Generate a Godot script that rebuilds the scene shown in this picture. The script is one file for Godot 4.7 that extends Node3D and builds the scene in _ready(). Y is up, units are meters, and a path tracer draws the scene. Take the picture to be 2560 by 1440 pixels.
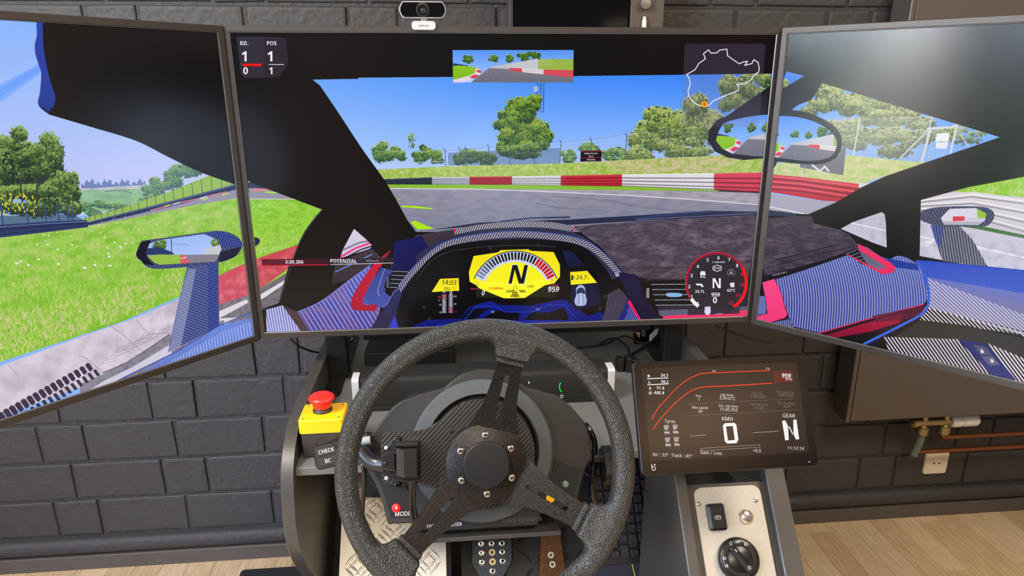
extends Node3D
# ---------------------------------------------------------------- camera numbers (2560 x 1440 frame)
const F := 1690.2273
const CAM := Vector3(-0.11815, 1.40651, 1.23418)
var CAMB := Basis.from_euler(Vector3(-0.296412, -0.0935, -0.0021))
var M := {}
var used := {}
var font: Font
var font_bold: Font
var rng := RandomNumberGenerator.new()

# ---------------------------------------------------------------- mesh builder: triangles given counter-clockwise seen from outside
class MB:
	var v := PackedVector3Array()
	var n := PackedVector3Array()
	var u := PackedVector2Array()
	var x := Transform3D()
	func at(t: Transform3D) -> MB:
		x = t
		return self
	func tri_n(a: Vector3, b: Vector3, c: Vector3, na: Vector3, nb: Vector3, nc: Vector3) -> void:
		v.append(x * a); v.append(x * c); v.append(x * b)
		n.append((x.basis * na).normalized()); n.append((x.basis * nc).normalized()); n.append((x.basis * nb).normalized())
	func tri(a: Vector3, b: Vector3, c: Vector3) -> void:
		var m := (b - a).cross(c - a)
		if m.length_squared() < 1e-20: return
		m = m.normalized()
		tri_n(a, b, c, m, m, m)
	func quad(a: Vector3, b: Vector3, c: Vector3, d: Vector3) -> void:
		tri(a, b, c); tri(a, c, d)
	func quad_n(a: Vector3, b: Vector3, c: Vector3, d: Vector3, na: Vector3, nb: Vector3, nc: Vector3, nd: Vector3) -> void:
		tri_n(a, b, c, na, nb, nc); tri_n(a, c, d, na, nc, nd)
	func box(c: Vector3, s: Vector3, e := 0.0) -> MB:
		var h := s / 2.0
		e = minf(e, minf(h.x, minf(h.y, h.z)) * 0.9)
		for ax in 3:
			var bx := (ax + 1) % 3
			var cx := (ax + 2) % 3
			for sg in [-1.0, 1.0]:
				var p := []
				for q in [[-1, -1], [1, -1], [1, 1], [-1, 1]]:
					var w := Vector3()
					w[ax] = sg * h[ax]; w[bx] = q[0] * (h[bx] - e); w[cx] = q[1] * (h[cx] - e)
					p.append(c + w)
				if sg > 0: quad(p[0], p[1], p[2], p[3])
				else: quad(p[3], p[2], p[1], p[0])
		if e > 0.0:
			for ax in 3:
				var bx := (ax + 1) % 3
				var cx := (ax + 2) % 3
				for sb in [-1.0, 1.0]:
					for sc in [-1.0, 1.0]:
						var nb := Vector3(); nb[bx] = sb
						var nc := Vector3(); nc[cx] = sc
						var a0 := Vector3(); a0[ax] = -(h[ax] - e); a0[bx] = sb * h[bx]; a0[cx] = sc * (h[cx] - e)
						var a1 := a0; a1[ax] = -a1[ax]
						var b0 := a0; b0[bx] = sb * (h[bx] - e); b0[cx] = sc * h[cx]
						var b1 := b0; b1[ax] = -b1[ax]
						if sb * sc < 0: quad_n(c + a0, c + a1, c + b1, c + b0, nb, nb, nc, nc)
						else: quad_n(c + b0, c + b1, c + a1, c + a0, nc, nc, nb, nb)
			for sx in [-1.0, 1.0]:
				for sy in [-1.0, 1.0]:
					for sz in [-1.0, 1.0]:
						var p := c + Vector3(sx * h.x, sy * (h.y - e), sz * (h.z - e))
						var q := c + Vector3(sx * (h.x - e), sy * h.y, sz * (h.z - e))
						var r := c + Vector3(sx * (h.x - e), sy * (h.y - e), sz * h.z)
						if sx * sy * sz > 0: tri_n(p, q, r, Vector3(sx, 0, 0), Vector3(0, sy, 0), Vector3(0, 0, sz))
						else: tri_n(p, r, q, Vector3(sx, 0, 0), Vector3(0, 0, sz), Vector3(0, sy, 0))
		return self
	static func ccw(o: PackedVector2Array) -> PackedVector2Array:
		var s := 0.0
		for i in o.size():
			var a := o[i]
			var b := o[(i + 1) % o.size()]
			s += a.x * b.y - b.x * a.y
		var r := o.duplicate()
		if s < 0: r.reverse()
		return r
	static func inset(o: PackedVector2Array, e: float) -> PackedVector2Array:
		var r := PackedVector2Array()
		var k := o.size()
		for i in k:
			var d0 := (o[i] - o[(i + k - 1) % k]).normalized()
			var d1 := (o[(i + 1) % k] - o[i]).normalized()
			var m0 := Vector2(-d0.y, d0.x)
			var m1 := Vector2(-d1.y, d1.x)
			var m := (m0 + m1)
			var l := maxf(0.35, m0.dot(m1) * 0.5 + 0.5)
			r.append(o[i] + m * 0.5 / l * e)
		return r
	func face(o: PackedVector2Array, z: float, up := true) -> void:
		var t := Geometry2D.triangulate_polygon(o)
		for i in range(0, t.size(), 3):
			var a := o[t[i]]
			var b := o[t[i + 1]]
			var c := o[t[i + 2]]
			var cr := (b - a).cross(c - a)
			if (cr > 0) == up: tri(Vector3(a.x, a.y, z), Vector3(b.x, b.y, z), Vector3(c.x, c.y, z))
			else: tri(Vector3(a.x, a.y, z), Vector3(c.x, c.y, z), Vector3(b.x, b.y, z))
	func walls(o: PackedVector2Array, z0: float, p: PackedVector2Array, z1: float, sm := false) -> void:
		var k := o.size()
		for i in k:
			var j := (i + 1) % k
			var a := Vector3(o[i].x, o[i].y, z0)
			var b := Vector3(o[j].x, o[j].y, z0)
			var c := Vector3(p[j].x, p[j].y, z1)
			var d := Vector3(p[i].x, p[i].y, z1)
			if sm:
				var e0 := (o[i] - o[(i + k - 1) % k]).normalized()
				var e1 := (o[j] - o[i]).normalized()
				var e2 := (o[(j + 1) % k] - o[j]).normalized()
				var f := Vector3(e1.y, -e1.x, 0)
				var ni := f if e0.dot(e1) < 0.8 else Vector3(e0.y + e1.y, -e0.x - e1.x, 0).normalized()
				var nj := f if e1.dot(e2) < 0.8 else Vector3(e1.y + e2.y, -e1.x - e2.x, 0).normalized()
				quad_n(a, b, c, d, ni, nj, nj, ni)
			else: quad(a, b, c, d)
	func prism(outline: PackedVector2Array, z0: float, z1: float, e := 0.0) -> MB:
		var o := MB.ccw(outline)
		if e > 0.0:
			var p := MB.inset(o, e)
			face(p, z1); walls(o, z0, o, z1 - e, true); walls(o, z1 - e, p, z1)
		else:
			face(o, z1); walls(o, z0, o, z1, true)
		face(o, z0, false)
		return self
	func ring(outer: PackedVector2Array, inner: PackedVector2Array, z0: float, z1: float, e := 0.0) -> MB:
		var o := MB.ccw(outer)
		var i := MB.ccw(inner)
		var p := MB.inset(o, e) if e > 0 else o
		var q := MB.inset(i, -e) if e > 0 else i
		var k := o.size()
		walls(o, z0, o, z1 - e, true)
		if e > 0: walls(o, z1 - e, p, z1)
		for a in k:
			var b := (a + 1) % k
			quad(Vector3(p[a].x, p[a].y, z1), Vector3(p[b].x, p[b].y, z1), Vector3(q[b].x, q[b].y, z1), Vector3(q[a].x, q[a].y, z1))
			quad(Vector3(i[a].x, i[a].y, z0), Vector3(i[b].x, i[b].y, z0), Vector3(o[b].x, o[b].y, z0), Vector3(o[a].x, o[a].y, z0))
		var ir := i.duplicate(); ir.reverse()
		var qr := q.duplicate(); qr.reverse()
		walls(ir, z0, ir, z1 - e, true)
		if e > 0: walls(ir, z1 - e, qr, z1)
		return self
	# profile of (radius, z) pairs; the surface is to the right of the walk seen with z up, radius to the right
	func lathe(prof: Array, seg := 32, sharp := 0.5) -> MB:
		var k := prof.size()
		var fn := []
		for i in k - 1:
			var d: Vector2 = (prof[i + 1] - prof[i]).normalized()
			fn.append(Vector2(d.y, -d.x))
		for i in k - 1:
			var n0: Vector2 = fn[i]
			var n1: Vector2 = fn[i]
			if i > 0 and fn[i].dot(fn[i - 1]) > sharp: n0 = (fn[i] + fn[i - 1]).normalized()
			if i < k - 2 and fn[i].dot(fn[i + 1]) > sharp: n1 = (fn[i] + fn[i + 1]).normalized()
			for s in seg:
				var a0 := TAU * s / seg
				var a1 := TAU * (s + 1) / seg
				var c0 := Vector3(cos(a0), sin(a0), 0)
				var c1 := Vector3(cos(a1), sin(a1), 0)
				var p: Vector2 = prof[i]
				var q: Vector2 = prof[i + 1]
				var pz := Vector3(0, 0, p.y)
				var qz := Vector3(0, 0, q.y)
				var z0 := Vector3(0, 0, n0.y)
				var z1 := Vector3(0, 0, n1.y)
				if p.x > 1e-7: tri_n(c0 * p.x + pz, c1 * p.x + pz, c1 * q.x + qz, c0 * n0.x + z0, c1 * n0.x + z0, c1 * n1.x + z1)
				if q.x > 1e-7: tri_n(c0 * p.x + pz, c1 * q.x + qz, c0 * q.x + qz, c0 * n0.x + z0, c1 * n1.x + z1, c0 * n1.x + z1)
		return self
	func tube(p: Array, r: float, seg := 10, closed := false, flat := Vector2.ONE) -> MB:
		var k := p.size()
		var up := Vector3.UP
		var rings := []
		var side := Vector3()
		for i in k:
			var a: Vector3 = p[(i + k - 1) % k] if closed or i > 0 else p[0]
			var b: Vector3 = p[(i + 1) % k] if closed or i < k - 1 else p[k - 1]
			var t := (b - a).normalized()
			if i == 0: side = t.cross(up if absf(t.y) < 0.9 else Vector3.RIGHT).normalized()
			else: side = (side - t * side.dot(t)).normalized()
			var w := side.cross(t)
			var rg := []
			for s in seg:
				var an := TAU * s / seg
				rg.append(side * cos(an) * flat.x + w * sin(an) * flat.y)
			rings.append(rg)
		for i in (k if closed else k - 1):
			var j := (i + 1) % k
			for s in seg:
				var s2 := (s + 1) % seg
				var a: Vector3 = rings[i][s]
				var b: Vector3 = rings[i][s2]
				var c: Vector3 = rings[j][s2]
				var d: Vector3 = rings[j][s]
				quad_n(p[i] + a * r, p[j] + d * r, p[j] + c * r, p[i] + b * r, a, d, c, b)
		if not closed:
			for s in seg:
				var s2 := (s + 1) % seg
				tri(p[0], p[0] + rings[0][s] * r, p[0] + rings[0][s2] * r)
				tri(p[k - 1], p[k - 1] + rings[k - 1][s2] * r, p[k - 1] + rings[k - 1][s] * r)
		return self
	func planar(o: Vector2, s: Vector2) -> MB:   # uv from local x and y
		for p in v: u.append(Vector2((p.x - o.x) / s.x, 1.0 - (p.y - o.y) / s.y))
		return self
	func mesh() -> ArrayMesh:
		var a := []
		a.resize(Mesh.ARRAY_MAX)
		a[Mesh.ARRAY_VERTEX] = v
		a[Mesh.ARRAY_NORMAL] = n
		if u.size() == v.size(): a[Mesh.ARRAY_TEX_UV] = u
		var m := ArrayMesh.new()
		m.add_surface_from_arrays(Mesh.PRIMITIVE_TRIANGLES, a)
		return m

# ---------------------------------------------------------------- naming helpers
func numbered(called: String) -> String:
	if not used.has(called):
		used[called] = 0
		return called
	used[called] += 1
	return "%s_%03d" % [called, used[called]]
func tag(o: Node, label: String, category := "", group := "", kind := "") -> Node:
	o.set_meta("label", label)
	if category: o.set_meta("category", category)
	if group: o.set_meta("group", group)
	if kind: o.set_meta("kind", kind)
	return o
func thing(called: String, label: String, category: String, xf := Transform3D(), group := "") -> Node3D:
	var o := Node3D.new()
	o.name = numbered(called)
	add_child(o)
	o.transform = xf
	tag(o, label, category, group)
	return o
func part(called: String, b, m: Material, parent: Node, xf := Transform3D(), label := "") -> MeshInstance3D:
	var o := MeshInstance3D.new()
	o.name = called if parent != self else numbered(called)
	o.mesh = b.mesh() if b is MB else b
	o.material_override = m
	o.transform = xf
	if label: o.set_meta("label", label)
	parent.add_child(o, true)
	return o
func structure(called: String, b, m: Material, label: String) -> MeshInstance3D:
	var o := part(called, b, m, self)
	tag(o, label, "", "", "structure")
	return o
func lettering(called: String, s: String, height: float, m: Material, parent: Node, xf: Transform3D, bold := true, depth := 0.0004) -> MeshInstance3D:
	var t := TextMesh.new()
	t.text = s
	t.font = font_bold if bold else font
	t.font_size = 48
	t.pixel_size = height / 34.5
	t.depth = depth
	t.curve_step = 1.0
	return part(called, t, m, parent, xf)

# ---------------------------------------------------------------- pixels of the photograph to points on known planes
func ray(px: float, py: float) -> Vector3:
	return CAMB * Vector3((px - 1280.0) / F, -(py - 720.0) / F, -1.0)
func hit(px: float, py: float, p: Vector3, nn: Vector3) -> Vector3:
	var d := ray(px, py)
	return CAM + d * (nn.dot(p - CAM) / nn.dot(d))
func loc(xf: Transform3D, px: float, py: float, z := 0.0) -> Vector3:
	return xf.affine_inverse() * hit(px, py, xf * Vector3(0, 0, z), xf.basis.z)
func trace(xf: Transform3D, px: Array, z := 0.0) -> PackedVector2Array:
	var r := PackedVector2Array()
	for i in range(0, px.size(), 2):
		var p := loc(xf, px[i], px[i + 1], z)
		r.append(Vector2(p.x, p.y))
	return r
func rect2(w: float, h: float, r := 0.0, k := 4, c := Vector2()) -> PackedVector2Array:
	var o := PackedVector2Array()
	if r <= 0.0:
		for q in [Vector2(-1, -1), Vector2(1, -1), Vector2(1, 1), Vector2(-1, 1)]: o.append(c + q * Vector2(w, h) / 2)
		return o
	var a := [Vector2(1, -1), Vector2(1, 1), Vector2(-1, 1), Vector2(-1, -1)]
	for i in 4:
		var q: Vector2 = a[i] * (Vector2(w, h) / 2 - Vector2(r, r))
		for j in k + 1:
			var an := -PI / 2 + i * PI / 2 + (PI / 2) * j / k
			o.append(c + q + Vector2(cos(an), sin(an)) * r)
	return o
func circ(r: float, k := 32, c := Vector2(), sy := 1.0) -> PackedVector2Array:
	var o := PackedVector2Array()
	for i in k: o.append(c + Vector2(cos(TAU * i / k), sin(TAU * i / k) * sy) * r)
	return o
func smooth2(p: PackedVector2Array, it := 2) -> PackedVector2Array:  # Chaikin, closed
	for s in it:
		var q := PackedVector2Array()
		for i in p.size():
			var a := p[i]
			var b := p[(i + 1) % p.size()]
			q.append(a.lerp(b, 0.25)); q.append(a.lerp(b, 0.75))
		p = q
	return p
func spline(p: Array, k := 8) -> Array:  # Catmull-Rom through points
	var o := []
	for i in p.size() - 1:
		var a: Vector3 = p[maxi(i - 1, 0)]
		var b: Vector3 = p[i]
		var c: Vector3 = p[i + 1]
		var d: Vector3 = p[mini(i + 2, p.size() - 1)]
		for j in k: o.append(b.cubic_interpolate(c, a, d, float(j) / k))
	o.append(p[-1])
	return o
func rotx(deg: float) -> Basis:
	return Basis(Vector3.RIGHT, deg_to_rad(deg))
func turn(x: float, y: float, z: float) -> Basis:
	return Basis.from_euler(Vector3(x, y, z) * (PI / 180.0))

# ---------------------------------------------------------------- materials
func noise_tex(freq: float, seed_ := 1, normal := 0.0, type := FastNoiseLite.TYPE_SIMPLEX_SMOOTH, ramp: Gradient = null, size := 512, oct := 4) -> NoiseTexture2D:
	var f := FastNoiseLite.new()
	f.noise_type = type
	f.frequency = freq
	f.seed = seed_
	f.fractal_octaves = oct
	if type == FastNoiseLite.TYPE_CELLULAR:
		f.fractal_type = FastNoiseLite.FRACTAL_NONE
	var t := NoiseTexture2D.new()
	t.width = size; t.height = size
	t.seamless = true
	t.noise = f
	if normal > 0.0:
		t.as_normal_map = true
		t.bump_strength = normal
	if ramp: t.color_ramp = ramp
	return t
func grad(a: Color, b: Color) -> Gradient:
	var g := Gradient.new()
	g.set_color(0, a); g.set_color(1, b)
	return g
func mk(key: String, r: int, g: int, b: int, rough := 0.5, metal := 0.0, spec := 0.5) -> StandardMaterial3D:
	var m := StandardMaterial3D.new()
	m.resource_name = key
	m.albedo_color = Color8(r, g, b)
	m.roughness = rough
	m.metallic = metal
	m.metallic_specular = spec
	M[key] = m
	return m
func tri_map(m: StandardMaterial3D, s: Vector3) -> void:
	m.uv1_triplanar = true
	m.uv1_scale = s
func bump(m: StandardMaterial3D, t: Texture2D, s: float) -> void:
	m.normal_enabled = true
	m.normal_texture = t
	m.normal_scale = s

# ================================================================ the scene
func _ready() -> void:
	rng.seed = 7
	# ---- camera, sky, exposure, large lights
	var cam := Camera3D.new()
	cam.name = "camera"
	cam.fov = rad_to_deg(2.0 * atan(720.0 / F))
	cam.near = 0.02
	cam.far = 60.0
	cam.transform = Transform3D(CAMB, CAM)
	add_child(cam)
	cam.current = true
	var env := Environment.new()
	var sky_m := ProceduralSkyMaterial.new()
	sky_m.sky_top_color = Color(0.42, 0.6, 0.9)
	sky_m.sky_horizon_color = Color(0.86, 0.9, 0.95)
	sky_m.ground_bottom_color = Color(0.3, 0.33, 0.25)
	sky_m.ground_horizon_color = Color(0.7, 0.75, 0.72)
	sky_m.sky_energy_multiplier = 5.0
	sky_m.ground_energy_multiplier = 2.0
	var sky := Sky.new()
	sky.sky_material = sky_m
	env.background_mode = Environment.BG_SKY
	env.sky = sky
	env.tonemap_mode = Environment.TONE_MAPPER_LINEAR
	env.tonemap_exposure = 1.0
	env.sdfgi_enabled = true
	env.ssao_enabled = true
	env.ssil_enabled = true
	var we := WorldEnvironment.new()
	we.name = "environment"
	we.environment = env
	add_child(we)
	# daylight through the window and the garden door of the left wall, ceiling panels: a strong neutral one at the left, warm ones at the right and behind
	area("window_daylight", Vector3(-2.57, 1.86, 1.76), Vector3(1, 0, 0), Vector2(0.36, 0.72), Color(1.0, 0.98, 0.93), 2.3)
	area("window_daylight", Vector3(-2.57, 1.2, 1.66), Vector3(1, 0, 0), Vector2(0.56, 0.54), Color(1.0, 0.98, 0.95), 0.9)
	area("window_daylight", Vector3(-2.57, 1.66, 1.2), Vector3(1, 0, 0), Vector2(0.36, 1.1), Color(0.9, 1.0, 0.76), 0.7)
	area("garden_daylight", Vector3(-2.57, 1.2, 2.95), Vector3(1, 0, 0), Vector2(0.96, 2.0), Color(0.86, 0.95, 0.6), 0.4)
	for k in 3:
		area("panel_light", lamp_at[k] - Vector3(0, 0.02, 0), Vector3(0, -1, 0), Vector2(0.58, 0.58), [Color(1.0, 0.975, 0.94), Color(1.0, 0.93, 0.83), Color(1.0, 0.95, 0.88)][k], [8.0, 3.6, 4.5][k])
	area("floor_lamp_light", Vector3(1.3, 1.86, 3.2), Vector3(0, 1, 0), Vector2(0.26, 0.26), Color(1.0, 0.8, 0.62), 2.2)
	for k in 3:
		var o := OmniLight3D.new()
		o.name = numbered("screen_glow")
		o.light_energy = 0.03
		o.light_color = Color(0.8, 0.88, 1.0)
		o.light_size = 0.15
		o.omni_range = 6.0
		o.omni_attenuation = 2.0
		o.shadow_enabled = true
		o.position = [Vector3(0, 1.22, 0.2), Vector3(-0.66, 1.22, 0.48), Vector3(0.66, 1.22, 0.48)][k]
		add_child(o)

	font = SystemFont.new(); font.font_names = PackedStringArray(["Droid Sans"])
	font_bold = SystemFont.new(); font_bold.font_names = PackedStringArray(["Droid Sans"]); font_bold.font_weight = 700
	materials()
	room()
	radiator()
	monitors()
	rig()
	wheel_base()
	wheel()
	console()
	small_things()

var lamp_at := [Vector3(-1.4, 2.55, 1.05), Vector3(1.3, 2.55, 1.0), Vector3(-0.3, 2.55, 2.5)]
func area(called: String, p: Vector3, dir: Vector3, s: Vector2, c: Color, e: float) -> void:
	var l := AreaLight3D.new()
	l.name = numbered(called)
	l.area_size = s
	l.light_color = c
	l.light_energy = e
	l.area_range = 9.0
	l.area_attenuation = 2.0
	l.shadow_enabled = true
	var up := Vector3.UP if absf(dir.y) < 0.9 else Vector3.BACK
	l.transform = Transform3D(Basis.looking_at(dir, up), p)
	add_child(l)

func materials() -> void:
	var grain := noise_tex(0.03, 3, 6.0)
	var fine := noise_tex(0.12, 5, 5.0)
	var m := mk("wall_paint", 55, 54, 56, 0.58)
	tri_map(m, Vector3(2.2, 2.2, 2.2)); bump(m, grain, 0.35)
	m = mk("joint_paint", 53, 52, 54, 0.66)
	tri_map(m, Vector3(3, 3, 3)); bump(m, grain, 0.6)
	mk("dark_paint", 46, 42, 44, 0.7)
	mk("brown_door", 112, 82, 60, 0.5)
	mk("white_paint", 168, 162, 152, 0.7)
	mk("ceiling_paint", 190, 186, 178, 0.8)
	mk("lamp_glow", 255, 244, 225, 0.4); M.lamp_glow.emission_enabled = true; M.lamp_glow.emission = Color(1, 0.9, 0.75); M.lamp_glow.emission_energy_multiplier = 3.0
	mk("pane", 255, 255, 255, 0.03); M.pane.albedo_color = Color(1, 1, 1, 0.06); M.pane.transparency = BaseMaterial3D.TRANSPARENCY_ALPHA
	mk("window_white", 230, 230, 228, 0.4)
	for i in 5:
		var c: Array = [[203, 180, 147], [197, 173, 139], [210, 188, 156], [192, 167, 132], [206, 183, 149]][i]
		m = mk("wood_%d" % i, c[0], c[1], c[2], 0.42)
		m.albedo_texture = noise_tex(0.02, 20 + i, 0.0, FastNoiseLite.TYPE_SIMPLEX_SMOOTH, grad(Color(0.86, 0.83, 0.8), Color(1, 1, 1)))
		tri_map(m, Vector3(9, 9, 0.9))
	mk("floor_base", 150, 128, 98, 0.5)
	mk("skirting", 78, 72, 68, 0.45)
	mk("carpet", 40, 40, 46, 0.95); tri_map(M.carpet, Vector3(14, 14, 14)); bump(M.carpet, fine, 1.5)
	M.carpet.albedo_texture = noise_tex(0.05, 9, 0.0, FastNoiseLite.TYPE_SIMPLEX_SMOOTH, grad(Color(0.5, 0.5, 0.5), Color(1, 1, 1)))
	mk("radiator_front", 92, 84, 80, 0.38, 0.1)
	mk("copper", 138, 86, 58, 0.42, 0.85)
	mk("brass", 170, 152, 112, 0.38, 0.85)
	mk("patina", 98, 116, 104, 0.7)
	mk("cream_plastic", 222, 212, 188, 0.4)
	mk("white_plastic", 225, 222, 214, 0.35)
	mk("bezel", 74, 69, 66, 0.42, 0.55)
	mk("bezel_edge", 150, 148, 146, 0.35, 0.7)
	mk("black_plastic", 22, 22, 24, 0.45); tri_map(M.black_plastic, Vector3(30, 30, 30)); bump(M.black_plastic, fine, 0.15)
	mk("gloss_black", 9, 9, 12, 0.08)
	mk("satin_black", 26, 26, 28, 0.32)
	mk("silver", 188, 188, 190, 0.28, 0.85)
	mk("pale_silver", 205, 205, 208, 0.36, 0.35)
	mk("chrome", 226, 222, 214, 0.14, 1.0)
	mk("rig_grey", 84, 82, 80, 0.38, 0.45)
	mk("shelf_grey", 104, 105, 105, 0.45, 0.1)
	tri_map(M.shelf_grey, Vector3(20, 20, 20)); bump(M.shelf_grey, fine, 0.12)
	m = mk("leather", 32, 31, 31, 0.42, 0.0, 0.6)
	tri_map(m, Vector3(14, 14, 14)); bump(m, noise_tex(0.1, 11, 16.0, FastNoiseLite.TYPE_CELLULAR), 0.9)
	m = mk("leather_band", 44, 43, 43, 0.5)
	tri_map(m, Vector3(14, 14, 14)); bump(m, noise_tex(0.1, 13, 12.0, FastNoiseLite.TYPE_CELLULAR), 0.6)
	m = mk("brushed_black", 66, 63, 61, 0.34, 0.7)
	m.albedo_texture = noise_tex(0.03, 15, 0.0, FastNoiseLite.TYPE_SIMPLEX_SMOOTH, grad(Color(0.45, 0.43, 0.42), Color(1, 1, 1)))
	tri_map(m, Vector3(40, 7, 40)); bump(m, noise_tex(0.05, 16, 4.0), 0.5)
	mk("hub_cap", 40, 40, 41, 0.38, 0.5)
	m = mk("base_plastic", 33, 31, 31, 0.55)
	tri_map(m, Vector3(28, 28, 28)); bump(m, fine, 0.55)
	m = mk("ring_plastic", 74, 79, 83, 0.45, 0.1)
	tri_map(m, Vector3(28, 28, 28)); bump(m, fine, 0.3)
	mk("dark_plastic", 26, 25, 26, 0.45)
	mk("led_red", 255, 20, 20, 0.3); M.led_red.emission_enabled = true; M.led_red.emission = Color(1, 0.03, 0.04); M.led_red.emission_energy_multiplier = 1.6
	mk("led_core", 255, 150, 140, 0.3); M.led_core.emission_enabled = true; M.led_core.emission = Color(1, 0.45, 0.35); M.led_core.emission_energy_multiplier = 2.5
	mk("led_green", 20, 200, 60, 0.3); M.led_green.emission_enabled = true; M.led_green.emission = Color(0.05, 0.8, 0.15); M.led_green.emission_energy_multiplier = 0.9
	mk("white_print", 225, 225, 225, 0.5)
	mk("dim_print", 92, 90, 90, 0.5)
	mk("stop_red", 232, 40, 32, 0.32)
	mk("stop_yellow", 252, 190, 4, 0.38)
	mk("stop_grey", 52, 48, 46, 0.42)
	m = mk("grille", 15, 14, 14, 0.7)
	m.albedo_texture = noise_tex(0.2, 19, 0.0, FastNoiseLite.TYPE_SIMPLEX_SMOOTH, grad(Color(0.55, 0.5, 0.5), Color(1, 1, 1)))
	tri_map(m, Vector3(24, 60, 24)); bump(m, fine, 0.8)
	m = mk("alu_brushed", 202, 199, 191, 0.42, 0.45)
	m.albedo_texture = noise_tex(0.03, 21, 0.0, FastNoiseLite.TYPE_SIMPLEX_SMOOTH, grad(Color(0.9, 0.89, 0.87), Color(1, 1, 1)))
	tri_map(m, Vector3(40, 6, 40))
	mk("tread_alu", 222, 216, 203, 0.32, 0.55)
	mk("tread_dark", 44, 43, 43, 0.45, 0.5)
	mk("pedal_brass", 120, 88, 62, 0.34, 0.8)
	M.pedal_brass.albedo_texture = M.brushed_black.albedo_texture; tri_map(M.pedal_brass, Vector3(40, 5, 40))
	mk("pedal_black", 58, 64, 76, 0.34, 0.8)
	M.pedal_black.albedo_texture = M.brushed_black.albedo_texture; tri_map(M.pedal_black, Vector3(40, 5, 40))
	mk("key_black", 34, 33, 36, 0.5)
	mk("mat_blue", 38, 42, 54, 0.7)
	mk("line_yellow", 214, 205, 20, 0.5)
	mk("cable_black", 20, 20, 21, 0.42)
	mk("card_orange", 205, 150, 95, 0.7)
	mk("paper_white", 214, 210, 196, 0.7)
	mk("leaf_green", 96, 132, 52, 0.6)
	mk("red_cloth", 150, 14, 22, 0.7)
	carbon()

func carbon() -> void:   # twill weave computed as a tiling picture
	var im := Image.create(256, 256, false, Image.FORMAT_RGB8)
	for y in 256:
		for x in 256:
			var cx := x / 32
			var cy := y / 32
			var warp := ((cx + cy) % 4) < 2
			var f := float(x % 32 if not warp else y % 32) / 32.0
			var s := 0.55 + 0.45 * sin(f * PI)
			var g := (0.46 if warp else 0.14) * s
			im.set_pixel(x, y, Color(g, g, g))
	var m := mk("carbon_twill", 190, 186, 184, 0.4, 0.2)
	m.albedo_texture = ImageTexture.create_from_image(im)
	tri_map(m, Vector3(80, 80, 80))

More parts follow.
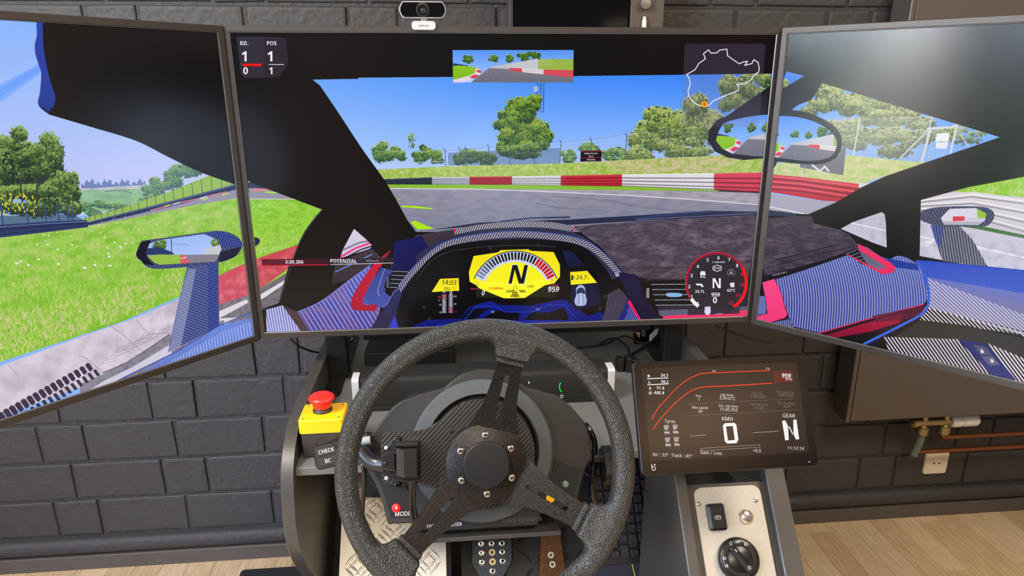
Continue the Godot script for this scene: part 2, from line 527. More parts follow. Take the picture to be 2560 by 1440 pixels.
# ---------------------------------------------------------------- room
func room() -> void:
	# back wall: recessed joints with the bricks standing proud of them
	var wall := structure("wall_back", MB.new().box(Vector3(0.2, 1.3, -0.706), Vector3(5.9, 2.7, 0.2)), M.joint_paint, "dark grey painted brick wall behind the monitors")
	var meshes := []
	for k in 5:
		var w: float = [0.2395, 0.2395, 0.2395, 0.1145, 0.1145][k]
		var h := 0.1135
		var b := MB.new()
		var lv := []
		for q in [[0.0, -0.008], [0.0, -0.003], [0.002, -0.0008], [0.006 + 0.0015 * (k % 3), 0.0]]:
			var o := rect2(w - 2 * q[0], h - 2 * q[0])
			for i in 4: o[i] += Vector2(sin(k * 3.1 + i * 1.7), cos(k * 2.3 + i * 2.9)) * 0.0012
			lv.append([o, q[1]])
		for i in 3: b.walls(lv[i][0], lv[i][1], lv[i + 1][0], lv[i + 1][1])
		b.face(lv[3][0], lv[3][1])
		meshes.append(b.mesh())
	var rest := MB.new()
	var kk := 0
	for row in range(0, 20):
		var y0 := 0.1064 + 0.1236 * row
		if y0 > 2.5: break
		var xx := (-0.978 if row % 2 == 1 else -1.30) - 0.624 * 2
		var step := 0
		while xx < 3.0:
			var header := step % 3 == 0
			var wd := 0.124 if header else 0.25
			var c := Vector3(xx + wd / 2, y0 + 0.0618, -0.6 + rng.randf_range(-0.0012, 0.0012))
			if xx > -2.7:
				var idx := (3 + rng.randi() % 2) if header else rng.randi() % 3
				var t := Transform3D(turn(rng.randf_range(-0.35, 0.35), rng.randf_range(-0.3, 0.3), rng.randf_range(-0.25, 0.25)), c)
				if xx > -1.9 and xx < 2.1 and row < 13 and kk < 280:
					part("brick", meshes[idx], M.wall_paint, wall, t)
					kk += 1
				else:
					rest.at(t).prism(rect2(wd - 0.0105, 0.1135), -0.008, 0.0, 0.004)
			xx += wd
			step += 1
	var r := part("brick_rest", rest, M.wall_paint, wall)
	r.set_meta("kind", "stuff")
	# rounded plaster fillet and skirting
	var f := MB.new()
	var fp := PackedVector2Array()
	for i in 9: fp.append(Vector2(-0.6 + 0.004 + 0.017 * sin(PI * i / 8.0), 0.05 + 0.05 * (1.0 - cos(PI * i / 8.0)) / 2.0))
	fp.append(Vector2(-0.612, 0.1)); fp.append(Vector2(-0.612, 0.05))
	f.at(Transform3D(Basis(Vector3(0, 0, 1), Vector3(0, 1, 0), Vector3(-1, 0, 0)), Vector3(0, 0, 0))).prism(fp, -3.1, 2.7)
	structure("trim_1", f, M.joint_paint, "rounded painted ridge along the wall above the skirting")
	structure("baseboard_back", MB.new().box(Vector3(0.2, 0.024, -0.591), Vector3(5.8, 0.048, 0.018), 0.003), M.skirting, "low dark grey skirting board along the brick wall")
	# floor and its wood strips
	var floor_ := structure("floor", MB.new().box(Vector3(0.2, -0.0515, 1.8), Vector3(5.8, 0.1, 4.8)), M.floor_base, "pale wood strip floor")
	var fm := []
	for k in 3: fm.append(MB.new().box(Vector3(0, -0.004, 0), Vector3(0.0776, 0.008, [0.42, 0.56, 0.7][k]), 0.0006).mesh())
	var broad := MB.new()
	var n := 0
	var x := -2.66
	while x < 3.06:
		var z := -0.59 - rng.randf() * 0.4
		while z < 4.15:
			var k := rng.randi() % 3
			var l: float = [0.42, 0.56, 0.7][k]
			var near := z < 0.6 and ((x > 0.75 and x < 2.3) or (x > -1.5 and x < -0.68)) and z + l > -0.58
			if z > -0.6 + 0.001 and z + l < 4.15 or near:
				var z0 := maxf(z, -0.6)
				var l2 := z + l - z0
				if near and n < 290:
					var o := part("plank", fm[k] if z0 == z else MB.new().box(Vector3(0, -0.004, 0), Vector3(0.0776, 0.008, l2 - 0.0008), 0.0006), M["wood_%d" % (rng.randi() % 5)], floor_, Transform3D(Basis(), Vector3(x + 0.039, rng.randf_range(-0.0003, 0.0003), z0 + l2 / 2)))
					o.scale = Vector3(1, 1, 1 - 0.0006 / l2)
					n += 1
				else:
					broad.box(Vector3(x + 0.039, -0.004, z0 + l2 / 2), Vector3(0.0776, 0.008, l2 - 0.0006))
			z += l
		x += 0.0782
	var br := part("plank_rest", broad, M.wood_0, floor_)
	br.set_meta("kind", "stuff")
	structure("ceiling", MB.new().box(Vector3(0.2, 2.6, 1.8), Vector3(5.8, 0.1, 4.8)), M.ceiling_paint, "white ceiling")
	structure("wall_right", MB.new().box(Vector3(3.1, 1.3, 1.8), Vector3(0.1, 2.7, 5.0)), M.white_paint, "plain wall on the right")
	structure("wall_front", MB.new().box(Vector3(0.2, 1.3, 4.25), Vector3(5.8, 2.7, 0.1)), M.dark_paint, "dark wall behind the camera")
	structure("door_2", MB.new().box(Vector3(-1.0, 1.05, 4.19), Vector3(0.85, 2.1, 0.03), 0.004), M.brown_door, "brown wooden door in the wall behind the camera")
	tag(part("curtain", MB.new().box(Vector3(2.2, 1.2, 4.1), Vector3(0.6, 2.3, 0.08), 0.03), M.red_cloth, self), "red curtain at the right of the wall behind the camera", "curtain")
	# left wall with a window and a garden door
	var lw := MB.new()
	for q in [[-0.75, 0.95, 0, 2.6], [0.95, 2.05, 0, 1.1], [0.95, 2.05, 2.34, 2.6], [2.05, 2.4, 0, 2.6], [2.4, 3.6, 2.34, 2.6], [3.6, 4.3, 0, 2.6]]:
		lw.box(Vector3(-2.7, (q[2] + q[3]) / 2.0, (q[0] + q[1]) / 2.0), Vector3(0.12, q[3] - q[2], q[1] - q[0]))
	structure("wall_left", lw, M.white_paint, "plain wall on the left with a window and a garden door")
	window("window_1", 0.95, 2.05, 1.1, 2.34, "white framed window in the left wall")
	window("door_1", 2.4, 3.6, 0.0, 2.34, "glazed garden door in the left wall")
	var hedge := MB.new()
	for i in 900:
		var p := Vector3(-4.6 + rng.randf_range(-0.5, 0.4), rng.randf() * 1.9, rng.randf_range(0.0, 5.5))
		var q := Basis.from_euler(Vector3(rng.randf() * 6, rng.randf() * 6, 0))
		hedge.at(Transform3D(q, p)).quad(Vector3(-0.09, 0, 0), Vector3(0, -0.05, 0), Vector3(0.09, 0, 0), Vector3(0, 0.05, 0))
	hedge.at(Transform3D()).box(Vector3(-4.9, 0.9, 2.75), Vector3(0.5, 1.8, 5.5), 0.1)
	tag(part("hedge", hedge, M.leaf_green, self), "green garden hedge outside the window", "hedge")
	structure("ground", MB.new().box(Vector3(-7, -0.2, 2), Vector3(8.4, 0.1, 14)), M.leaf_green, "lawn outside")
	for k in 3:
		var t := thing("ceiling_lamp", ["square neutral white ceiling panel lamp above the left monitor", "square warm ceiling panel lamp above the right monitor", "square warm ceiling panel lamp behind the driver"][k], "lamp", Transform3D(Basis(), lamp_at[k] - Vector3(0, 0.012, 0)), "ceiling panel lamps")
		part("frame", MB.new().at(Transform3D(rotx(90), Vector3())).ring(rect2(0.62, 0.62), rect2(0.58, 0.58), -0.012, 0.012), M.window_white, t)
		part("diffuser", MB.new().box(Vector3(0, 0.004, 0), Vector3(0.58, 0.008, 0.58)), M.lamp_glow, t)
	var fl := thing("floor_lamp", "uplighter floor lamp behind the driver", "lamp", Transform3D(Basis(), Vector3(1.3, 0, 3.2)))
	part("pole", MB.new().at(Transform3D(rotx(-90), Vector3())).lathe([Vector2(0.13, 0), Vector2(0.13, 0.02), Vector2(0.012, 0.03), Vector2(0.012, 1.72), Vector2(0, 1.72)], 20), M.dark_plastic, fl)
	part("bowl", MB.new().at(Transform3D(rotx(-90), Vector3())).lathe([Vector2(0.0, 1.7), Vector2(0.1, 1.73), Vector2(0.18, 1.8), Vector2(0.2, 1.84), Vector2(0.17, 1.8), Vector2(0.09, 1.745), Vector2(0.0, 1.72)], 28), M.window_white, fl)
	part("bulb_disc", MB.new().at(Transform3D(rotx(-90), Vector3())).lathe([Vector2(0.0, 1.8), Vector2(0.14, 1.8), Vector2(0.14, 1.81), Vector2(0.0, 1.81)], 24), M.lamp_glow, fl)
	var rug := part("rug", MB.new().prism(rect2(1.52, 0.9, 0.01, 2), 0.0, 0.007, 0.002), M.carpet, self, Transform3D(rotx(-90), Vector3(-0.01, 0.0, -0.08)))
	tag(rug, "dark charcoal carpet mat lying on the wood floor under the rig", "rug")

func window(called: String, z0: float, z1: float, y0: float, y1: float, label: String) -> void:
	var xf := Transform3D(Basis(Vector3(0, 0, -1), Vector3(0, 1, 0), Vector3(1, 0, 0)), Vector3(-2.68, (y0 + y1) / 2, (z0 + z1) / 2))
	var w := z1 - z0
	var h := y1 - y0
	var o := structure(called, MB.new().ring(rect2(w, h), rect2(w - 0.12, h - 0.12), -0.03, 0.03, 0.004), M.window_white, label)
	o.transform = xf
	part("mullion", MB.new().box(Vector3(), Vector3(0.06, h - 0.12, 0.05), 0.004), M.window_white, o)
	part("pane", MB.new().box(Vector3(), Vector3(w - 0.12, h - 0.12, 0.004)), M.pane, o)

func radiator() -> void:
	var t := thing("radiator", "tall flat dark grey panel radiator on the brick wall at the right", "radiator", Transform3D(Basis(), Vector3(1.06, 0.415, -0.585)))
	var prof := PackedVector2Array([Vector2(0, 0.03), Vector2(0.004, 0.014), Vector2(0.014, 0.004), Vector2(0.03, 0), Vector2(0.08, 0.0), Vector2(0.08, 1.4), Vector2(0, 1.4)])
	part("side_panel", MB.new().at(Transform3D(Basis(Vector3(0, 0, 1), Vector3(0, 1, 0), Vector3(-1, 0, 0)), Vector3())).prism(prof, -0.012, 0.0, 0.002), M.radiator_front, t)
	part("front_panel", MB.new().box(Vector3(0.6, 0.7, 0.074), Vector3(1.172, 1.396, 0.014), 0.003), M.radiator_front, t)
	part("core", MB.new().box(Vector3(0.6, 0.72, 0.04), Vector3(1.15, 1.34, 0.05)), M.dark_plastic, t)
	# valve set and pipes below it
	var v := thing("radiator_valve", "brass valve set with a white thermostat head under the radiator", "valve", Transform3D(Basis(), Vector3(1.33, 0.365, -0.55)))
	part("valve_body", MB.new().tube([Vector3(-0.005, 0.012, 0), Vector3(0.115, 0.012, 0)], 0.0125, 12), M.brass, v)
	part("valve_cap", MB.new().at(Transform3D(turn(0, -90, 0), Vector3(-0.005, 0.012, 0))).lathe([Vector2(0, -0.002), Vector2(0.016, -0.002), Vector2(0.016, 0.012), Vector2(0.008, 0.018), Vector2(0, 0.018)], 8, 2.0), M.brass, v)
	for k in [0.022, 0.095]:
		part("union", MB.new().at(Transform3D(rotx(90), Vector3(k, 0.052, 0))).lathe([Vector2(0, 0), Vector2(0.011, 0), Vector2(0.011, 0.03), Vector2(0.009, 0.05), Vector2(0.012, 0.055), Vector2(0.018, 0.058), Vector2(0.018, 0.08), Vector2(0.011, 0.088), Vector2(0, 0.088)], 8, 2.0), M.brass, v)
	part("thermostat_head", MB.new().at(Transform3D(turn(0, 90, 0), Vector3(0.11, 0.012, 0))).lathe([Vector2(0, 0), Vector2(0.017, 0), Vector2(0.021, 0.01), Vector2(0.021, 0.03), Vector2(0.0165, 0.036), Vector2(0.0185, 0.04), Vector2(0.0205, 0.045), Vector2(0.0205, 0.083), Vector2(0.017, 0.09), Vector2(0, 0.09)], 24, 0.8), M.white_plastic, v)
	part("patina_elbow", MB.new().tube(spline([Vector3(0.022, -0.03, 0), Vector3(0.02, -0.055, 0), Vector3(0.014, -0.082, 0.0), Vector3(0.008, -0.105, 0)], 4), 0.012, 12), M.patina, v)
	for q in [[Vector3(1.425, 0.318, -0.552), "upper"], [Vector3(1.352, 0.27, -0.552), "lower"]]:
		var p: Vector3 = q[0]
		var o := part("copper_pipe", MB.new().tube([p + Vector3(0, 0.02, 0) if q[1] == "upper" else p + Vector3(-0.012, 0.01, 0), p + Vector3(0.002, 0.004, 0), p + Vector3(0.012, 0, 0), Vector3(2.6, p.y, p.z)], 0.0075, 12), M.copper, self)
		tag(o, "%s copper pipe running along the wall under the radiator" % q[1], "pipe")
	# wall socket
	var s := thing("wall_socket", "cream square power socket on the brick wall under the radiator valve", "socket", Transform3D(Basis(), Vector3(1.459, 0.199, -0.5995)))
	part("plate", MB.new().ring(rect2(0.081, 0.081, 0.009, 4), circ(0.0215, 20), 0.0, 0.009, 0.0015), M.cream_plastic, s) if false else part("plate", MB.new().prism(rect2(0.081, 0.081, 0.009, 4), 0.0, 0.009, 0.002), M.cream_plastic, s)
	part("socket_well", MB.new().lathe([Vector2(0.022, 0.0085), Vector2(0.0225, 0.0098), Vector2(0.0205, 0.0098), Vector2(0.0195, 0.004), Vector2(0, 0.004)], 28), M.cream_plastic, s)
	for k in [-1, 1]:
		part("contact_hole", MB.new().lathe([Vector2(0.0032, 0.009), Vector2(0.0032, 0.0096), Vector2(0, 0.0096)], 12).at(Transform3D()), M.dark_plastic, s, Transform3D(Basis(), Vector3(0.0095 * k, 0, 0)))
	# black panel cabinet on the wall above the centre screen
	var c := thing("wall_cabinet", "black glossy wall cabinet with a brown side strip above the middle monitor", "cabinet", Transform3D(Basis(), Vector3(0.235, 1.5, -0.6)))
	part("black_door", MB.new().box(Vector3(-0.047, 0.3, 0.085), Vector3(0.286, 0.7, 0.03), 0.002), M.gloss_black, c)
	part("body", MB.new().box(Vector3(-0.0, 0.3, 0.036), Vector3(0.385, 0.7, 0.072), 0.002), M.skirting, c)
	part("side_strip", MB.new().box(Vector3(0.143, 0.3, 0.085), Vector3(0.084, 0.7, 0.026), 0.002), M.radiator_front, c)
	for q in [[0.066, 0.038, 0.0], [0.112, 0.038, 0.0]]:
		pass
	part("knob", MB.new().at(Transform3D(Basis(), Vector3(0.135, 0.086, 0.098))).lathe([Vector2(0, 0), Vector2(0.008, 0), Vector2(0.008, 0.006), Vector2(0.0125, 0.008), Vector2(0.0132, 0.011), Vector2(0.012, 0.014), Vector2(0, 0.0145)], 28), M.silver, c)
	part("white_plug", MB.new().at(Transform3D(rotx(90), Vector3(0.135, 0.057, 0.104))).lathe([Vector2(0, 0), Vector2(0.004, 0), Vector2(0.004, 0.006), Vector2(0.0058, 0.008), Vector2(0.0058, 0.05), Vector2(0, 0.05)], 16), M.white_plastic, c)

# ---------------------------------------------------------------- monitors
const SW := 0.941
const SH := 0.5293
var mon_xf := []
func monitors() -> void:
	var b := 0.0117
	mon_xf = [Transform3D(Basis(), Vector3(0, 1.22, 0))]
	for s in [-1, 1]:
		var a: float = 0.851 if s < 0 else 0.8536
		var h := Vector3(-(SW / 2 + b - 0.0008), 1.2188, 0.0038) if s < 0 else Vector3(SW / 2 + b - 0.0054, 1.2199, 0.0119)
		var d := Vector3(s * cos(a), 0, sin(a))
		var xa := d * float(s)
		mon_xf.append(Transform3D(Basis(xa, Vector3.UP, xa.cross(Vector3.UP)), h + d * (b + SW / 2)))
	for k in 3:
		var xf: Transform3D = mon_xf[k]
		var t := thing("monitor", ["large flat monitor in the middle, showing the windscreen view of a race car", "large flat monitor on the left, showing grass and the left wing mirror", "large flat monitor on the right, showing the right wing mirror and car door"][k], "monitor", xf, "triple monitors of the racing rig")
		var outer := PackedVector2Array([Vector2(-SW / 2 - b, -SH / 2 - 0.0127), Vector2(SW / 2 + b, -SH / 2 - 0.0127), Vector2(SW / 2 + b, SH / 2 + b), Vector2(-SW / 2 - b, SH / 2 + b)])
		part("bezel", MB.new().ring(outer, rect2(SW + 0.003, SH + 0.003), -0.012, 0.0028, 0.0007), M.bezel, t)
		part("bezel_lip", MB.new().ring(rect2(SW + 0.003, SH + 0.003), rect2(SW + 0.0012, SH + 0.0012), -0.004, 0.0021, 0.0004), M.bezel_edge, t)
		part("back_shell", MB.new().prism(MB.inset(MB.ccw(outer), 0.001), -0.03, -0.012), M.black_plastic, t)
		part("back_hump", MB.new().box(Vector3(0, -0.08, -0.045), Vector3(0.56, 0.3, 0.03), 0.01), M.black_plastic, t)
		part("screen", MB.new().prism(rect2(SW, SH), -0.006, 0.0).planar(Vector2(-SW / 2, -SH / 2), Vector2(SW, SH)), screen_material(k), t)

func screen_material(k: int) -> StandardMaterial3D:
	var m := mk("screen_%d" % k, 5, 5, 6, 0.19, 0.0, 0.4)
	m.emission_enabled = true
	m.emission_texture = picture(k)
	m.emission_operator = BaseMaterial3D.EMISSION_OP_MULTIPLY
	m.emission = Color.WHITE
	m.emission_energy_multiplier = 1.0
	m.texture_repeat = false
	return m

# ---------------------------------------------------------------- rig: side panels, shelf, stand
func rig() -> void:
	var r := thing("racing_rig", "grey metal racing rig frame with curved side panels carrying the steering wheel", "rig", Transform3D(Basis(), Vector3(-0.002, 0.0, 0.0)))
	var prof := PackedVector2Array()
	for q in [[-0.42, 0.875], [0.13, 0.875], [0.18, 0.872], [0.215, 0.864], [0.245, 0.85], [0.264, 0.835], [0.276, 0.818], [0.286, 0.785], [0.293, 0.74], [0.287, 0.692], [0.27, 0.655], [0.25, 0.622], [0.216, 0.577], [0.16, 0.5], [0.10, 0.40], [0.08, 0.32], [0.09, 0.2], [0.16, 0.06], [0.2, 0.02], [0.2, 0.008], [-0.42, 0.008]]:
		prof.append(Vector2(q[0], q[1]))
	for s in [-1, 1]:
		var xf := Transform3D(Basis(Vector3(0, 0, 1), Vector3(0, 1, 0), Vector3(-1, 0, 0)), Vector3(0.372 * s + (0.02 if s > 0 else 0.0), 0, 0))
		part("side_panel", MB.new().prism(prof, 0.0, 0.02, 0.0015), M.rig_grey, r, xf)
	part("shelf", MB.new().box(Vector3(0, 0.8125, -0.068), Vector3(0.744, 0.015, 0.662), 0.0015), M.shelf_grey, r)
	part("shelf_lip", MB.new().box(Vector3(0, 0.79, -0.39), Vector3(0.744, 0.03, 0.012), 0.001), M.shelf_grey, r)
	part("cross_bar", MB.new().box(Vector3(0, 0.45, -0.36), Vector3(0.744, 0.06, 0.03), 0.002), M.rig_grey, r)
	part("back_plate", MB.new().box(Vector3(0, 0.4, -0.31), Vector3(0.744, 0.76, 0.006)), M.dark_plastic, r)
	for s in [-1, 1]:
		part("foot_rail", MB.new().box(Vector3(0.35 * s, 0.025, -0.1), Vector3(0.04, 0.034, 0.6), 0.002), M.rig_grey, r)
	# monitor stand standing on the shelf
	var t := thing("monitor_stand", "black post stand carrying the three monitors above the shelf", "stand", Transform3D(Basis(), Vector3(-0.002, 0.82, 0)))
	for s in [-1, 1]:
		part("post", MB.new().box(Vector3(0.353 * s, 0.25, -0.09), Vector3(0.042, 0.5, 0.03), 0.003), M.dark_plastic, t)
		var foot := MB.new().prism(rect2(0.045, 0.33, 0.016, 5), 0.0, 0.004, 0.001)
		part("foot_plate", foot, M.satin_black, t, Transform3D(rotx(-90), Vector3(0.346 * s if s > 0 else -0.362, 0.0, -0.15)))
		var bx := Vector3(0.36 * s if s > 0 else -0.3655, 0.004, -0.288)
		var bolt := part("bolt", MB.new().at(Transform3D(rotx(-90), Vector3())).lathe([Vector2(0.0085, 0.006), Vector2(0.0085, 0.014), Vector2(0.006, 0.0155), Vector2(0, 0.0155)], 6, 2.0), M.chrome, t, Transform3D(Basis(), bx))
		part("washer", MB.new().at(Transform3D(rotx(-90), Vector3())).lathe([Vector2(0.015, 0), Vector2(0.015, 0.0025), Vector2(0.013, 0.003), Vector2(0, 0.003)], 24), M.pale_silver, bolt)
		part("nut", MB.new().at(Transform3D(rotx(-90), Vector3())).lathe([Vector2(0.009, 0.003), Vector2(0.009, 0.0065), Vector2(0, 0.0065)], 16), M.dark_plastic, bolt)
	part("cross_rail", MB.new().box(Vector3(0.0, 0.108, -0.07), Vector3(0.59, 0.036, 0.03), 0.002), M.dark_plastic, t)
	part("screen_mount", MB.new().box(Vector3(0, 0.36, -0.0985), Vector3(0.8, 0.05, 0.045), 0.002), M.dark_plastic, t)
	for s in [-1, 1]:
		part("screen_arm", MB.new().at(Transform3D(turn(0, -s * 48.9, 0), Vector3(0.52 * s, 0.36, -0.03))).box(Vector3(0.1 * s, 0, -0.06), Vector3(0.3, 0.05, 0.02), 0.002), M.dark_plastic, t)
	var pb := thing("power_box", "black box lying on the shelf under the middle monitor", "box", Transform3D(Basis(), Vector3(-0.21, 0.82, -0.16)))
	part("case", MB.new().box(Vector3(0.0, 0.02, 0.0), Vector3(0.19, 0.04, 0.1), 0.003), M.dark_plastic, pb)
	# soundbar
	var s_ := thing("soundbar", "black cloth soundbar with silver end brackets on the shelf behind the wheel base", "speaker", Transform3D(Basis(), Vector3(-0.06, 0.82, 0.05)))
	var bar := PackedVector2Array([Vector2(-0.03, 0.004), Vector2(0.027, 0.004), Vector2(0.028, 0.056), Vector2(0.0262, 0.0612), Vector2(0.022, 0.0644), Vector2(0.016, 0.0655), Vector2(-0.03, 0.0655)])
	part("cloth_body", MB.new().at(Transform3D(Basis(Vector3(0, 0, 1), Vector3(0, 1, 0), Vector3(-1, 0, 0)), Vector3())).prism(bar, -0.233, 0.233), M.grille, s_)
	part("bottom_rail", MB.new().box(Vector3(0, 0.004, 0.0), Vector3(0.466, 0.008, 0.06), 0.001), M.satin_black, s_)
	for s in [-1, 1]:
		var br := PackedVector2Array([Vector2(0.0, 0.0), Vector2(0.0305, 0.0), Vector2(0.0305, 0.06), Vector2(0.029, 0.0645), Vector2(0.0255, 0.067), Vector2(0.0, 0.0675)])
		part("end_bracket", MB.new().at(Transform3D(Basis(Vector3(0, 0, 1), Vector3(0, 1, 0), Vector3(-1, 0, 0)), Vector3(0.239 * s + 0.0065, 0, 0))).prism(br, 0.0, 0.013, 0.0008), M.pale_silver, s_)
	var arc := []
	for i in 9: arc.append(Vector3(0.156 + 0.016 * cos(2.6 + i * 0.16), 0.034 + 0.016 * sin(2.6 + i * 0.16), 0.0286))
	part("status_light", MB.new().tube(arc, 0.0009, 6), M.led_green, s_)
	part("jack_ring", MB.new().lathe([Vector2(0.0021, 0), Vector2(0.0034, 0.0), Vector2(0.0034, 0.001), Vector2(0.0021, 0.001)], 16), M.pale_silver, s_, Transform3D(Basis(), Vector3(0.145, 0.0135, 0.0276)))
	part("logo_mark", MB.new().box(Vector3(), Vector3(0.002, 0.004, 0.0006)), M.white_print, s_, Transform3D(Basis(), Vector3(0.082, 0.045, 0.0284)))
	# emergency stop
	var e := thing("emergency_stop", "yellow box with a red mushroom emergency stop button on the shelf", "button", Transform3D(Basis(), Vector3(-0.3335, 0.82, 0.2055)))
	part("lower_case", MB.new().box(Vector3(0, 0.0225, 0), Vector3(0.067, 0.045, 0.058), 0.003), M.stop_grey, e)
	part("knockout", MB.new().lathe([Vector2(0.0095, 0), Vector2(0.0095, 0.0008), Vector2(0.0088, 0.0008), Vector2(0.0088, 0.0002), Vector2(0, 0.0002)], 24), M.stop_grey, e, Transform3D(Basis(), Vector3(-0.002, 0.027, 0.0291)))
	part("yellow_lid", MB.new().at(Transform3D(rotx(-90), Vector3())).prism(rect2(0.071, 0.0605, 0.005, 4), 0.045, 0.0685, 0.0016), M.stop_yellow, e)
	for sx in [-1, 1]:
		for sz in [-1, 1]:
			part("lid_screw", MB.new().at(Transform3D(rotx(-90), Vector3())).lathe([Vector2(0.0022, -0.0003), Vector2(0.0022, 0.0002), Vector2(0.001, 0.0002), Vector2(0.0009, -0.0006), Vector2(0, -0.0006)], 12), M.brass, e, Transform3D(Basis(), Vector3(0.028 * sx, 0.0687, 0.0235 * sz)))
	var mb := part("mushroom_cap", MB.new().at(Transform3D(rotx(-90), Vector3())).lathe([Vector2(0.013, 0.0), Vector2(0.0165, 0.0005), Vector2(0.0205, 0.0025), Vector2(0.0213, 0.0045), Vector2(0.0208, 0.0065), Vector2(0.0175, 0.0092), Vector2(0.012, 0.0112), Vector2(0.006, 0.0122), Vector2(0, 0.0124)], 40), M.stop_red, e, Transform3D(Basis(), Vector3(-0.002, 0.0865, -0.004)))
	part("red_neck", MB.new().at(Transform3D(rotx(-90), Vector3())).lathe([Vector2(0.0142, -0.0105), Vector2(0.0152, -0.006), Vector2(0.0148, 0.001)], 32), M.stop_red, mb)
	part("collar", MB.new().at(Transform3D(rotx(-90), Vector3())).lathe([Vector2(0.0158, -0.018), Vector2(0.0158, -0.0155), Vector2(0.0145, -0.0148), Vector2(0.0143, -0.0105), Vector2(0.0, -0.0105)], 32), M.stop_grey, mb)

# ---------------------------------------------------------------- wheel base
var WX := Transform3D(Basis(Vector3.RIGHT, deg_to_rad(-20.5)), Vector3(-0.0825, 0.9745, 0.542))
func wheel_base() -> void:
	var t := thing("wheel_base", "black textured plastic force feedback wheel base on the shelf behind the steering wheel", "wheel base", WX)
	var o := trace(WX, [920, 1116, 928, 1087, 940, 1070, 959, 1045, 980, 1020, 1002, 1004, 1052, 986, 1109, 971, 1130, 953, 1155, 936, 1182, 928, 1210, 925, 1240, 927, 1268, 936, 1292, 952, 1317, 970, 1379, 986, 1394, 990, 1429, 1017, 1464, 1058, 1477, 1095, 1482, 1142, 1463, 1175, 1453, 1210, 1443, 1258, 1352, 1288, 1346, 1316, 1126, 1330, 1085, 1330, 1062, 1328, 1024, 1309, 970, 1311, 967, 1303, 955, 1253, 940, 1213, 918, 1176, 916, 1150], -0.13)
	part("body", MB.new().prism(o, -0.145, -0.13, 0.0025), M.base_plastic, t)
	var back := MB.inset(MB.ccw(o), 0.006)
	part("rear_housing", MB.new().prism(back, -0.29, -0.145), M.dark_plastic, t)
	part("front_ring", MB.new().at(Transform3D(Basis(), Vector3(-0.0005, -0.0005, 0))).lathe([Vector2(0.0955, -0.131), Vector2(0.0955, -0.122), Vector2(0.093, -0.1185), Vector2(0.077, -0.1175), Vector2(0.0755, -0.1195), Vector2(0.0755, -0.131)], 72, 0.97), M.ring_plastic, t)
	part("inner_drum", MB.new().lathe([Vector2(0.0735, -0.131), Vector2(0.0735, -0.124), Vector2(0.06, -0.116), Vector2(0.05, -0.112), Vector2(0.02, -0.112), Vector2(0.02, -0.0935), Vector2(0.0, -0.0935)], 56), M.dark_plastic, t)
	var panel := trace(WX, [1387, 1147, 1453, 1172, 1435, 1243, 1372, 1225], -0.13)
	part("right_button_panel", MB.new().prism(panel, -0.131, -0.1288, 0.0005), M.dark_plastic, t)
	var b := loc(WX, 1414, 1210, -0.1285)
	part("green_button", MB.new().lathe([Vector2(0.0044, -0.001), Vector2(0.0044, 0.0003), Vector2(0.0036, 0.0005), Vector2(0.003, 0.001), Vector2(0, 0.0012)], 20), mk("soft_green", 96, 122, 108, 0.4), t, Transform3D(Basis(), b))
	var panel2 := trace(WX, [936, 1178, 1006, 1186, 1046, 1293, 977, 1293, 958, 1232], -0.13)
	part("left_button_panel", MB.new().prism(panel2, -0.131, -0.1288, 0.0005), M.dark_plastic, t)
	b = loc(WX, 990.5, 1270, -0.1285)
	var led := part("mode_light", MB.new().lathe([Vector2(0.0056, -0.001), Vector2(0.0056, 0.0008), Vector2(0.0046, 0.0014), Vector2(0, 0.002)], 24), M.led_red, t, Transform3D(Basis(), b))
	part("light_core", MB.new().lathe([Vector2(0.0017, 0.0018), Vector2(0.0012, 0.0027), Vector2(0, 0.0029)], 14), M.led_core, led, Transform3D(Basis(), Vector3(0.0004, 0.0005, 0)))
	b = loc(WX, 1007, 1284.5, -0.1285)
	lettering("mode_lettering", "MODE", 0.0055, M.white_print, t, Transform3D(Basis(), b), false)
	b = loc(WX, 1110, 1313, -0.1296)
	lettering("brand_lettering", "THRUSTMASTER", 0.0046, M.white_print, t, Transform3D(Basis(Vector3(0, 0, 1), deg_to_rad(0.5)), b))
	b = loc(WX, 1305, 1300, -0.1296)
	lettering("raised_lettering", "FORCE FEEDBACK", 0.005, M.dim_print, t, Transform3D(Basis(Vector3(0, 0, 1), deg_to_rad(0.6)), b), false)
	b = loc(WX, 1376, 1245, -0.1295)
	part("yellow_mark", MB.new().lathe([Vector2(0.0062, -0.001), Vector2(0.006, 0.0012), Vector2(0.0, 0.0014)], 20), M.stop_yellow, t, Transform3D(Basis(), b))
	part("mount_plate", MB.new().box(Vector3(0.002, -0.1145, -0.2), Vector3(0.2, 0.006, 0.16), 0.001), M.rig_grey, t)
	# carbon plate with a paddle module, fixed behind the hub
	var cp := thing("shifter_plate", "carbon fibre patterned plate behind the wheel hub carrying a black paddle module", "plate", WX)
	var px := [955, 1196, 953, 1104, 955, 1092, 960, 1086, 970, 1082, 1002, 1080, 1040, 1078, 1059, 1075, 1077, 1066, 1096, 1054, 1121, 1033, 1145, 1014]
	for i in 40:
		var a := deg_to_rad(108.0 - i * (108.0 + 122.0) / 39.0)
		px.append(1200 + 138 * cos(a)); px.append(1137 - 138 * sin(a))
	px.append_array([1092, 1220, 1051, 1208, 1007, 1214, 966, 1210, 958, 1204])
	part("carbon_sheet", MB.new().prism(trace(WX, px, -0.09), -0.0935, -0.09, 0.0006), M.carbon_twill, cp)
	var s := loc(WX, 1128, 1078, -0.09)
	part("plate_screw", MB.new().lathe([Vector2(0.0024, 0), Vector2(0.0024, 0.0006), Vector2(0.0017, 0.001), Vector2(0.001, 0.001), Vector2(0.001, 0), Vector2(0, 0)], 14), M.satin_black, cp, Transform3D(Basis(), s))
	var md := thing("paddle_module", "small black switch module with a faceted cover on the carbon plate", "switch", WX)
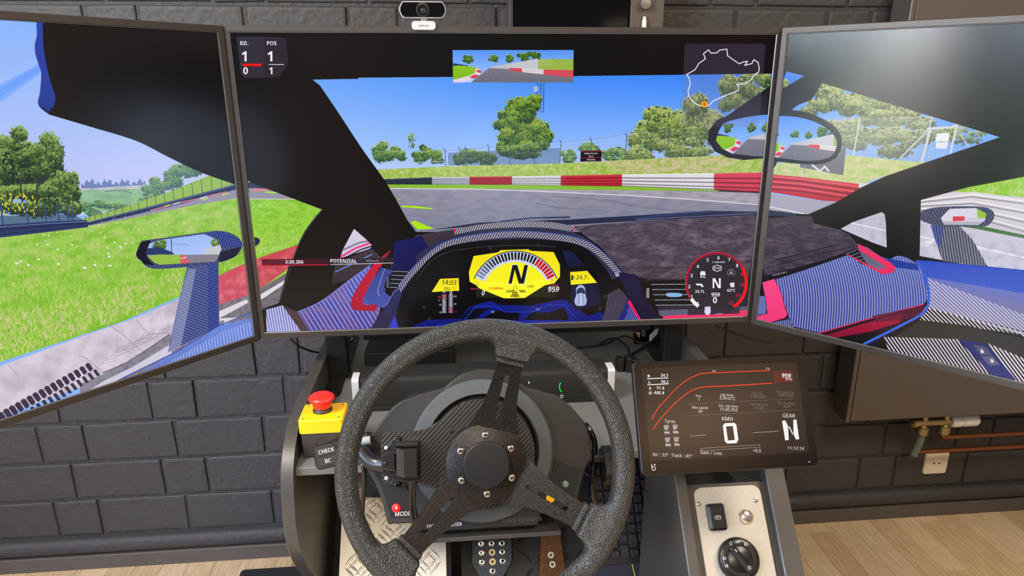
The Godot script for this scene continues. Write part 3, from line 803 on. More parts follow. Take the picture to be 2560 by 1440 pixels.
	var body := trace(WX, [955, 1127, 974, 1113, 980, 1104, 1046, 1102, 1049, 1118, 1049, 1200, 1040, 1206, 988, 1203, 972, 1192, 955, 1186], -0.078)
	part("module_body", MB.new().prism(body, -0.09, -0.076, 0.0012), M.satin_black, md)
	var flat := trace(WX, [953, 1138, 968, 1133, 990, 1133, 990, 1178, 968, 1178, 953, 1172], -0.07)
	part("side_boss", MB.new().prism(flat, -0.076, -0.07, 0.002), M.satin_black, md)
	var c := trace(WX, [990, 1122, 1010, 1124, 1012, 1193, 991, 1191], -0.062)
	var d := trace(WX, [1010, 1124, 1041, 1122, 1043, 1193, 1012, 1193], -0.062)
	var cov := MB.new()
	var A := [c[0], c[1], d[1], d[2], c[2], c[3]]
	var zt := [-0.066, -0.0565, -0.0595, -0.0595, -0.0565, -0.066]
	var tp := []
	var bt := []
	for i in 6:
		tp.append(Vector3(A[i].x, A[i].y, zt[i])); bt.append(Vector3(A[i].x, A[i].y, -0.076))
	cov.quad(tp[5], tp[4], tp[1], tp[0]); cov.quad(tp[4], tp[3], tp[2], tp[1])
	for i in 6:
		var j := (i + 5) % 6
		cov.quad(bt[i], bt[j], tp[j], tp[i])
	part("faceted_cover", cov, mk("cover_grey", 44, 44, 45, 0.35), md)
	var top_rib := trace(WX, [985, 1113, 1046, 1111, 1046, 1117, 985, 1119], -0.068)
	part("top_rib", MB.new().prism(top_rib, -0.076, -0.068, 0.001), M.satin_black, md)
	for q in [[994.6, 1098.5], [995.6, 1211]]:
		part("round_bolt", MB.new().lathe([Vector2(0.0046, 0), Vector2(0.0046, 0.003), Vector2(0.0036, 0.0046), Vector2(0.0018, 0.0046), Vector2(0.0016, 0.002), Vector2(0, 0.002)], 20), M.gloss_black, md, Transform3D(Basis(), loc(WX, q[0], q[1], -0.088)))
	for q in [[965.4, 1119], [966, 1195]]:
		part("steel_screw", MB.new().lathe([Vector2(0.0024, 0), Vector2(0.0024, 0.0014), Vector2(0.0016, 0.002), Vector2(0.0009, 0.002), Vector2(0.0008, 0.0008), Vector2(0, 0.0008)], 16), M.pale_silver, md, Transform3D(Basis(), loc(WX, q[0], q[1], -0.076)))
	part("nub", MB.new().lathe([Vector2(0.0025, 0), Vector2(0.0025, 0.0015), Vector2(0.0018, 0.0022), Vector2(0, 0.0022)], 16), M.dark_plastic, md, Transform3D(Basis(), loc(WX, 963, 1158, -0.07)))
	var cable := part("module_cable", MB.new().tube(spline([loc(WX, 1027, 1202, -0.085), loc(WX, 1027, 1230, -0.098), loc(WX, 1027, 1262, -0.108), loc(WX, 1030, 1290, -0.112), loc(WX, 1037, 1320, -0.12)], 5), 0.0028, 10), M.cable_black, md)
	part("second_strand", MB.new().tube(spline([loc(WX, 1033, 1202, -0.085), loc(WX, 1034, 1230, -0.098), loc(WX, 1036, 1262, -0.108), loc(WX, 1039, 1290, -0.112), loc(WX, 1044, 1318, -0.12)], 5), 0.0022, 8), M.cable_black, cable)
	# column stalk at the left
	var st := thing("column_stalk", "black column stalk with CHECK and BC buttons to the left of the wheel", "stalk", Transform3D(turn(-27, 4, 9), Vector3(-0.3035, 0.8965, 0.36)))
	var head := rect2(0.033, 0.036, 0.0075, 5)
	part("head", MB.new().prism(head, -0.014, 0.003, 0.003), M.satin_black, st)
	part("check_button", MB.new().prism(rect2(0.026, 0.0125, 0.002, 3, Vector2(0.003, 0.0065)), 0.002, 0.0045, 0.0008), M.dark_plastic, st)
	part("bc_button", MB.new().prism(rect2(0.026, 0.0125, 0.002, 3, Vector2(0.003, -0.0075)), 0.002, 0.0045, 0.0008), M.dark_plastic, st)
	lettering("check_lettering", "CHECK", 0.0052, M.white_print, st, Transform3D(Basis(), Vector3(0.002, 0.0065, 0.0046)), false)
	lettering("bc_lettering", "BC", 0.0052, M.white_print, st, Transform3D(Basis(), Vector3(0.002, -0.0075, 0.0046)), false)
	part("arm", MB.new().tube(spline([Vector3(0.004, 0.006, -0.006), Vector3(0.018, 0.011, -0.008), Vector3(0.036, 0.012, -0.014), Vector3(0.07, 0.004, -0.03), Vector3(0.11, -0.004, -0.06)], 6), 0.0115, 16, false, Vector2(0.8, 1.0)), M.satin_black, st)
	var lk := thing("stalk_bracket", "black bracket with a pale pin joining the column stalk to the wheel base", "bracket", WX)
	part("pale_pin", MB.new().tube([loc(WX, 903, 1103, -0.12), loc(WX, 926, 1100, -0.12)], 0.0055, 16), mk("pin_grey", 150, 158, 158, 0.4), lk)
	part("pin_cap", MB.new().tube([loc(WX, 912, 1090, -0.125), loc(WX, 920, 1089, -0.125)], 0.0052, 16), M.satin_black, lk)
	part("bracket_arm", MB.new().tube(spline([loc(WX, 905, 1125, -0.12), loc(WX, 925, 1150, -0.115), loc(WX, 950, 1160, -0.11), loc(WX, 985, 1160, -0.1)], 5), 0.011, 14), M.satin_black, lk)
	part("wire_loop", MB.new().tube(spline([loc(WX, 900, 1158, -0.14), loc(WX, 908, 1168, -0.135), loc(WX, 911, 1200, -0.14), loc(WX, 908, 1240, -0.15), loc(WX, 906, 1280, -0.16)], 5), 0.003, 10), M.satin_black, lk)
	part("bracket_box", MB.new().prism(trace(WX, [912, 1175, 930, 1185, 968, 1240, 965, 1246, 912, 1244], -0.16), -0.2, -0.16, 0.001), M.satin_black, lk)
	# knob at the right of the base
	var kn := thing("clamp_knob", "black clamp knob on a short shaft at the right of the wheel base", "knob", WX)
	part("shaft", MB.new().tube([loc(WX, 1484, 1144, -0.135), loc(WX, 1512, 1142, -0.135)], 0.0068, 16), M.satin_black, kn)
	part("clamp_strap", MB.new().tube(spline([loc(WX, 1462, 1060, -0.14), loc(WX, 1476, 1078, -0.136), loc(WX, 1486, 1105, -0.134), loc(WX, 1487, 1140, -0.134), loc(WX, 1484, 1180, -0.135), loc(WX, 1481, 1225, -0.14), loc(WX, 1489, 1255, -0.145)], 6), 0.0042, 12), M.gloss_black, kn)
	var kc := loc(WX, 1518, 1162, -0.135)
	var star := PackedVector2Array()
	for i in 40:
		var a := TAU * i / 40.0
		star.append(Vector2(cos(a), sin(a)) * (0.0245 + 0.0022 * cos(a * 8.0)))
	part("knob_grip", MB.new().prism(star, -0.007, 0.007, 0.002), M.satin_black, kn, Transform3D(turn(0, 90, 0), kc))

# ---------------------------------------------------------------- steering wheel
func zf(r: float) -> float:
	return -0.027 + clampf((r - 0.045) / 0.105, 0.0, 1.0) * 0.023
func rim_field(p: Vector3, dirs: Array) -> float:
	var q := Vector2(Vector2(p.x, p.y).length() - 0.162, p.z)
	var d := q.length() - 0.0132
	for dv in dirs:
		var s: float = p.x * dv.x + p.y * dv.y
		if s < 0.1: continue
		var t: float = p.x * dv.y - p.y * dv.x
		var e := Vector3(absf(s - 0.1455) - 0.0115, absf(t) - (0.0165 + (s - 0.13) * 0.12), absf(p.z + 0.006 - (s - 0.13) * 0.12) - 0.0055)
		var b := Vector3(maxf(e.x, 0), maxf(e.y, 0), maxf(e.z, 0)).length() + minf(maxf(e.x, maxf(e.y, e.z)), 0.0) - 0.0045
		var h := clampf(0.5 + 0.5 * (d - b) / 0.014, 0.0, 1.0)
		d = lerpf(d, b, h) - 0.014 * h * (1.0 - h)
	return d
func wheel() -> void:
	var t := thing("steering_wheel", "black leather three spoke racing steering wheel with brushed black spokes, turned to the left", "steering wheel", WX)
	var dirs := []
	for b in [14.9, 120.3, 226.6]: dirs.append(Vector2(sin(deg_to_rad(b)), cos(deg_to_rad(b))))
	part("rim", nets(func(p): return rim_field(p, dirs), Vector3(-0.182, -0.182, -0.021), 0.0026, Vector3i(141, 141, 16)), M.leather, t)
	var plate := MB.new()
	var th := 0.0042
	plate.lathe([Vector2(0.0, -0.027 - th), Vector2(0.0485, -0.027 - th), Vector2(0.0485, -0.0274), Vector2(0.048, -0.027), Vector2(0.0, -0.027)], 64)
	part("hub_plate", plate, M.brushed_black, t)
	for k in 3:
		var dv: Vector2 = dirs[k]
		var xa := Vector3(dv.y, -dv.x, 0)
		var xf := Transform3D(Basis(xa, Vector3(dv.x, dv.y, 0), Vector3(0, 0, 1)), Vector3())
		var st := [[0.026, 0.034], [0.036, 0.0335], [0.042, 0.0315], [0.047, 0.0292], [0.0505, 0.0275], [0.0555, 0.0255], [0.062, 0.0232], [0.07, 0.0209], [0.08, 0.019], [0.095, 0.0172], [0.108, 0.016], [0.126, 0.0146]]
		# stations with slot half widths
		var rows := []
		var ss := [0.026, 0.036, 0.042, 0.047, 0.0505, 0.0535, 0.0545, 0.056, 0.0575, 0.066, 0.078, 0.092, 0.104, 0.1075, 0.109, 0.1103, 0.1113, 0.126]
		for s in ss:
			var hw := 0.0
			for i in st.size() - 1:
				if s >= st[i][0] and s <= st[i + 1][0]: hw = lerpf(st[i][1], st[i + 1][1], (s - st[i][0]) / (st[i + 1][0] - st[i][0]))
			var sl := 0.0
			if s > 0.054 and s < 0.1108:
				var e0: float = minf(s - 0.0545, 0.1103 - s)
				sl = 0.0031 * sqrt(clampf(1.0 - pow(1.0 - clampf(e0 / 0.0031, 0, 1), 2), 0, 1))
			rows.append([s, hw, sl, zf(s) - (0.0001 if s < 0.048 else 0.0)])
		var b := MB.new()
		for i in rows.size() - 1:
			var p: Array = rows[i]
			var q: Array = rows[i + 1]
			var open: bool = p[2] > 0 or q[2] > 0
			for sg in [-1.0, 1.0]:
				for lvl in [0.0, -th]:
					var a0 := Vector3(sg * p[1], p[0], p[3] + lvl)
					var a1 := Vector3(sg * q[1], q[0], q[3] + lvl)
					var c0 := Vector3(sg * p[2], p[0], p[3] + lvl)
					var c1 := Vector3(sg * q[2], q[0], q[3] + lvl)
					if (sg > 0) == (lvl == 0.0): b.quad(c0, a0, a1, c1)
					else: b.quad(c1, a1, a0, c0)
				var e := Vector3(0, 0, -th)
				var A0 := Vector3(sg * p[1], p[0], p[3])
				var A1 := Vector3(sg * q[1], q[0], q[3])
				if sg > 0: b.quad(A0, A0 + e, A1 + e, A1)
				else: b.quad(A1, A1 + e, A0 + e, A0)
				if open:
					var C0 := Vector3(sg * p[2], p[0], p[3])
					var C1 := Vector3(sg * q[2], q[0], q[3])
					if sg > 0: b.quad(C1, C1 + e, C0 + e, C0)
					else: b.quad(C0, C0 + e, C1 + e, C1)
		part("spoke", b, M.brushed_black, t, xf)
		part("spoke_band", MB.new().box(Vector3(0, 0.1265, zf(0.126) - 0.002), Vector3(0.0345, 0.007, 0.0125), 0.0018), M.leather_band, t, xf)
	part("hub_cap", MB.new().lathe([Vector2(0.028, -0.0275), Vector2(0.028, -0.0222), Vector2(0.0272, -0.0212), Vector2(0.0268, -0.0211), Vector2(0.0262, -0.02105), Vector2(0.0, -0.0208)], 56), M.hub_cap, t)
	for i in 6:
		var a := deg_to_rad(60.0 * i)
		part("hub_bolt", MB.new().lathe([Vector2(0.0046, 0.0), Vector2(0.0044, 0.0011), Vector2(0.0036, 0.0022), Vector2(0.0026, 0.0027), Vector2(0.0019, 0.0027), Vector2(0.0016, 0.0009), Vector2(0, 0.0009)], 24, 0.7), M.chrome, t, Transform3D(Basis(), Vector3(sin(a) * 0.035, cos(a) * 0.035, -0.027)))
	part("hub_adapter", MB.new().lathe([Vector2(0.0, -0.09), Vector2(0.044, -0.09), Vector2(0.044, -0.06), Vector2(0.036, -0.05), Vector2(0.036, -0.0312), Vector2(0.0, -0.0312)], 40), M.dark_plastic, t)

# surface nets over a field
func nets(fld: Callable, org: Vector3, h: float, dim: Vector3i) -> ArrayMesh:
	var nx := dim.x
	var ny := dim.y
	var nz := dim.z
	var val := PackedFloat32Array()
	val.resize(nx * ny * nz)
	val.fill(1.0)
	for k in nz:
		for j in ny:
			for i in nx:
				var p := org + Vector3(i, j, k) * h
				var r := Vector2(p.x, p.y).length()
				if r > 0.118 and r < 0.184: val[(k * ny + j) * nx + i] = fld.call(p)
	var idx := {}
	var vs := PackedVector3Array()
	for k in nz - 1:
		for j in ny - 1:
			for i in nx - 1:
				var base := (k * ny + j) * nx + i
				var c := PackedFloat32Array([val[base], val[base + 1], val[base + nx], val[base + nx + 1], val[base + nx * ny], val[base + nx * ny + 1], val[base + nx * ny + nx], val[base + nx * ny + nx + 1]])
				var neg := 0
				for q in c: if q < 0: neg += 1
				if neg == 0 or neg == 8: continue
				var sum := Vector3()
				var cnt := 0
				for e in [[0, 1], [2, 3], [4, 5], [6, 7], [0, 2], [1, 3], [4, 6], [5, 7], [0, 4], [1, 5], [2, 6], [3, 7]]:
					var a: float = c[e[0]]
					var b: float = c[e[1]]
					if (a < 0) != (b < 0):
						var f := a / (a - b)
						var pa := Vector3(e[0] & 1, (e[0] >> 1) & 1, e[0] >> 2)
						var pb := Vector3(e[1] & 1, (e[1] >> 1) & 1, e[1] >> 2)
						sum += pa.lerp(pb, f)
						cnt += 1
				idx[base] = vs.size()
				vs.append(org + (Vector3(i, j, k) + sum / cnt) * h)
	var ns := PackedVector3Array()
	for p in vs:
		var e := 0.0008
		ns.append(Vector3(fld.call(p + Vector3(e, 0, 0)) - fld.call(p - Vector3(e, 0, 0)), fld.call(p + Vector3(0, e, 0)) - fld.call(p - Vector3(0, e, 0)), fld.call(p + Vector3(0, 0, e)) - fld.call(p - Vector3(0, 0, e))).normalized())
	var tri := PackedInt32Array()
	for key in idx:
		var i: int = key % nx
		var j: int = (key / nx) % ny
		var k: int = key / (nx * ny)
		var v0: float = val[key]
		for ax in 3:
			var st: int = [1, nx, nx * ny][ax]
			var v1 := val[key + st]
			if (v0 < 0) == (v1 < 0): continue
			var u: int = [nx, nx * ny, 1][ax]
			var w: int = [nx * ny, 1, nx][ax]
			if not (idx.has(key - u) and idx.has(key - w) and idx.has(key - u - w)): continue
			var q := [idx[key], idx[key - u], idx[key - u - w], idx[key - w]]
			if v0 < 0: tri.append_array([q[0], q[2], q[1], q[0], q[3], q[2]])
			else: tri.append_array([q[0], q[1], q[2], q[0], q[2], q[3]])
	var a := []
	a.resize(Mesh.ARRAY_MAX)
	a[Mesh.ARRAY_VERTEX] = vs
	a[Mesh.ARRAY_NORMAL] = ns
	a[Mesh.ARRAY_INDEX] = tri
	var m := ArrayMesh.new()
	m.add_surface_from_arrays(Mesh.PRIMITIVE_TRIANGLES, a)
	return m

# flat ribbon strokes for printed symbols: polylines in local x, y
func strokes(called: String, lines: Array, w: float, m: Material, parent: Node, xf: Transform3D) -> void:
	var b := MB.new()
	for l in lines:
		for i in l.size() - 1:
			var p: Vector2 = l[i]
			var q: Vector2 = l[i + 1]
			var d := (q - p).normalized() * w / 2
			var s := Vector2(-d.y, d.x)
			p -= d * 0.5; q += d * 0.5
			b.quad(Vector3(p.x - s.x, p.y - s.y, 0), Vector3(q.x - s.x, q.y - s.y, 0), Vector3(q.x + s.x, q.y + s.y, 0), Vector3(p.x + s.x, p.y + s.y, 0))
	part(called, b, m, parent, xf)
func arc2(c: Vector2, r: float, a0: float, a1: float, k := 14) -> Array:
	var o := []
	for i in k + 1:
		var a := deg_to_rad(lerpf(a0, a1, float(i) / k))
		o.append(c + Vector2(cos(a), sin(a)) * r)
	return o

# ---------------------------------------------------------------- console and dashboard tablet
var DX := Transform3D(Basis(Vector3.RIGHT, deg_to_rad(-39.0)), Vector3(0.284, 0.749, 0.45))
var TX := Transform3D(Basis(Vector3.RIGHT, deg_to_rad(-29.7)), Vector3(0.2419, 0.985, 0.4466))
func console() -> void:
	var t := thing("console", "grey sloping console housing to the right of the steering wheel", "console", Transform3D(Basis(), Vector3(0.287, 0.0, 0.35)))
	var prof := PackedVector2Array([Vector2(-0.105, 0.45), Vector2(0.145, 0.45), Vector2(0.16, 0.69), Vector2(0.027, 0.855), Vector2(0.012, 0.852), Vector2(-0.02, 0.83), Vector2(-0.105, 0.83)])
	var side := Transform3D(Basis(Vector3(0, 0, 1), Vector3(0, 1, 0), Vector3(-1, 0, 0)), Vector3())
	part("left_side", MB.new().at(side).prism(prof, 0.068, 0.084, 0.0015), M.rig_grey, t)
	part("right_side", MB.new().at(side).prism(prof, -0.084, -0.0555, 0.0015), M.rig_grey, t)
	var inv := t.transform.affine_inverse() * DX
	part("deck", MB.new().box(Vector3(-0.003, -0.02, -0.008), Vector3(0.1235, 0.25, 0.008), 0.0006), M.rig_grey, t, inv)
	part("inner_rail", MB.new().box(Vector3(0.064, -0.02, -0.003), Vector3(0.006, 0.25, 0.012), 0.001), M.rig_grey, t, inv)
	part("front_plate", MB.new().box(Vector3(0, 0.55, 0.125), Vector3(0.13, 0.2, 0.006)), M.rig_grey, t)
	part("rear_block", MB.new().box(Vector3(0.0, 0.62, -0.02), Vector3(0.12, 0.3, 0.16)), M.dark_plastic, t)
	var sp := thing("switch_plate", "brushed aluminium plate with rounded corners carrying the switches on the console deck", "plate", DX)
	part("plate", MB.new().prism(rect2(0.1025, 0.21, 0.013, 6, Vector2(-0.001, -0.005)), -0.004, -0.0005, 0.0006), M.alu_brushed, sp)
	for q in [[1747, 1260], [1889.4, 1250.4]]:
		part("plate_screw", MB.new().lathe([Vector2(0.0036, -0.0005), Vector2(0.0034, 0.0006), Vector2(0.0022, 0.0012), Vector2(0.0014, 0.0012), Vector2(0.0012, 0.0), Vector2(0, 0.0)], 18, 0.7), M.silver, sp, Transform3D(Basis(), loc(DX, q[0], q[1], 0)))
	# parking brake switch
	var pc := loc(DX, 1794, 1292, 0.008)
	var pk := thing("parking_switch", "black rectangular parking brake switch on the aluminium plate", "switch", Transform3D(DX.basis, DX * Vector3(pc.x, pc.y, 0)))
	part("rocker", MB.new().prism(rect2(0.0265, 0.0375, 0.004, 4), -0.0005, 0.0085, 0.0035), M.satin_black, pk)
	part("rocker_face", MB.new().prism(rect2(0.0165, 0.027, 0.0012, 2), 0.0075, 0.0092, 0.0004), M.dark_plastic, pk)
	part("side_tab", MB.new().box(Vector3(-0.0138, 0.003, 0.004), Vector3(0.0015, 0.0016, 0.003)), M.satin_black, pk)
	var up := Transform3D(Basis(), Vector3(0.0, -0.001, 0.0093))
	strokes("parking_symbol", [arc2(Vector2(), 0.0029, 0, 360, 20), arc2(Vector2(), 0.0044, 142, 218, 8), arc2(Vector2(), 0.0044, -38, 38, 8), [Vector2(-0.0009, -0.0016), Vector2(-0.0009, 0.0016), Vector2(0.0006, 0.0016), Vector2(0.0011, 0.0009), Vector2(0.0006, 0.0002), Vector2(-0.0009, 0.0002)]], 0.0006, M.white_print, pk, up)
	# metal push button
	var bc := loc(DX, 1866, 1291, 0.002)
	var pb := thing("push_button", "round metal push button beside the parking switch", "button", Transform3D(DX.basis, DX * Vector3(bc.x, bc.y, 0)))
	part("button_ring", MB.new().lathe([Vector2(0.0108, -0.0004), Vector2(0.0108, 0.0012), Vector2(0.0098, 0.0026), Vector2(0.0078, 0.0028), Vector2(0.0074, 0.0018), Vector2(0.0074, 0.0)], 36, 0.7), M.chrome, pb)
	part("button_face", MB.new().lathe([Vector2(0.0073, 0.0), Vector2(0.0073, 0.0022), Vector2(0.0068, 0.0026), Vector2(0.0, 0.0027)], 32), M.silver, pb)
	for a in 6:
		part("grip_mark", MB.new().box(Vector3(0.0029, 0, 0.0028), Vector3(0.0022, 0.0004, 0.0003)), M.pedal_brass, pb, Transform3D(Basis(Vector3(0, 0, 1), TAU * a / 6.0 + 0.3), Vector3()))
	# rotary light switch
	var kc := loc(DX, 1851, 1398, 0.011)
	var lk := thing("light_switch", "round black rotary light switch with lamp symbols on the aluminium plate", "switch", Transform3D(DX.basis, DX * Vector3(kc.x, kc.y, 0)))
	part("outer_dial", MB.new().lathe([Vector2(0.0295, -0.0005), Vector2(0.0302, 0.004), Vector2(0.0296, 0.0078), Vector2(0.027, 0.0104), Vector2(0.0225, 0.0112), Vector2(0.0182, 0.0108), Vector2(0.0182, 0.006)], 64, 0.7), M.satin_black, lk)
	part("inner_rotor", MB.new().lathe([Vector2(0.0178, 0.0), Vector2(0.0178, 0.0106), Vector2(0.0172, 0.0112), Vector2(0.0, 0.0106)], 48), M.satin_black, lk)
	var hx := Transform3D(Basis(Vector3(0, 0, 1), deg_to_rad(32.0)), Vector3(0.0, 0.0, 0.0))
	var hb := part("handle_bar", MB.new().prism(rect2(0.0095, 0.041, 0.003, 4), 0.0095, 0.0172, 0.0028), M.satin_black, lk, hx)
	part("pointer_mark", MB.new().box(Vector3(0.0006, 0.0135, 0.01722), Vector3(0.0012, 0.0042, 0.0004), 0.0001), M.white_print, hb)
	var sun := [arc2(Vector2(), 0.0016, 0, 360, 16)]
	for i in 8: sun.append([Vector2(cos(TAU * i / 8), sin(TAU * i / 8)) * 0.0022, Vector2(cos(TAU * i / 8), sin(TAU * i / 8)) * 0.0031])
	strokes("sun_symbol", sun, 0.00045, M.white_print, hb, Transform3D(Basis(Vector3(0, 0, 1), 0.1), Vector3(0.001, -0.0145, 0.0174)))
	var icons := [[1827, 1359, 0], [1844.6, 1355, 1], [1866, 1360, 2], [1811.5, 1396, 3], [1816, 1414.6, 4]]
	for ic in icons:
		var p := loc(DX, ic[0], ic[1], 0.0115)
		var lines := []
		match ic[2]:
			0:
				for q in arc2(Vector2(), 1.0, 0, 360, 20): lines.append(Vector2(q.x * 0.0016, q.y * 0.0024))
				lines = [lines]
			1:
				for s in [-1.0, 1.0]:
					lines.append([Vector2(s * 0.0006, -0.001), Vector2(s * 0.0006, 0.001), Vector2(s * 0.0015, 0.0007), Vector2(s * 0.0018, 0), Vector2(s * 0.0015, -0.0007), Vector2(s * 0.0006, -0.001)])
					for y in [-0.001, 0.0, 0.001]: lines.append([Vector2(s * 0.0024, y), Vector2(s * 0.0034, y * 1.5)])
			2:
				lines.append([Vector2(0.0, -0.0019), Vector2(0.0, 0.0019), Vector2(0.0018, 0.0015), Vector2(0.0028, 0.0), Vector2(0.0018, -0.0015), Vector2(0.0, -0.0019)])
				for y in [-0.0018, -0.0009, 0.0, 0.0009, 0.0018]: lines.append([Vector2(-0.0008, y), Vector2(-0.003, y - 0.0003)])
			_:
				var s := 1.0 if ic[2] == 3 else -1.0
				lines.append([Vector2(0.0002 * s, -0.0017), Vector2(0.0002 * s, 0.0017), Vector2(0.0016 * s, 0.0013), Vector2(0.0024 * s, 0.0), Vector2(0.0016 * s, -0.0013), Vector2(0.0002 * s, -0.0017)])
				for y in [-0.0014, 0.0, 0.0014]: lines.append([Vector2(-0.0008 * s, y), Vector2(-0.0026 * s, y - 0.0004)])
				lines.append([Vector2(-0.0015 * s, 0.0022), Vector2(-0.0019 * s, 0.0007), Vector2(-0.0013 * s, -0.0006), Vector2(-0.0019 * s, -0.0022)])
		strokes("lamp_symbol", lines, 0.00042, M.white_print, lk, Transform3D(Basis(), Vector3(p.x - kc.x, p.y - kc.y, 0.0114)))
	# tablet
	var tb := thing("dash_tablet", "black framed tablet display showing speed, gear and lap times on the console", "tablet", TX)
	part("casing", MB.new().prism(rect2(0.241, 0.148, 0.0075, 6, Vector2(0, -0.005)), -0.011, -0.0006, 0.0015), M.black_plastic, tb)
	part("glass_front", MB.new().prism(rect2(0.2385, 0.1455, 0.0065, 6, Vector2(0, -0.005)), -0.001, -0.0002, 0.0003), M.gloss_black, tb)
	var m := mk("tablet_screen", 8, 8, 9, 0.06)
	m.emission_enabled = true
	m.emission_texture = picture(3)
	m.emission_operator = BaseMaterial3D.EMISSION_OP_MULTIPLY
	m.emission = Color.WHITE
	m.emission_energy_multiplier = 1.0
	m.texture_repeat = false
	part("screen", MB.new().prism(rect2(0.217, 0.1207), -0.0006, 0.0).planar(Vector2(-0.1085, -0.06035), Vector2(0.217, 0.1207)), m, tb)
	var lg := loc(TX, 1634, 1169.5, 0.0)
	strokes("logo_mark", [arc2(Vector2(0, -0.0008), 0.0024, 0, 360, 20), [Vector2(-0.0024, -0.0005), Vector2(-0.0024, 0.0046)], [Vector2(0.0008, 0.0036), Vector2(0.0023, 0.0046), Vector2(0.0023, 0.003)]], 0.0007, M.white_print, tb, Transform3D(Basis(), Vector3(lg.x, lg.y, 0.0001)))
	part("status_dot", MB.new().box(Vector3(0.107, -0.0725, 0), Vector3(0.0012, 0.0012, 0.0004)), M.white_print, tb)
	part("stand_arm", MB.new().box(Vector3(0.02, -0.045, -0.05), Vector3(0.05, 0.03, 0.08), 0.002), M.dark_plastic, tb)
	var cb := part("tablet_cable", MB.new().tube(spline([loc(TX, 1800, 1172, -0.012) + Vector3(0, 0, 0), loc(TX, 1830, 1181, -0.02), loc(TX, 1865, 1194, -0.03), loc(TX, 1890, 1200, -0.035), loc(TX, 1903, 1190, -0.035), loc(TX, 1906, 1170, -0.02)], 6), 0.0013, 8), M.cable_black, self, TX)
	tag(cb, "thin black cable looping below the tablet", "cable")

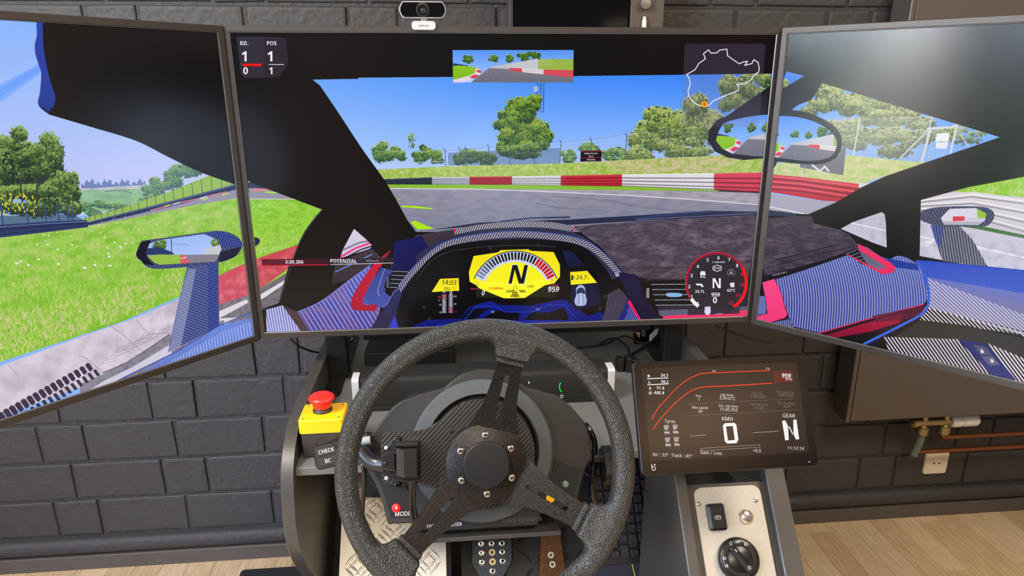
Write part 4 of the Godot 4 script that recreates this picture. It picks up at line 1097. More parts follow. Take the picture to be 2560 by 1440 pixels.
# ---------------------------------------------------------------- pedals, keyboard, webcam, cables
func small_things() -> void:
	# aluminium tread plate under the wheel
	var tx := Transform3D(rotx(-45), Vector3(-0.2467, 0.5391, 0.0705))
	var t := thing("foot_plate", "bright aluminium tread plate at the left of the pedals", "plate", tx)
	part("sheet", MB.new().box(Vector3(-0.001, 0.0, -0.002), Vector3(0.208, 0.26, 0.004), 0.0006), M.tread_alu, t)
	var lug := MB.new()
	var A := [Vector3(-0.017, 0, 0), Vector3(0, -0.0026, 0), Vector3(0.017, 0, 0), Vector3(0, 0.0026, 0)]
	for q in 8:
		pass
	var ringp := []
	var topp := []
	for i in 12:
		var a := TAU * i / 12
		var c := cos(a)
		var w := 0.0029 * (1.0 - pow(absf(c), 1.6)) * signf(sin(a)) if absf(sin(a)) > 1e-4 else 0.0
		ringp.append(Vector3(0.0165 * c, w, 0))
		topp.append(Vector3(0.0105 * c, w * 0.35, 0.0016))
	for i in 12:
		var j := (i + 1) % 12
		lug.quad(ringp[i], ringp[j], topp[j], topp[i])
		lug.tri(topp[i], topp[j], Vector3(0, 0, 0.0018))
	var lm := lug.mesh()
	for iy in range(-4, 5):
		for ix in range(-4, 4):
			var c := Vector3(ix * 0.034 + 0.016, iy * 0.034, 0)
			var s := 1.0 if (ix + iy) % 2 == 0 else -1.0
			for k in 4:
				var off := Vector3(s * (k - 1.5) * 0.0074, -(k - 1.5) * 0.0074, 0)
				var p := c + Vector3(-s * (k - 1.5) * 0.0072, (k - 1.5) * 0.0072, 0)
				if absf(p.x + 0.001) < 0.088 and absf(p.y) < 0.118:
					part("tread_lug", lm, M.tread_alu, t, Transform3D(Basis(Vector3(0, 0, 1), s * PI / 4), p))
	for q in [-0.1105, 0.1085]:
		part("edge_strip", MB.new().box(Vector3(q, 0, 0.001), Vector3(0.009, 0.262, 0.012), 0.0015), M.carpet, t)
	# dark pedal deck
	var dx := Transform3D(rotx(-45), Vector3(0.06, 0.5, -0.02))
	var d := thing("pedal_deck", "dark tread plate deck behind the pedals", "plate", dx)
	part("sheet", MB.new().box(Vector3(0.01, 0, -0.003), Vector3(0.37, 0.34, 0.006), 0.001), M.tread_dark, d)
	var lugs := MB.new()
	for iy in range(-4, 5):
		for ix in range(-4, 5):
			var s := 1.0 if (ix + iy) % 2 == 0 else -1.0
			for k in 2:
				var p := Vector3(ix * 0.04 + s * (k - 0.5) * 0.008, iy * 0.04 + (k - 0.5) * 0.008, 0)
				if absf(p.x - 0.01) > 0.165 or absf(p.y) > 0.15: continue
				lugs.at(Transform3D(Basis(Vector3(0, 0, 1), s * PI / 4), p))
				for i in 12:
					var j := (i + 1) % 12
					lugs.quad(ringp[i], ringp[j], topp[j], topp[i])
					lugs.tri(topp[i], topp[j], Vector3(0, 0, 0.0018))
	var lp := part("tread_lugs", lugs, M.tread_dark, d)
	lp.set_meta("kind", "stuff")
	# pedals
	var px := Transform3D(rotx(-38), Vector3(-0.045, 0.4595, 0.0245) )
	px.origin = CAM + ray(1230, 1390) * 1.40
	var br := thing("brake_pedal", "black brushed pedal plate with ten countersunk holes below the wheel hub", "pedal", px)
	var out := trace(px, [1179, 1347, 1184, 1344, 1230, 1341, 1276, 1343, 1280, 1346, 1281, 1402, 1265, 1432, 1245, 1462, 1214, 1463, 1194, 1436, 1179, 1407])
	part("pad", MB.new().prism(out, -0.004, 0.0, 0.0012), M.pedal_black, br)
	for q in [[492, 1115, 0], [597, 1112, 0], [700, 1110, 0], [497, 1207, 0], [600, 1203, 1], [703, 1197, 0], [500, 1302, 0], [605, 1297, 1], [707, 1290, 0], [608, 1390, 0]]:
		var p := loc(px, 1080 + q[0] / 4.0, 1080 + q[1] / 4.0)
		if q[2] == 1:
			part("pad_screw", MB.new().lathe([Vector2(0.0068, 0.0), Vector2(0.0066, 0.0007), Vector2(0.003, 0.0007), Vector2(0.0028, -0.0008), Vector2(0, -0.0008)], 20), M.brass, br, Transform3D(Basis(), p))
		else:
			var h := part("pad_hole", MB.new().lathe([Vector2(0.0064, 0.0), Vector2(0.006, 0.0004), Vector2(0.0033, 0.0002)], 20), M.chrome, br, Transform3D(Basis(), p))
			part("hole_bore", MB.new().lathe([Vector2(0.0034, 0.00025), Vector2(0, 0.00022)], 16), M.gloss_black, h)
	part("pedal_arm", MB.new().box(Vector3(0, 0.01, -0.03), Vector3(0.03, 0.13, 0.03), 0.003), M.satin_black, br)
	part("spring_block", MB.new().box(Vector3(0.0, 0.052, -0.02), Vector3(0.046, 0.012, 0.02), 0.002), M.pedal_brass, br)
	var gx := Transform3D(rotx(-38), CAM + ray(1380, 1390) * 1.43)
	var th := thing("throttle_pedal", "long brown brushed metal pedal plate with two screws to the right of the holed pedal", "pedal", gx)
	out = trace(gx, [1352, 1331, 1358, 1325, 1390, 1322, 1398, 1324, 1402, 1331, 1413, 1416, 1417, 1470, 1344, 1474, 1348, 1420])
	part("pad", MB.new().prism(out, -0.004, 0.0, 0.001), M.pedal_brass, th)
	for q in [[1377, 1387.5], [1381, 1411]]:
		part("pad_screw", MB.new().lathe([Vector2(0.0068, 0), Vector2(0.0066, 0.0008), Vector2(0.003, 0.0008), Vector2(0.0028, -0.0006), Vector2(0, -0.0006)], 20), M.silver, th, Transform3D(Basis(), loc(gx, q[0], q[1])))
	part("pedal_arm", MB.new().box(Vector3(0.0, -0.02, -0.025), Vector3(0.02, 0.12, 0.03), 0.003), M.satin_black, th)
	var lv := thing("pedal_lever", "black pedal lever between the two pedal plates", "lever", Transform3D(rotx(-40), CAM + ray(1308, 1400) * 1.46))
	part("lever", MB.new().prism(rect2(0.026, 0.12, 0.01, 4, Vector2(0, -0.01)), -0.012, 0.0, 0.003), M.satin_black, lv)
	part("roller", MB.new().tube([Vector3(-0.02, 0.03, 0.0), Vector3(0.02, 0.03, 0.0)], 0.011, 14), M.dark_plastic, lv)
	# keyboard leaning at the right, its long side pointing away
	var kx := Transform3D(rotx(-40), CAM + ray(1575, 1390) * 1.36)
	var kb := thing("keyboard", "black computer keyboard lying lengthwise between the wheel and the console", "keyboard", kx)
	part("tray", MB.new().box(Vector3(0.0, 0.2, -0.006), Vector3(0.126, 0.43, 0.01), 0.002), M.dark_plastic, kb)
	var km := [MB.new().box(Vector3(0, 0, 0.0025), Vector3(0.0168, 0.0168, 0.007), 0.0018).mesh(), MB.new().box(Vector3(0, 0, 0.0025), Vector3(0.0168, 0.0264, 0.007), 0.0018).mesh()]
	for c in 6:
		var y := -0.005
		var k := 0
		while y < 0.4:
			var long := (c * 5 + k * 3) % 9 == 0 or k == 0 and c % 2 == 0
			var l := 0.0288 if long else 0.0192
			var key := part("key", km[1 if long else 0], M.key_black, kb, Transform3D(Basis(), Vector3(-0.05 + c * 0.02, y + l / 2, 0)))
			if y < 0.2: part("legend", MB.new().box(Vector3(0.002, 0.002, 0.0061), Vector3(0.0025, 0.003, 0.0002)), M.dim_print, key)
			y += l
			k += 1
	var pad := thing("desk_pad", "dark blue pad with a thin yellow line below the keyboard", "pad", kx)
	part("pad_sheet", MB.new().box(Vector3(0.0, -0.09, -0.012), Vector3(0.15, 0.16, 0.006), 0.002), M.mat_blue, pad)
	var y0 := loc(kx, 1579, 1404, -0.0088)
	var y1 := loc(kx, 1590, 1450, -0.0088)
	part("yellow_line", MB.new().tube([y0, y1], 0.0011, 6), M.line_yellow, pad)
	# webcam
	var w := thing("webcam", "silver webcam with a black face clipped on top of the middle monitor", "webcam", Transform3D(Basis(), Vector3(-0.1525, 1.5215, 0.006)))
	var shell := PackedVector2Array()
	for q in [[-0.031, -0.0128], [0.031, -0.0128], [0.036, -0.009], [0.0388, -0.002], [0.0385, 0.004], [0.0355, 0.0102], [0.0325, 0.0135], [-0.0325, 0.0135], [-0.0355, 0.0102], [-0.0385, 0.004], [-0.0388, -0.002], [-0.036, -0.009]]: shell.append(Vector2(q[0], q[1]))
	part("shell", MB.new().prism(shell, -0.026, 0.0, 0.002), M.pale_silver, w)
	var facep := MB.inset(MB.ccw(shell), 0.0016)
	part("face_glass", MB.new().prism(facep, -0.001, 0.0012, 0.0005), M.gloss_black, w)
	var lens := part("lens_ring", MB.new().lathe([Vector2(0.0112, 0.0008), Vector2(0.0112, 0.0016), Vector2(0.0082, 0.0018), Vector2(0.0078, 0.001), Vector2(0.0056, 0.0008), Vector2(0.0054, 0.0016), Vector2(0.0044, 0.0016), Vector2(0.0035, 0.0006), Vector2(0, 0.0012)], 36), M.satin_black, w)
	part("lens_glint", MB.new().lathe([Vector2(0.0026, 0.0012), Vector2(0.0015, 0.002), Vector2(0, 0.0023)], 20), mk("lens_glass", 40, 52, 74, 0.05), lens)
	part("neck", MB.new().box(Vector3(0.002, -0.0155, -0.008), Vector3(0.011, 0.006, 0.008), 0.001), M.silver, w)
	part("clip", MB.new().prism(rect2(0.0405, 0.0145, 0.0058, 5, Vector2(0.001, -0.0245)), -0.006, 0.0015, 0.0012), M.pale_silver, w)
	part("clip_hook", MB.new().box(Vector3(0.001, -0.0185, -0.02), Vector3(0.036, 0.003, 0.03), 0.001), M.pale_silver, w)
	lettering("clip_lettering", "webcam", 0.0022, M.dim_print, w, Transform3D(Basis(), Vector3(0.001, -0.0245, 0.0017)), false, 0.0002)
	# cables
	var pts := []
	for q in [[726, 846, -0.03], [745, 864, -0.03], [775, 877, -0.06], [805, 885, -0.1], [830, 905, -0.1], [850, 928, -0.09], [872, 936, -0.03], [900, 930, 0.0], [925, 922, 0.0], [960, 924, 0.005], [1000, 935, 0.01]]:
		pts.append(hit(q[0], q[1], Vector3(0, 0, q[2]), Vector3(0, 0, 1)))
	tag(part("cable", MB.new().tube(spline(pts, 6), 0.0021, 8), M.cable_black, self), "thin black cable hanging from the middle monitor to the left end of the soundbar", "cable")
	pts = []
	for q in [[1500, 860, 0.835], [1530, 846, 0.84], [1560, 858, 0.84], [1573, 880, 0.832], [1566, 900, 0.83], [1540, 918, 0.832]]: pts.append(hit(q[0], q[1], Vector3(0, q[2], 0), Vector3.UP))
	tag(part("cable", MB.new().tube(spline(pts, 6), 0.0024, 8), M.cable_black, self), "black cable curving in an arc across the shelf behind the soundbar", "cable")
	pts = []
	for q in [[1660, 826, 0.87], [1640, 848, 0.855], [1610, 868, 0.845], [1575, 890, 0.84], [1556, 915, 0.836]]: pts.append(hit(q[0], q[1], Vector3(0, q[2], 0), Vector3.UP))
	tag(part("cable", MB.new().tube(spline(pts, 6), 0.0032, 8), M.cable_black, self), "thick black cable running straight down to the plugs at the end of the soundbar", "cable")
	pts = []
	for q in [[1440, 870, 0.826], [1480, 866, 0.828], [1520, 858, 0.83], [1560, 840, 0.85], [1600, 856, 0.85], [1625, 855, 0.855], [1650, 838, 0.86]]: pts.append(hit(q[0], q[1], Vector3(0, q[2], 0), Vector3.UP))
	tag(part("cable", MB.new().tube(spline(pts, 6), 0.0022, 8), M.cable_black, self), "black cable sagging in front of the small packet under the middle monitor", "cable")
	pts = []
	for q in [[1790, 815], [1820, 826], [1850, 838], [1890, 850], [1940, 857], [1975, 849], [2000, 838]]: pts.append(hit(q[0], q[1], Vector3(0, 0, -0.1), Vector3(0, 0, 1)))
	tag(part("cable", MB.new().tube(spline(pts, 6), 0.0024, 8), M.cable_black, self), "black cable sagging behind the corner between the middle and right monitors", "cable")
	var pl := thing("plug_cluster", "cluster of black plugs on the shelf beside the right end of the soundbar", "plugs", Transform3D(Basis(), hit(1565, 925, Vector3(0, 0.82, 0), Vector3.UP)))
	for q in [[-0.014, 0.0, 0.016, 0.03], [0.002, 0.006, 0.014, 0.034], [0.016, -0.002, 0.015, 0.026]]:
		part("plug", MB.new().box(Vector3(q[0], q[3] / 2, q[1]), Vector3(q[2], q[3], 0.022), 0.003), M.satin_black, pl)
	var pk := thing("packet", "small black packet with an orange triangle under the middle monitor", "packet", Transform3D(turn(-8, 0, 0), hit(1608, 852, Vector3(0, 0.82, -0.16), Vector3(0, 0, 1))))
	part("carton", MB.new().box(Vector3(0, 0.018, 0), Vector3(0.044, 0.048, 0.014), 0.001), M.gloss_black, pk)
	part("orange_triangle", MB.new().prism(PackedVector2Array([Vector2(-0.022, 0.024), Vector2(-0.009, 0.022), Vector2(-0.011, 0.008)]), 0.0068, 0.0074), M.card_orange, pk)
	lettering("packet_lettering", "SYS", 0.008, M.white_print, pk, Transform3D(Basis(Vector3(0, 0, 1), PI / 2), Vector3(-0.001, 0.02, 0.0074)), false)
	part("white_flap", MB.new().prism(PackedVector2Array([Vector2(0.012, -0.002), Vector2(0.02, 0.006), Vector2(0.03, 0.016), Vector2(0.032, 0.028), Vector2(0.022, 0.024), Vector2(0.012, 0.014)]), 0.004, 0.008, 0.0006), M.paper_white, pk)

# ================================================================ pictures shown on the screens: drawn at twice the size, then halved
class Pic:
	var im: Image
	var w: int
	var h: int
	var hm: Array      # rows of the map from photograph pixels to picture pixels
	var f0: RID
	var f1: RID
	var ts: TextServer
	var rg := RandomNumberGenerator.new()
	var clip := Rect2i(0, 0, 8192, 8192)
	func m(x: float, y: float) -> Vector2:
		var a: Vector3 = hm[0]
		var b: Vector3 = hm[1]
		var c: Vector3 = hm[2]
		var d := c.x * x + c.y * y + c.z
		return Vector2((a.x * x + a.y * y + a.z) / d, (b.x * x + b.y * y + b.z) / d)
	func P(f: Array) -> PackedVector2Array:
		var o := PackedVector2Array()
		for i in range(0, f.size(), 2): o.append(m(f[i], f[i + 1]))
		return o
	func c8(v: Array) -> Color:
		return Color(v[0] / 255.0, v[1] / 255.0, v[2] / 255.0, v[3] if v.size() > 3 else 1.0)
	func scan(dst: Image, cs: Array, c0: Color, c1: Color, off := Vector2i()) -> void:
		var lo := 1e9
		var hi := -1e9
		for c in cs:
			for p in c:
				lo = minf(lo, p.y); hi = maxf(hi, p.y)
		var iw := dst.get_width()
		var y0 := maxi(int(floor(lo)), maxi(off.y, clip.position.y))
		var y1 := mini(int(ceil(hi)), mini(off.y + dst.get_height(), clip.end.y))
		var cx0 := maxi(clip.position.x - off.x, 0)
		iw = mini(iw, clip.end.x - off.x)
		var flat := c0 == c1
		var col := c0
		for y in range(y0, y1):
			var yy := y + 0.5
			var xs := PackedFloat32Array()
			for c in cs:
				var n: int = c.size()
				var a: Vector2 = c[n - 1]
				for i in n:
					var b: Vector2 = c[i]
					if (a.y <= yy) != (b.y <= yy): xs.append(a.x + (b.x - a.x) * (yy - a.y) / (b.y - a.y))
					a = b
			if xs.size() < 2: continue
			xs.sort()
			if not flat: col = c0.lerp(c1, (yy - lo) / (hi - lo))
			for i in range(0, xs.size() - 1, 2):
				var xa := maxi(int(round(xs[i])) - off.x, cx0)
				var xb := mini(int(round(xs[i + 1])) - off.x, iw)
				if xb > xa: dst.fill_rect(Rect2i(xa, y - off.y, xb - xa, 1), col)
	func bounds(cs: Array) -> Rect2i:
		var r := Rect2(cs[0][0], Vector2())
		for c in cs:
			for p in c: r = r.expand(p)
		return Rect2i(r.grow(2)).intersection(Rect2i(0, 0, w, h)).intersection(clip)
	func raw(cs: Array, c0: Color, c1: Color) -> void:
		if c0.a >= 0.999 and c1.a >= 0.999: return scan(im, cs, c0, c1)
		var b := bounds(cs)
		if b.size.x < 1 or b.size.y < 1: return
		var t := Image.create(b.size.x, b.size.y, false, Image.FORMAT_RGBA8)
		scan(t, cs, c0, c1, b.position)
		im.blend_rect(t, Rect2i(Vector2i(), b.size), b.position)
	func fill(f: Array, c: Array, c2: Array = []) -> void:
		raw([P(f)], c8(c), c8(c2) if c2 else c8(c))
	func curve(f: Array, closed := true, k := 6) -> Array:
		var o := []
		var n := f.size() / 2
		var g := func(i: int) -> Vector2:
			var j := posmod(i, n) if closed else clampi(i, 0, n - 1)
			return Vector2(f[j * 2], f[j * 2 + 1])
		for i in (n if closed else n - 1):
			for j in k:
				var v: Vector2 = g.call(i).cubic_interpolate(g.call(i + 1), g.call(i - 1), g.call(i + 2), float(j) / k)
				o.append(v.x); o.append(v.y)
		if not closed: o.append(f[-2]); o.append(f[-1])
		return o
	func blob(f: Array, c: Array, c2: Array = []) -> void:
		fill(curve(f), c, c2)
	func line(f: Array, wd: float, c: Array, closed := false) -> void:
		var n := f.size() / 2
		for i in (n if closed else n - 1):
			var j := (i + 1) % n
			var a := Vector2(f[i * 2], f[i * 2 + 1])
			var b := Vector2(f[j * 2], f[j * 2 + 1])
			var d := (b - a).normalized() * wd / 2
			var s := Vector2(-d.y, d.x)
			a -= d * 0.4; b += d * 0.4
			raw([PackedVector2Array([m(a.x - s.x, a.y - s.y), m(b.x - s.x, b.y - s.y), m(b.x + s.x, b.y + s.y), m(a.x + s.x, a.y + s.y)])], c8(c), c8(c))
	func ell(x: float, y: float, rx: float, ry: float, c: Array, k := 24, a0 := 0.0, a1 := 360.0) -> void:
		fill(elp(x, y, rx, ry, k, a0, a1), c)
	func elp(x: float, y: float, rx: float, ry: float, k := 24, a0 := 0.0, a1 := 360.0) -> Array:
		var o := []
		var n := k if a1 - a0 >= 359.9 else k + 1
		for i in n:
			var a := deg_to_rad(a0 + (a1 - a0) * i / k)
			o.append(x + cos(a) * rx); o.append(y - sin(a) * ry)
		return o
	func band(x: float, y: float, r0: float, r1: float, a0: float, a1: float, c: Array, sy := 1.0, k := 24) -> void:
		var o := elp(x, y, r1, r1 * sy, k, a0, a1)
		var q := elp(x, y, r0, r0 * sy, k, a0, a1)
		for i in range(q.size() / 2 - 1, -1, -1): o.append(q[i * 2]); o.append(q[i * 2 + 1])
		fill(o, c)
	# text centred on (x, y); hgt is the cap height in photograph pixels
	func text(s: String, x: float, y: float, hgt: float, c: Array, bold := true, sx := 1.0, skew := 0.0, ang := 0.0, anchor := 0.5) -> void:
		var fr := f1 if bold else f0
		var u := hgt / 45.7       # cap height of the face at 64
		var adv := 0.0
		var gl := []
		for ch in s:
			var g := ts.font_get_glyph_index(fr, 64, ch.unicode_at(0), 0)
			gl.append([g, adv])
			adv += ts.font_get_glyph_advance(fr, 64, g).x
		var ca := cos(deg_to_rad(ang))
		var sa := sin(deg_to_rad(ang))
		for q in gl:
			var d: Dictionary = ts.font_get_glyph_contours(fr, 64, q[0])
			if not d.has("points"): continue
			var pts: PackedVector3Array = d.points
			var ends: PackedInt32Array = d.contours
			var cs := []
			var first := 0
			for e in ends:
				var k := e - first + 1
				var v := []
				for i in k:    # put in the on-curve points that are left out between two off-curve ones
					var p := pts[first + i]
					var nx := pts[first + (i + 1) % k]
					v.append(p)
					if p.z != 1 and nx.z != 1: v.append(Vector3((p.x + nx.x) / 2, (p.y + nx.y) / 2, 1))
				while v[0].z != 1: v.append(v.pop_front())
				var o := PackedVector2Array()
				var i := 0
				while i < v.size():
					var a: Vector3 = v[i]
					var b: Vector3 = v[(i + 1) % v.size()]
					if b.z == 1:
						o.append(Vector2(a.x, a.y)); i += 1
					else:
						var e2: Vector3 = v[(i + 2) % v.size()]
						for j in 4:
							var t := j / 4.0
							o.append(Vector2(a.x, a.y) * (1 - t) * (1 - t) + Vector2(b.x, b.y) * 2 * t * (1 - t) + Vector2(e2.x, e2.y) * t * t)
						i += 2
				first = e + 1
				for j in o.size():
					var px: float = ((o[j].x + q[1] - adv * anchor) * sx - o[j].y * skew) * u
					var py: float = (-o[j].y - 22.8) * u
					o[j] = m(x + px * ca + py * sa, y - py * ca + px * sa)
				cs.append(o)
			if cs: raw(cs, c8(c), c8(c))
	# draw inside a polygon only
	func inside(f: Array, what: Callable) -> void:
		var cs := [P(f)]
		var b := bounds(cs)
		if b.size.x < 1 or b.size.y < 1: return
		var old := im.get_region(b)
		var keep := clip
		clip = b
		what.call()
		clip = keep
		var new := im.get_region(b)
		var mask := Image.create(b.size.x, b.size.y, false, Image.FORMAT_RGBA8)
		scan(mask, cs, Color.WHITE, Color.WHITE, b.position)
		im.blit_rect(old, Rect2i(Vector2i(), b.size), b.position)
		im.blit_rect_mask(new, mask, Rect2i(Vector2i(), b.size), b.position)
	func stripes(f: Array, dir: Vector2, gap: float, wd: float, c: Array) -> void:
		inside(f, func():
			var lo := Vector2(1e9, 1e9)
			var hi := -lo
			for i in range(0, f.size(), 2):
				lo = lo.min(Vector2(f[i], f[i + 1])); hi = hi.max(Vector2(f[i], f[i + 1]))
			var d := dir.normalized()
			var s := Vector2(-d.y, d.x)
			var ce := (lo + hi) / 2
			var r := (hi - lo).length() / 2
			var t := -r
			while t < r:
				var a := ce + s * t - d * r
				var b := ce + s * t + d * r
				line([a.x, a.y, b.x, b.y], wd, c)
				t += gap)
	func mottle(f: Array, c: Array, amount: float, freq: float, seed_ := 1, stretch := 1.0) -> void:
		var cs := [P(f)]
		var b := bounds(cs)
		if b.size.x < 8 or b.size.y < 8: return
		var n := FastNoiseLite.new()
		n.seed = seed_
		n.frequency = freq
		n.fractal_octaves = 4
		var sw := maxi(b.size.x / 5, 4)
		var sh := maxi(int(b.size.y / 5 * stretch), 4)
		var src := n.get_image(sw, sh).get_data()
		var d := PackedByteArray()
		d.resize(sw * sh * 4)
		var col := c8(c)
		for i in sw * sh:
			d[i * 4] = col.r8; d[i * 4 + 1] = col.g8; d[i * 4 + 2] = col.b8
			d[i * 4 + 3] = clampi(int((src[i] - 96) * 1.7 * amount), 0, 255)
		var t := Image.create_from_data(sw, sh, false, Image.FORMAT_RGBA8, d)
		t.resize(b.size.x, b.size.y, Image.INTERPOLATE_BILINEAR)
		var mask := Image.create(b.size.x, b.size.y, false, Image.FORMAT_RGBA8)
		scan(mask, cs, Color.WHITE, Color.WHITE, b.position)
		im.blend_rect_mask(t, mask, Rect2i(Vector2i(), b.size), b.position)
	# leafy crown: lobes of small leaves, dark below, light above
	func crown(x: float, y: float, rx: float, ry: float, n: int, leaf: float, dark: Array, mid: Array, lit: Array, sparse := 0.0) -> void:
		var lobes := []
		for i in 14:
			var a := rg.randf() * TAU
			var r := sqrt(rg.randf())
			lobes.append([x + cos(a) * r * rx * 0.68, y + sin(a) * r * ry * 0.68, rg.randf_range(0.25, 0.45)])
		if sparse < 0.5:
			for l in lobes:
				ell(l[0], l[1], rx * l[2] * 0.8, ry * l[2] * 0.8, dark, 12)
		for i in n:
			var l: Array = lobes[rg.randi() % 14]
			var a := rg.randf() * TAU
			var r := sqrt(rg.randf())
			var px: float = l[0] + cos(a) * r * rx * l[2]
			var py: float = l[1] + sin(a) * r * ry * l[2]
			var up := clampf(0.5 - (sin(a) * r) * 0.45 - (py - y) / ry * 0.25 + rg.randf_range(-0.3, 0.3), 0, 1)
			var c := c8(dark).lerp(c8(mid), minf(up * 2, 1)).lerp(c8(lit), maxf(up * 2 - 1, 0))
			var s := leaf * rg.randf_range(0.6, 1.4)
			var q := Vector2(cos(a * 3.0), sin(a * 3.0)) * s
			raw([PackedVector2Array([m(px - q.x, py - q.y), m(px + q.y * 0.5, py - q.x * 0.5), m(px + q.x, py + q.y), m(px - q.y * 0.5, py + q.x * 0.5)])], c, c)
	# short blades over a polygon
	func blades(f: Array, n: int, len0: float, len1: float, cols: Array, lean := 0.5) -> void:
		var lo := Vector2(1e9, 1e9)
		var hi := -lo
		var poly := PackedVector2Array()
		for i in range(0, f.size(), 2):
			var p := Vector2(f[i], f[i + 1])
			poly.append(p); lo = lo.min(p); hi = hi.max(p)
		for i in n:
			var p := Vector2(rg.randf_range(lo.x, hi.x), rg.randf_range(lo.y, hi.y))
			if not Geometry2D.is_point_in_polygon(p, poly): continue
			var t := (p.y - lo.y) / (hi.y - lo.y)
			var l := lerpf(len0, len1, t) * rg.randf_range(0.5, 1.3)
			var d := Vector2(rg.randf_range(-lean, lean), -1) * l
			var wd := maxf(l * 0.09, 0.35)
			var c: Color = c8(cols[rg.randi() % cols.size()])
			raw([PackedVector2Array([m(p.x - wd, p.y), m(p.x + d.x, p.y + d.y), m(p.x + wd, p.y)])], c, c)
	# ribbed carbon band along a path, alternating skewed bars
	func ribs(f: Array, wd: float, step: float, lean: float, c0: Array, c1: Array) -> void:
		var g := curve(f, false, 10)
		var pts := PackedVector2Array()
		for i in range(0, g.size(), 2): pts.append(Vector2(g[i], g[i + 1]))
		line(g, wd, c0)
		var acc := 0.0
		for i in pts.size() - 1:
			var a := pts[i]
			var b := pts[i + 1]
			var l := (b - a).length()
			var d := (b - a) / maxf(l, 1e-5)
			var s := Vector2(-d.y, d.x) * wd / 2
			while acc < l:
				var p := a + d * acc
				var q := d * step * 0.25
				var k := d * lean
				raw([PackedVector2Array([m(p.x - s.x - q.x + k.x, p.y - s.y - q.y + k.y), m(p.x - s.x + q.x + k.x, p.y - s.y + q.y + k.y), m(p.x + s.x + q.x - k.x, p.y + s.y + q.y - k.y), m(p.x + s.x - q.x - k.x, p.y + s.y - q.y - k.y)])], c8(c1), c8(c1))
				acc += step
			acc -= l
	# small dashes in rows: twill of carbon fibre
	func twill(f: Array, c0: Array, c1: Array, size: float, ang := 35.0) -> void:
		inside(f, func():
			fill(f, c0)
			var lo := Vector2(1e9, 1e9)
			var hi := -lo
			for i in range(0, f.size(), 2):
				lo = lo.min(Vector2(f[i], f[i + 1])); hi = hi.max(Vector2(f[i], f[i + 1]))
			var ce := (lo + hi) / 2
			var r := (hi - lo).length() / 2
			var d := Vector2(cos(deg_to_rad(ang)), sin(deg_to_rad(ang)))
			var s := Vector2(-d.y, d.x)
			var j := 0
			var v := -r
			while v < r:
				var u := -r + (j % 4) * size * 0.5
				while u < r:
					var p := ce + d * u + s * v
					if p.x > lo.x - size and p.x < hi.x + size and p.y > lo.y - size and p.y < hi.y + size:
						var q := p + d * size
						line([p.x, p.y, q.x, q.y], size * 0.42, c1)
					u += size * 2.0
				v += size * 0.62
				j += 1)

func new_pic(xf: Transform3D, sw: float, sh: float, w: int, h: int) -> Pic:
	var p := Pic.new()
	p.w = w * 2; p.h = h * 2
	p.im = Image.create(p.w, p.h, false, Image.FORMAT_RGBA8)
	p.ts = TextServerManager.get_primary_interface()
	p.f0 = font.get_rids()[0]
	p.f1 = font_bold.get_rids()[0]
	p.rg.seed = 11
	var o := xf.origin - CAM
	var nn := xf.basis.z
	var rows := []
	# d = CAMB * ((px-1280)/F, -(py-720)/F, -1): each output is linear in d
	var lin := func(v: Vector3) -> Vector3:
		var c := CAMB.transposed() * v
		return Vector3(c.x / F, -c.y / F, -c.x * 1280.0 / F + c.y * 720.0 / F - c.z)
	var k := nn.dot(o)
	var tx := (xf.basis.x * k - nn * o.dot(xf.basis.x))      # (P - O).x * (n.d)
	var ty := (xf.basis.y * k - nn * o.dot(xf.basis.y))
	rows.append(lin.call((tx / sw + nn * 0.5) * p.w))
	rows.append(lin.call((nn * 0.5 - ty / sh) * p.h))
	rows.append(lin.call(nn))
	p.hm = rows
	return p
func finish(p: Pic) -> Texture2D:
	p.im.convert(Image.FORMAT_RGB8)
	p.im.shrink_x2()
	return ImageTexture.create_from_image(p.im)
func picture(k: int) -> Texture2D:
	var p: Pic
	if k == 3: p = new_pic(TX, 0.217, 0.1207, 1280, 712)
	else: p = new_pic(mon_xf[k], SW, SH, 2048, 1152)
	match k:
		0: centre_view(p)
		1: left_view(p)
		2: right_view(p)
		3: dash_view(p)
	return finish(p)

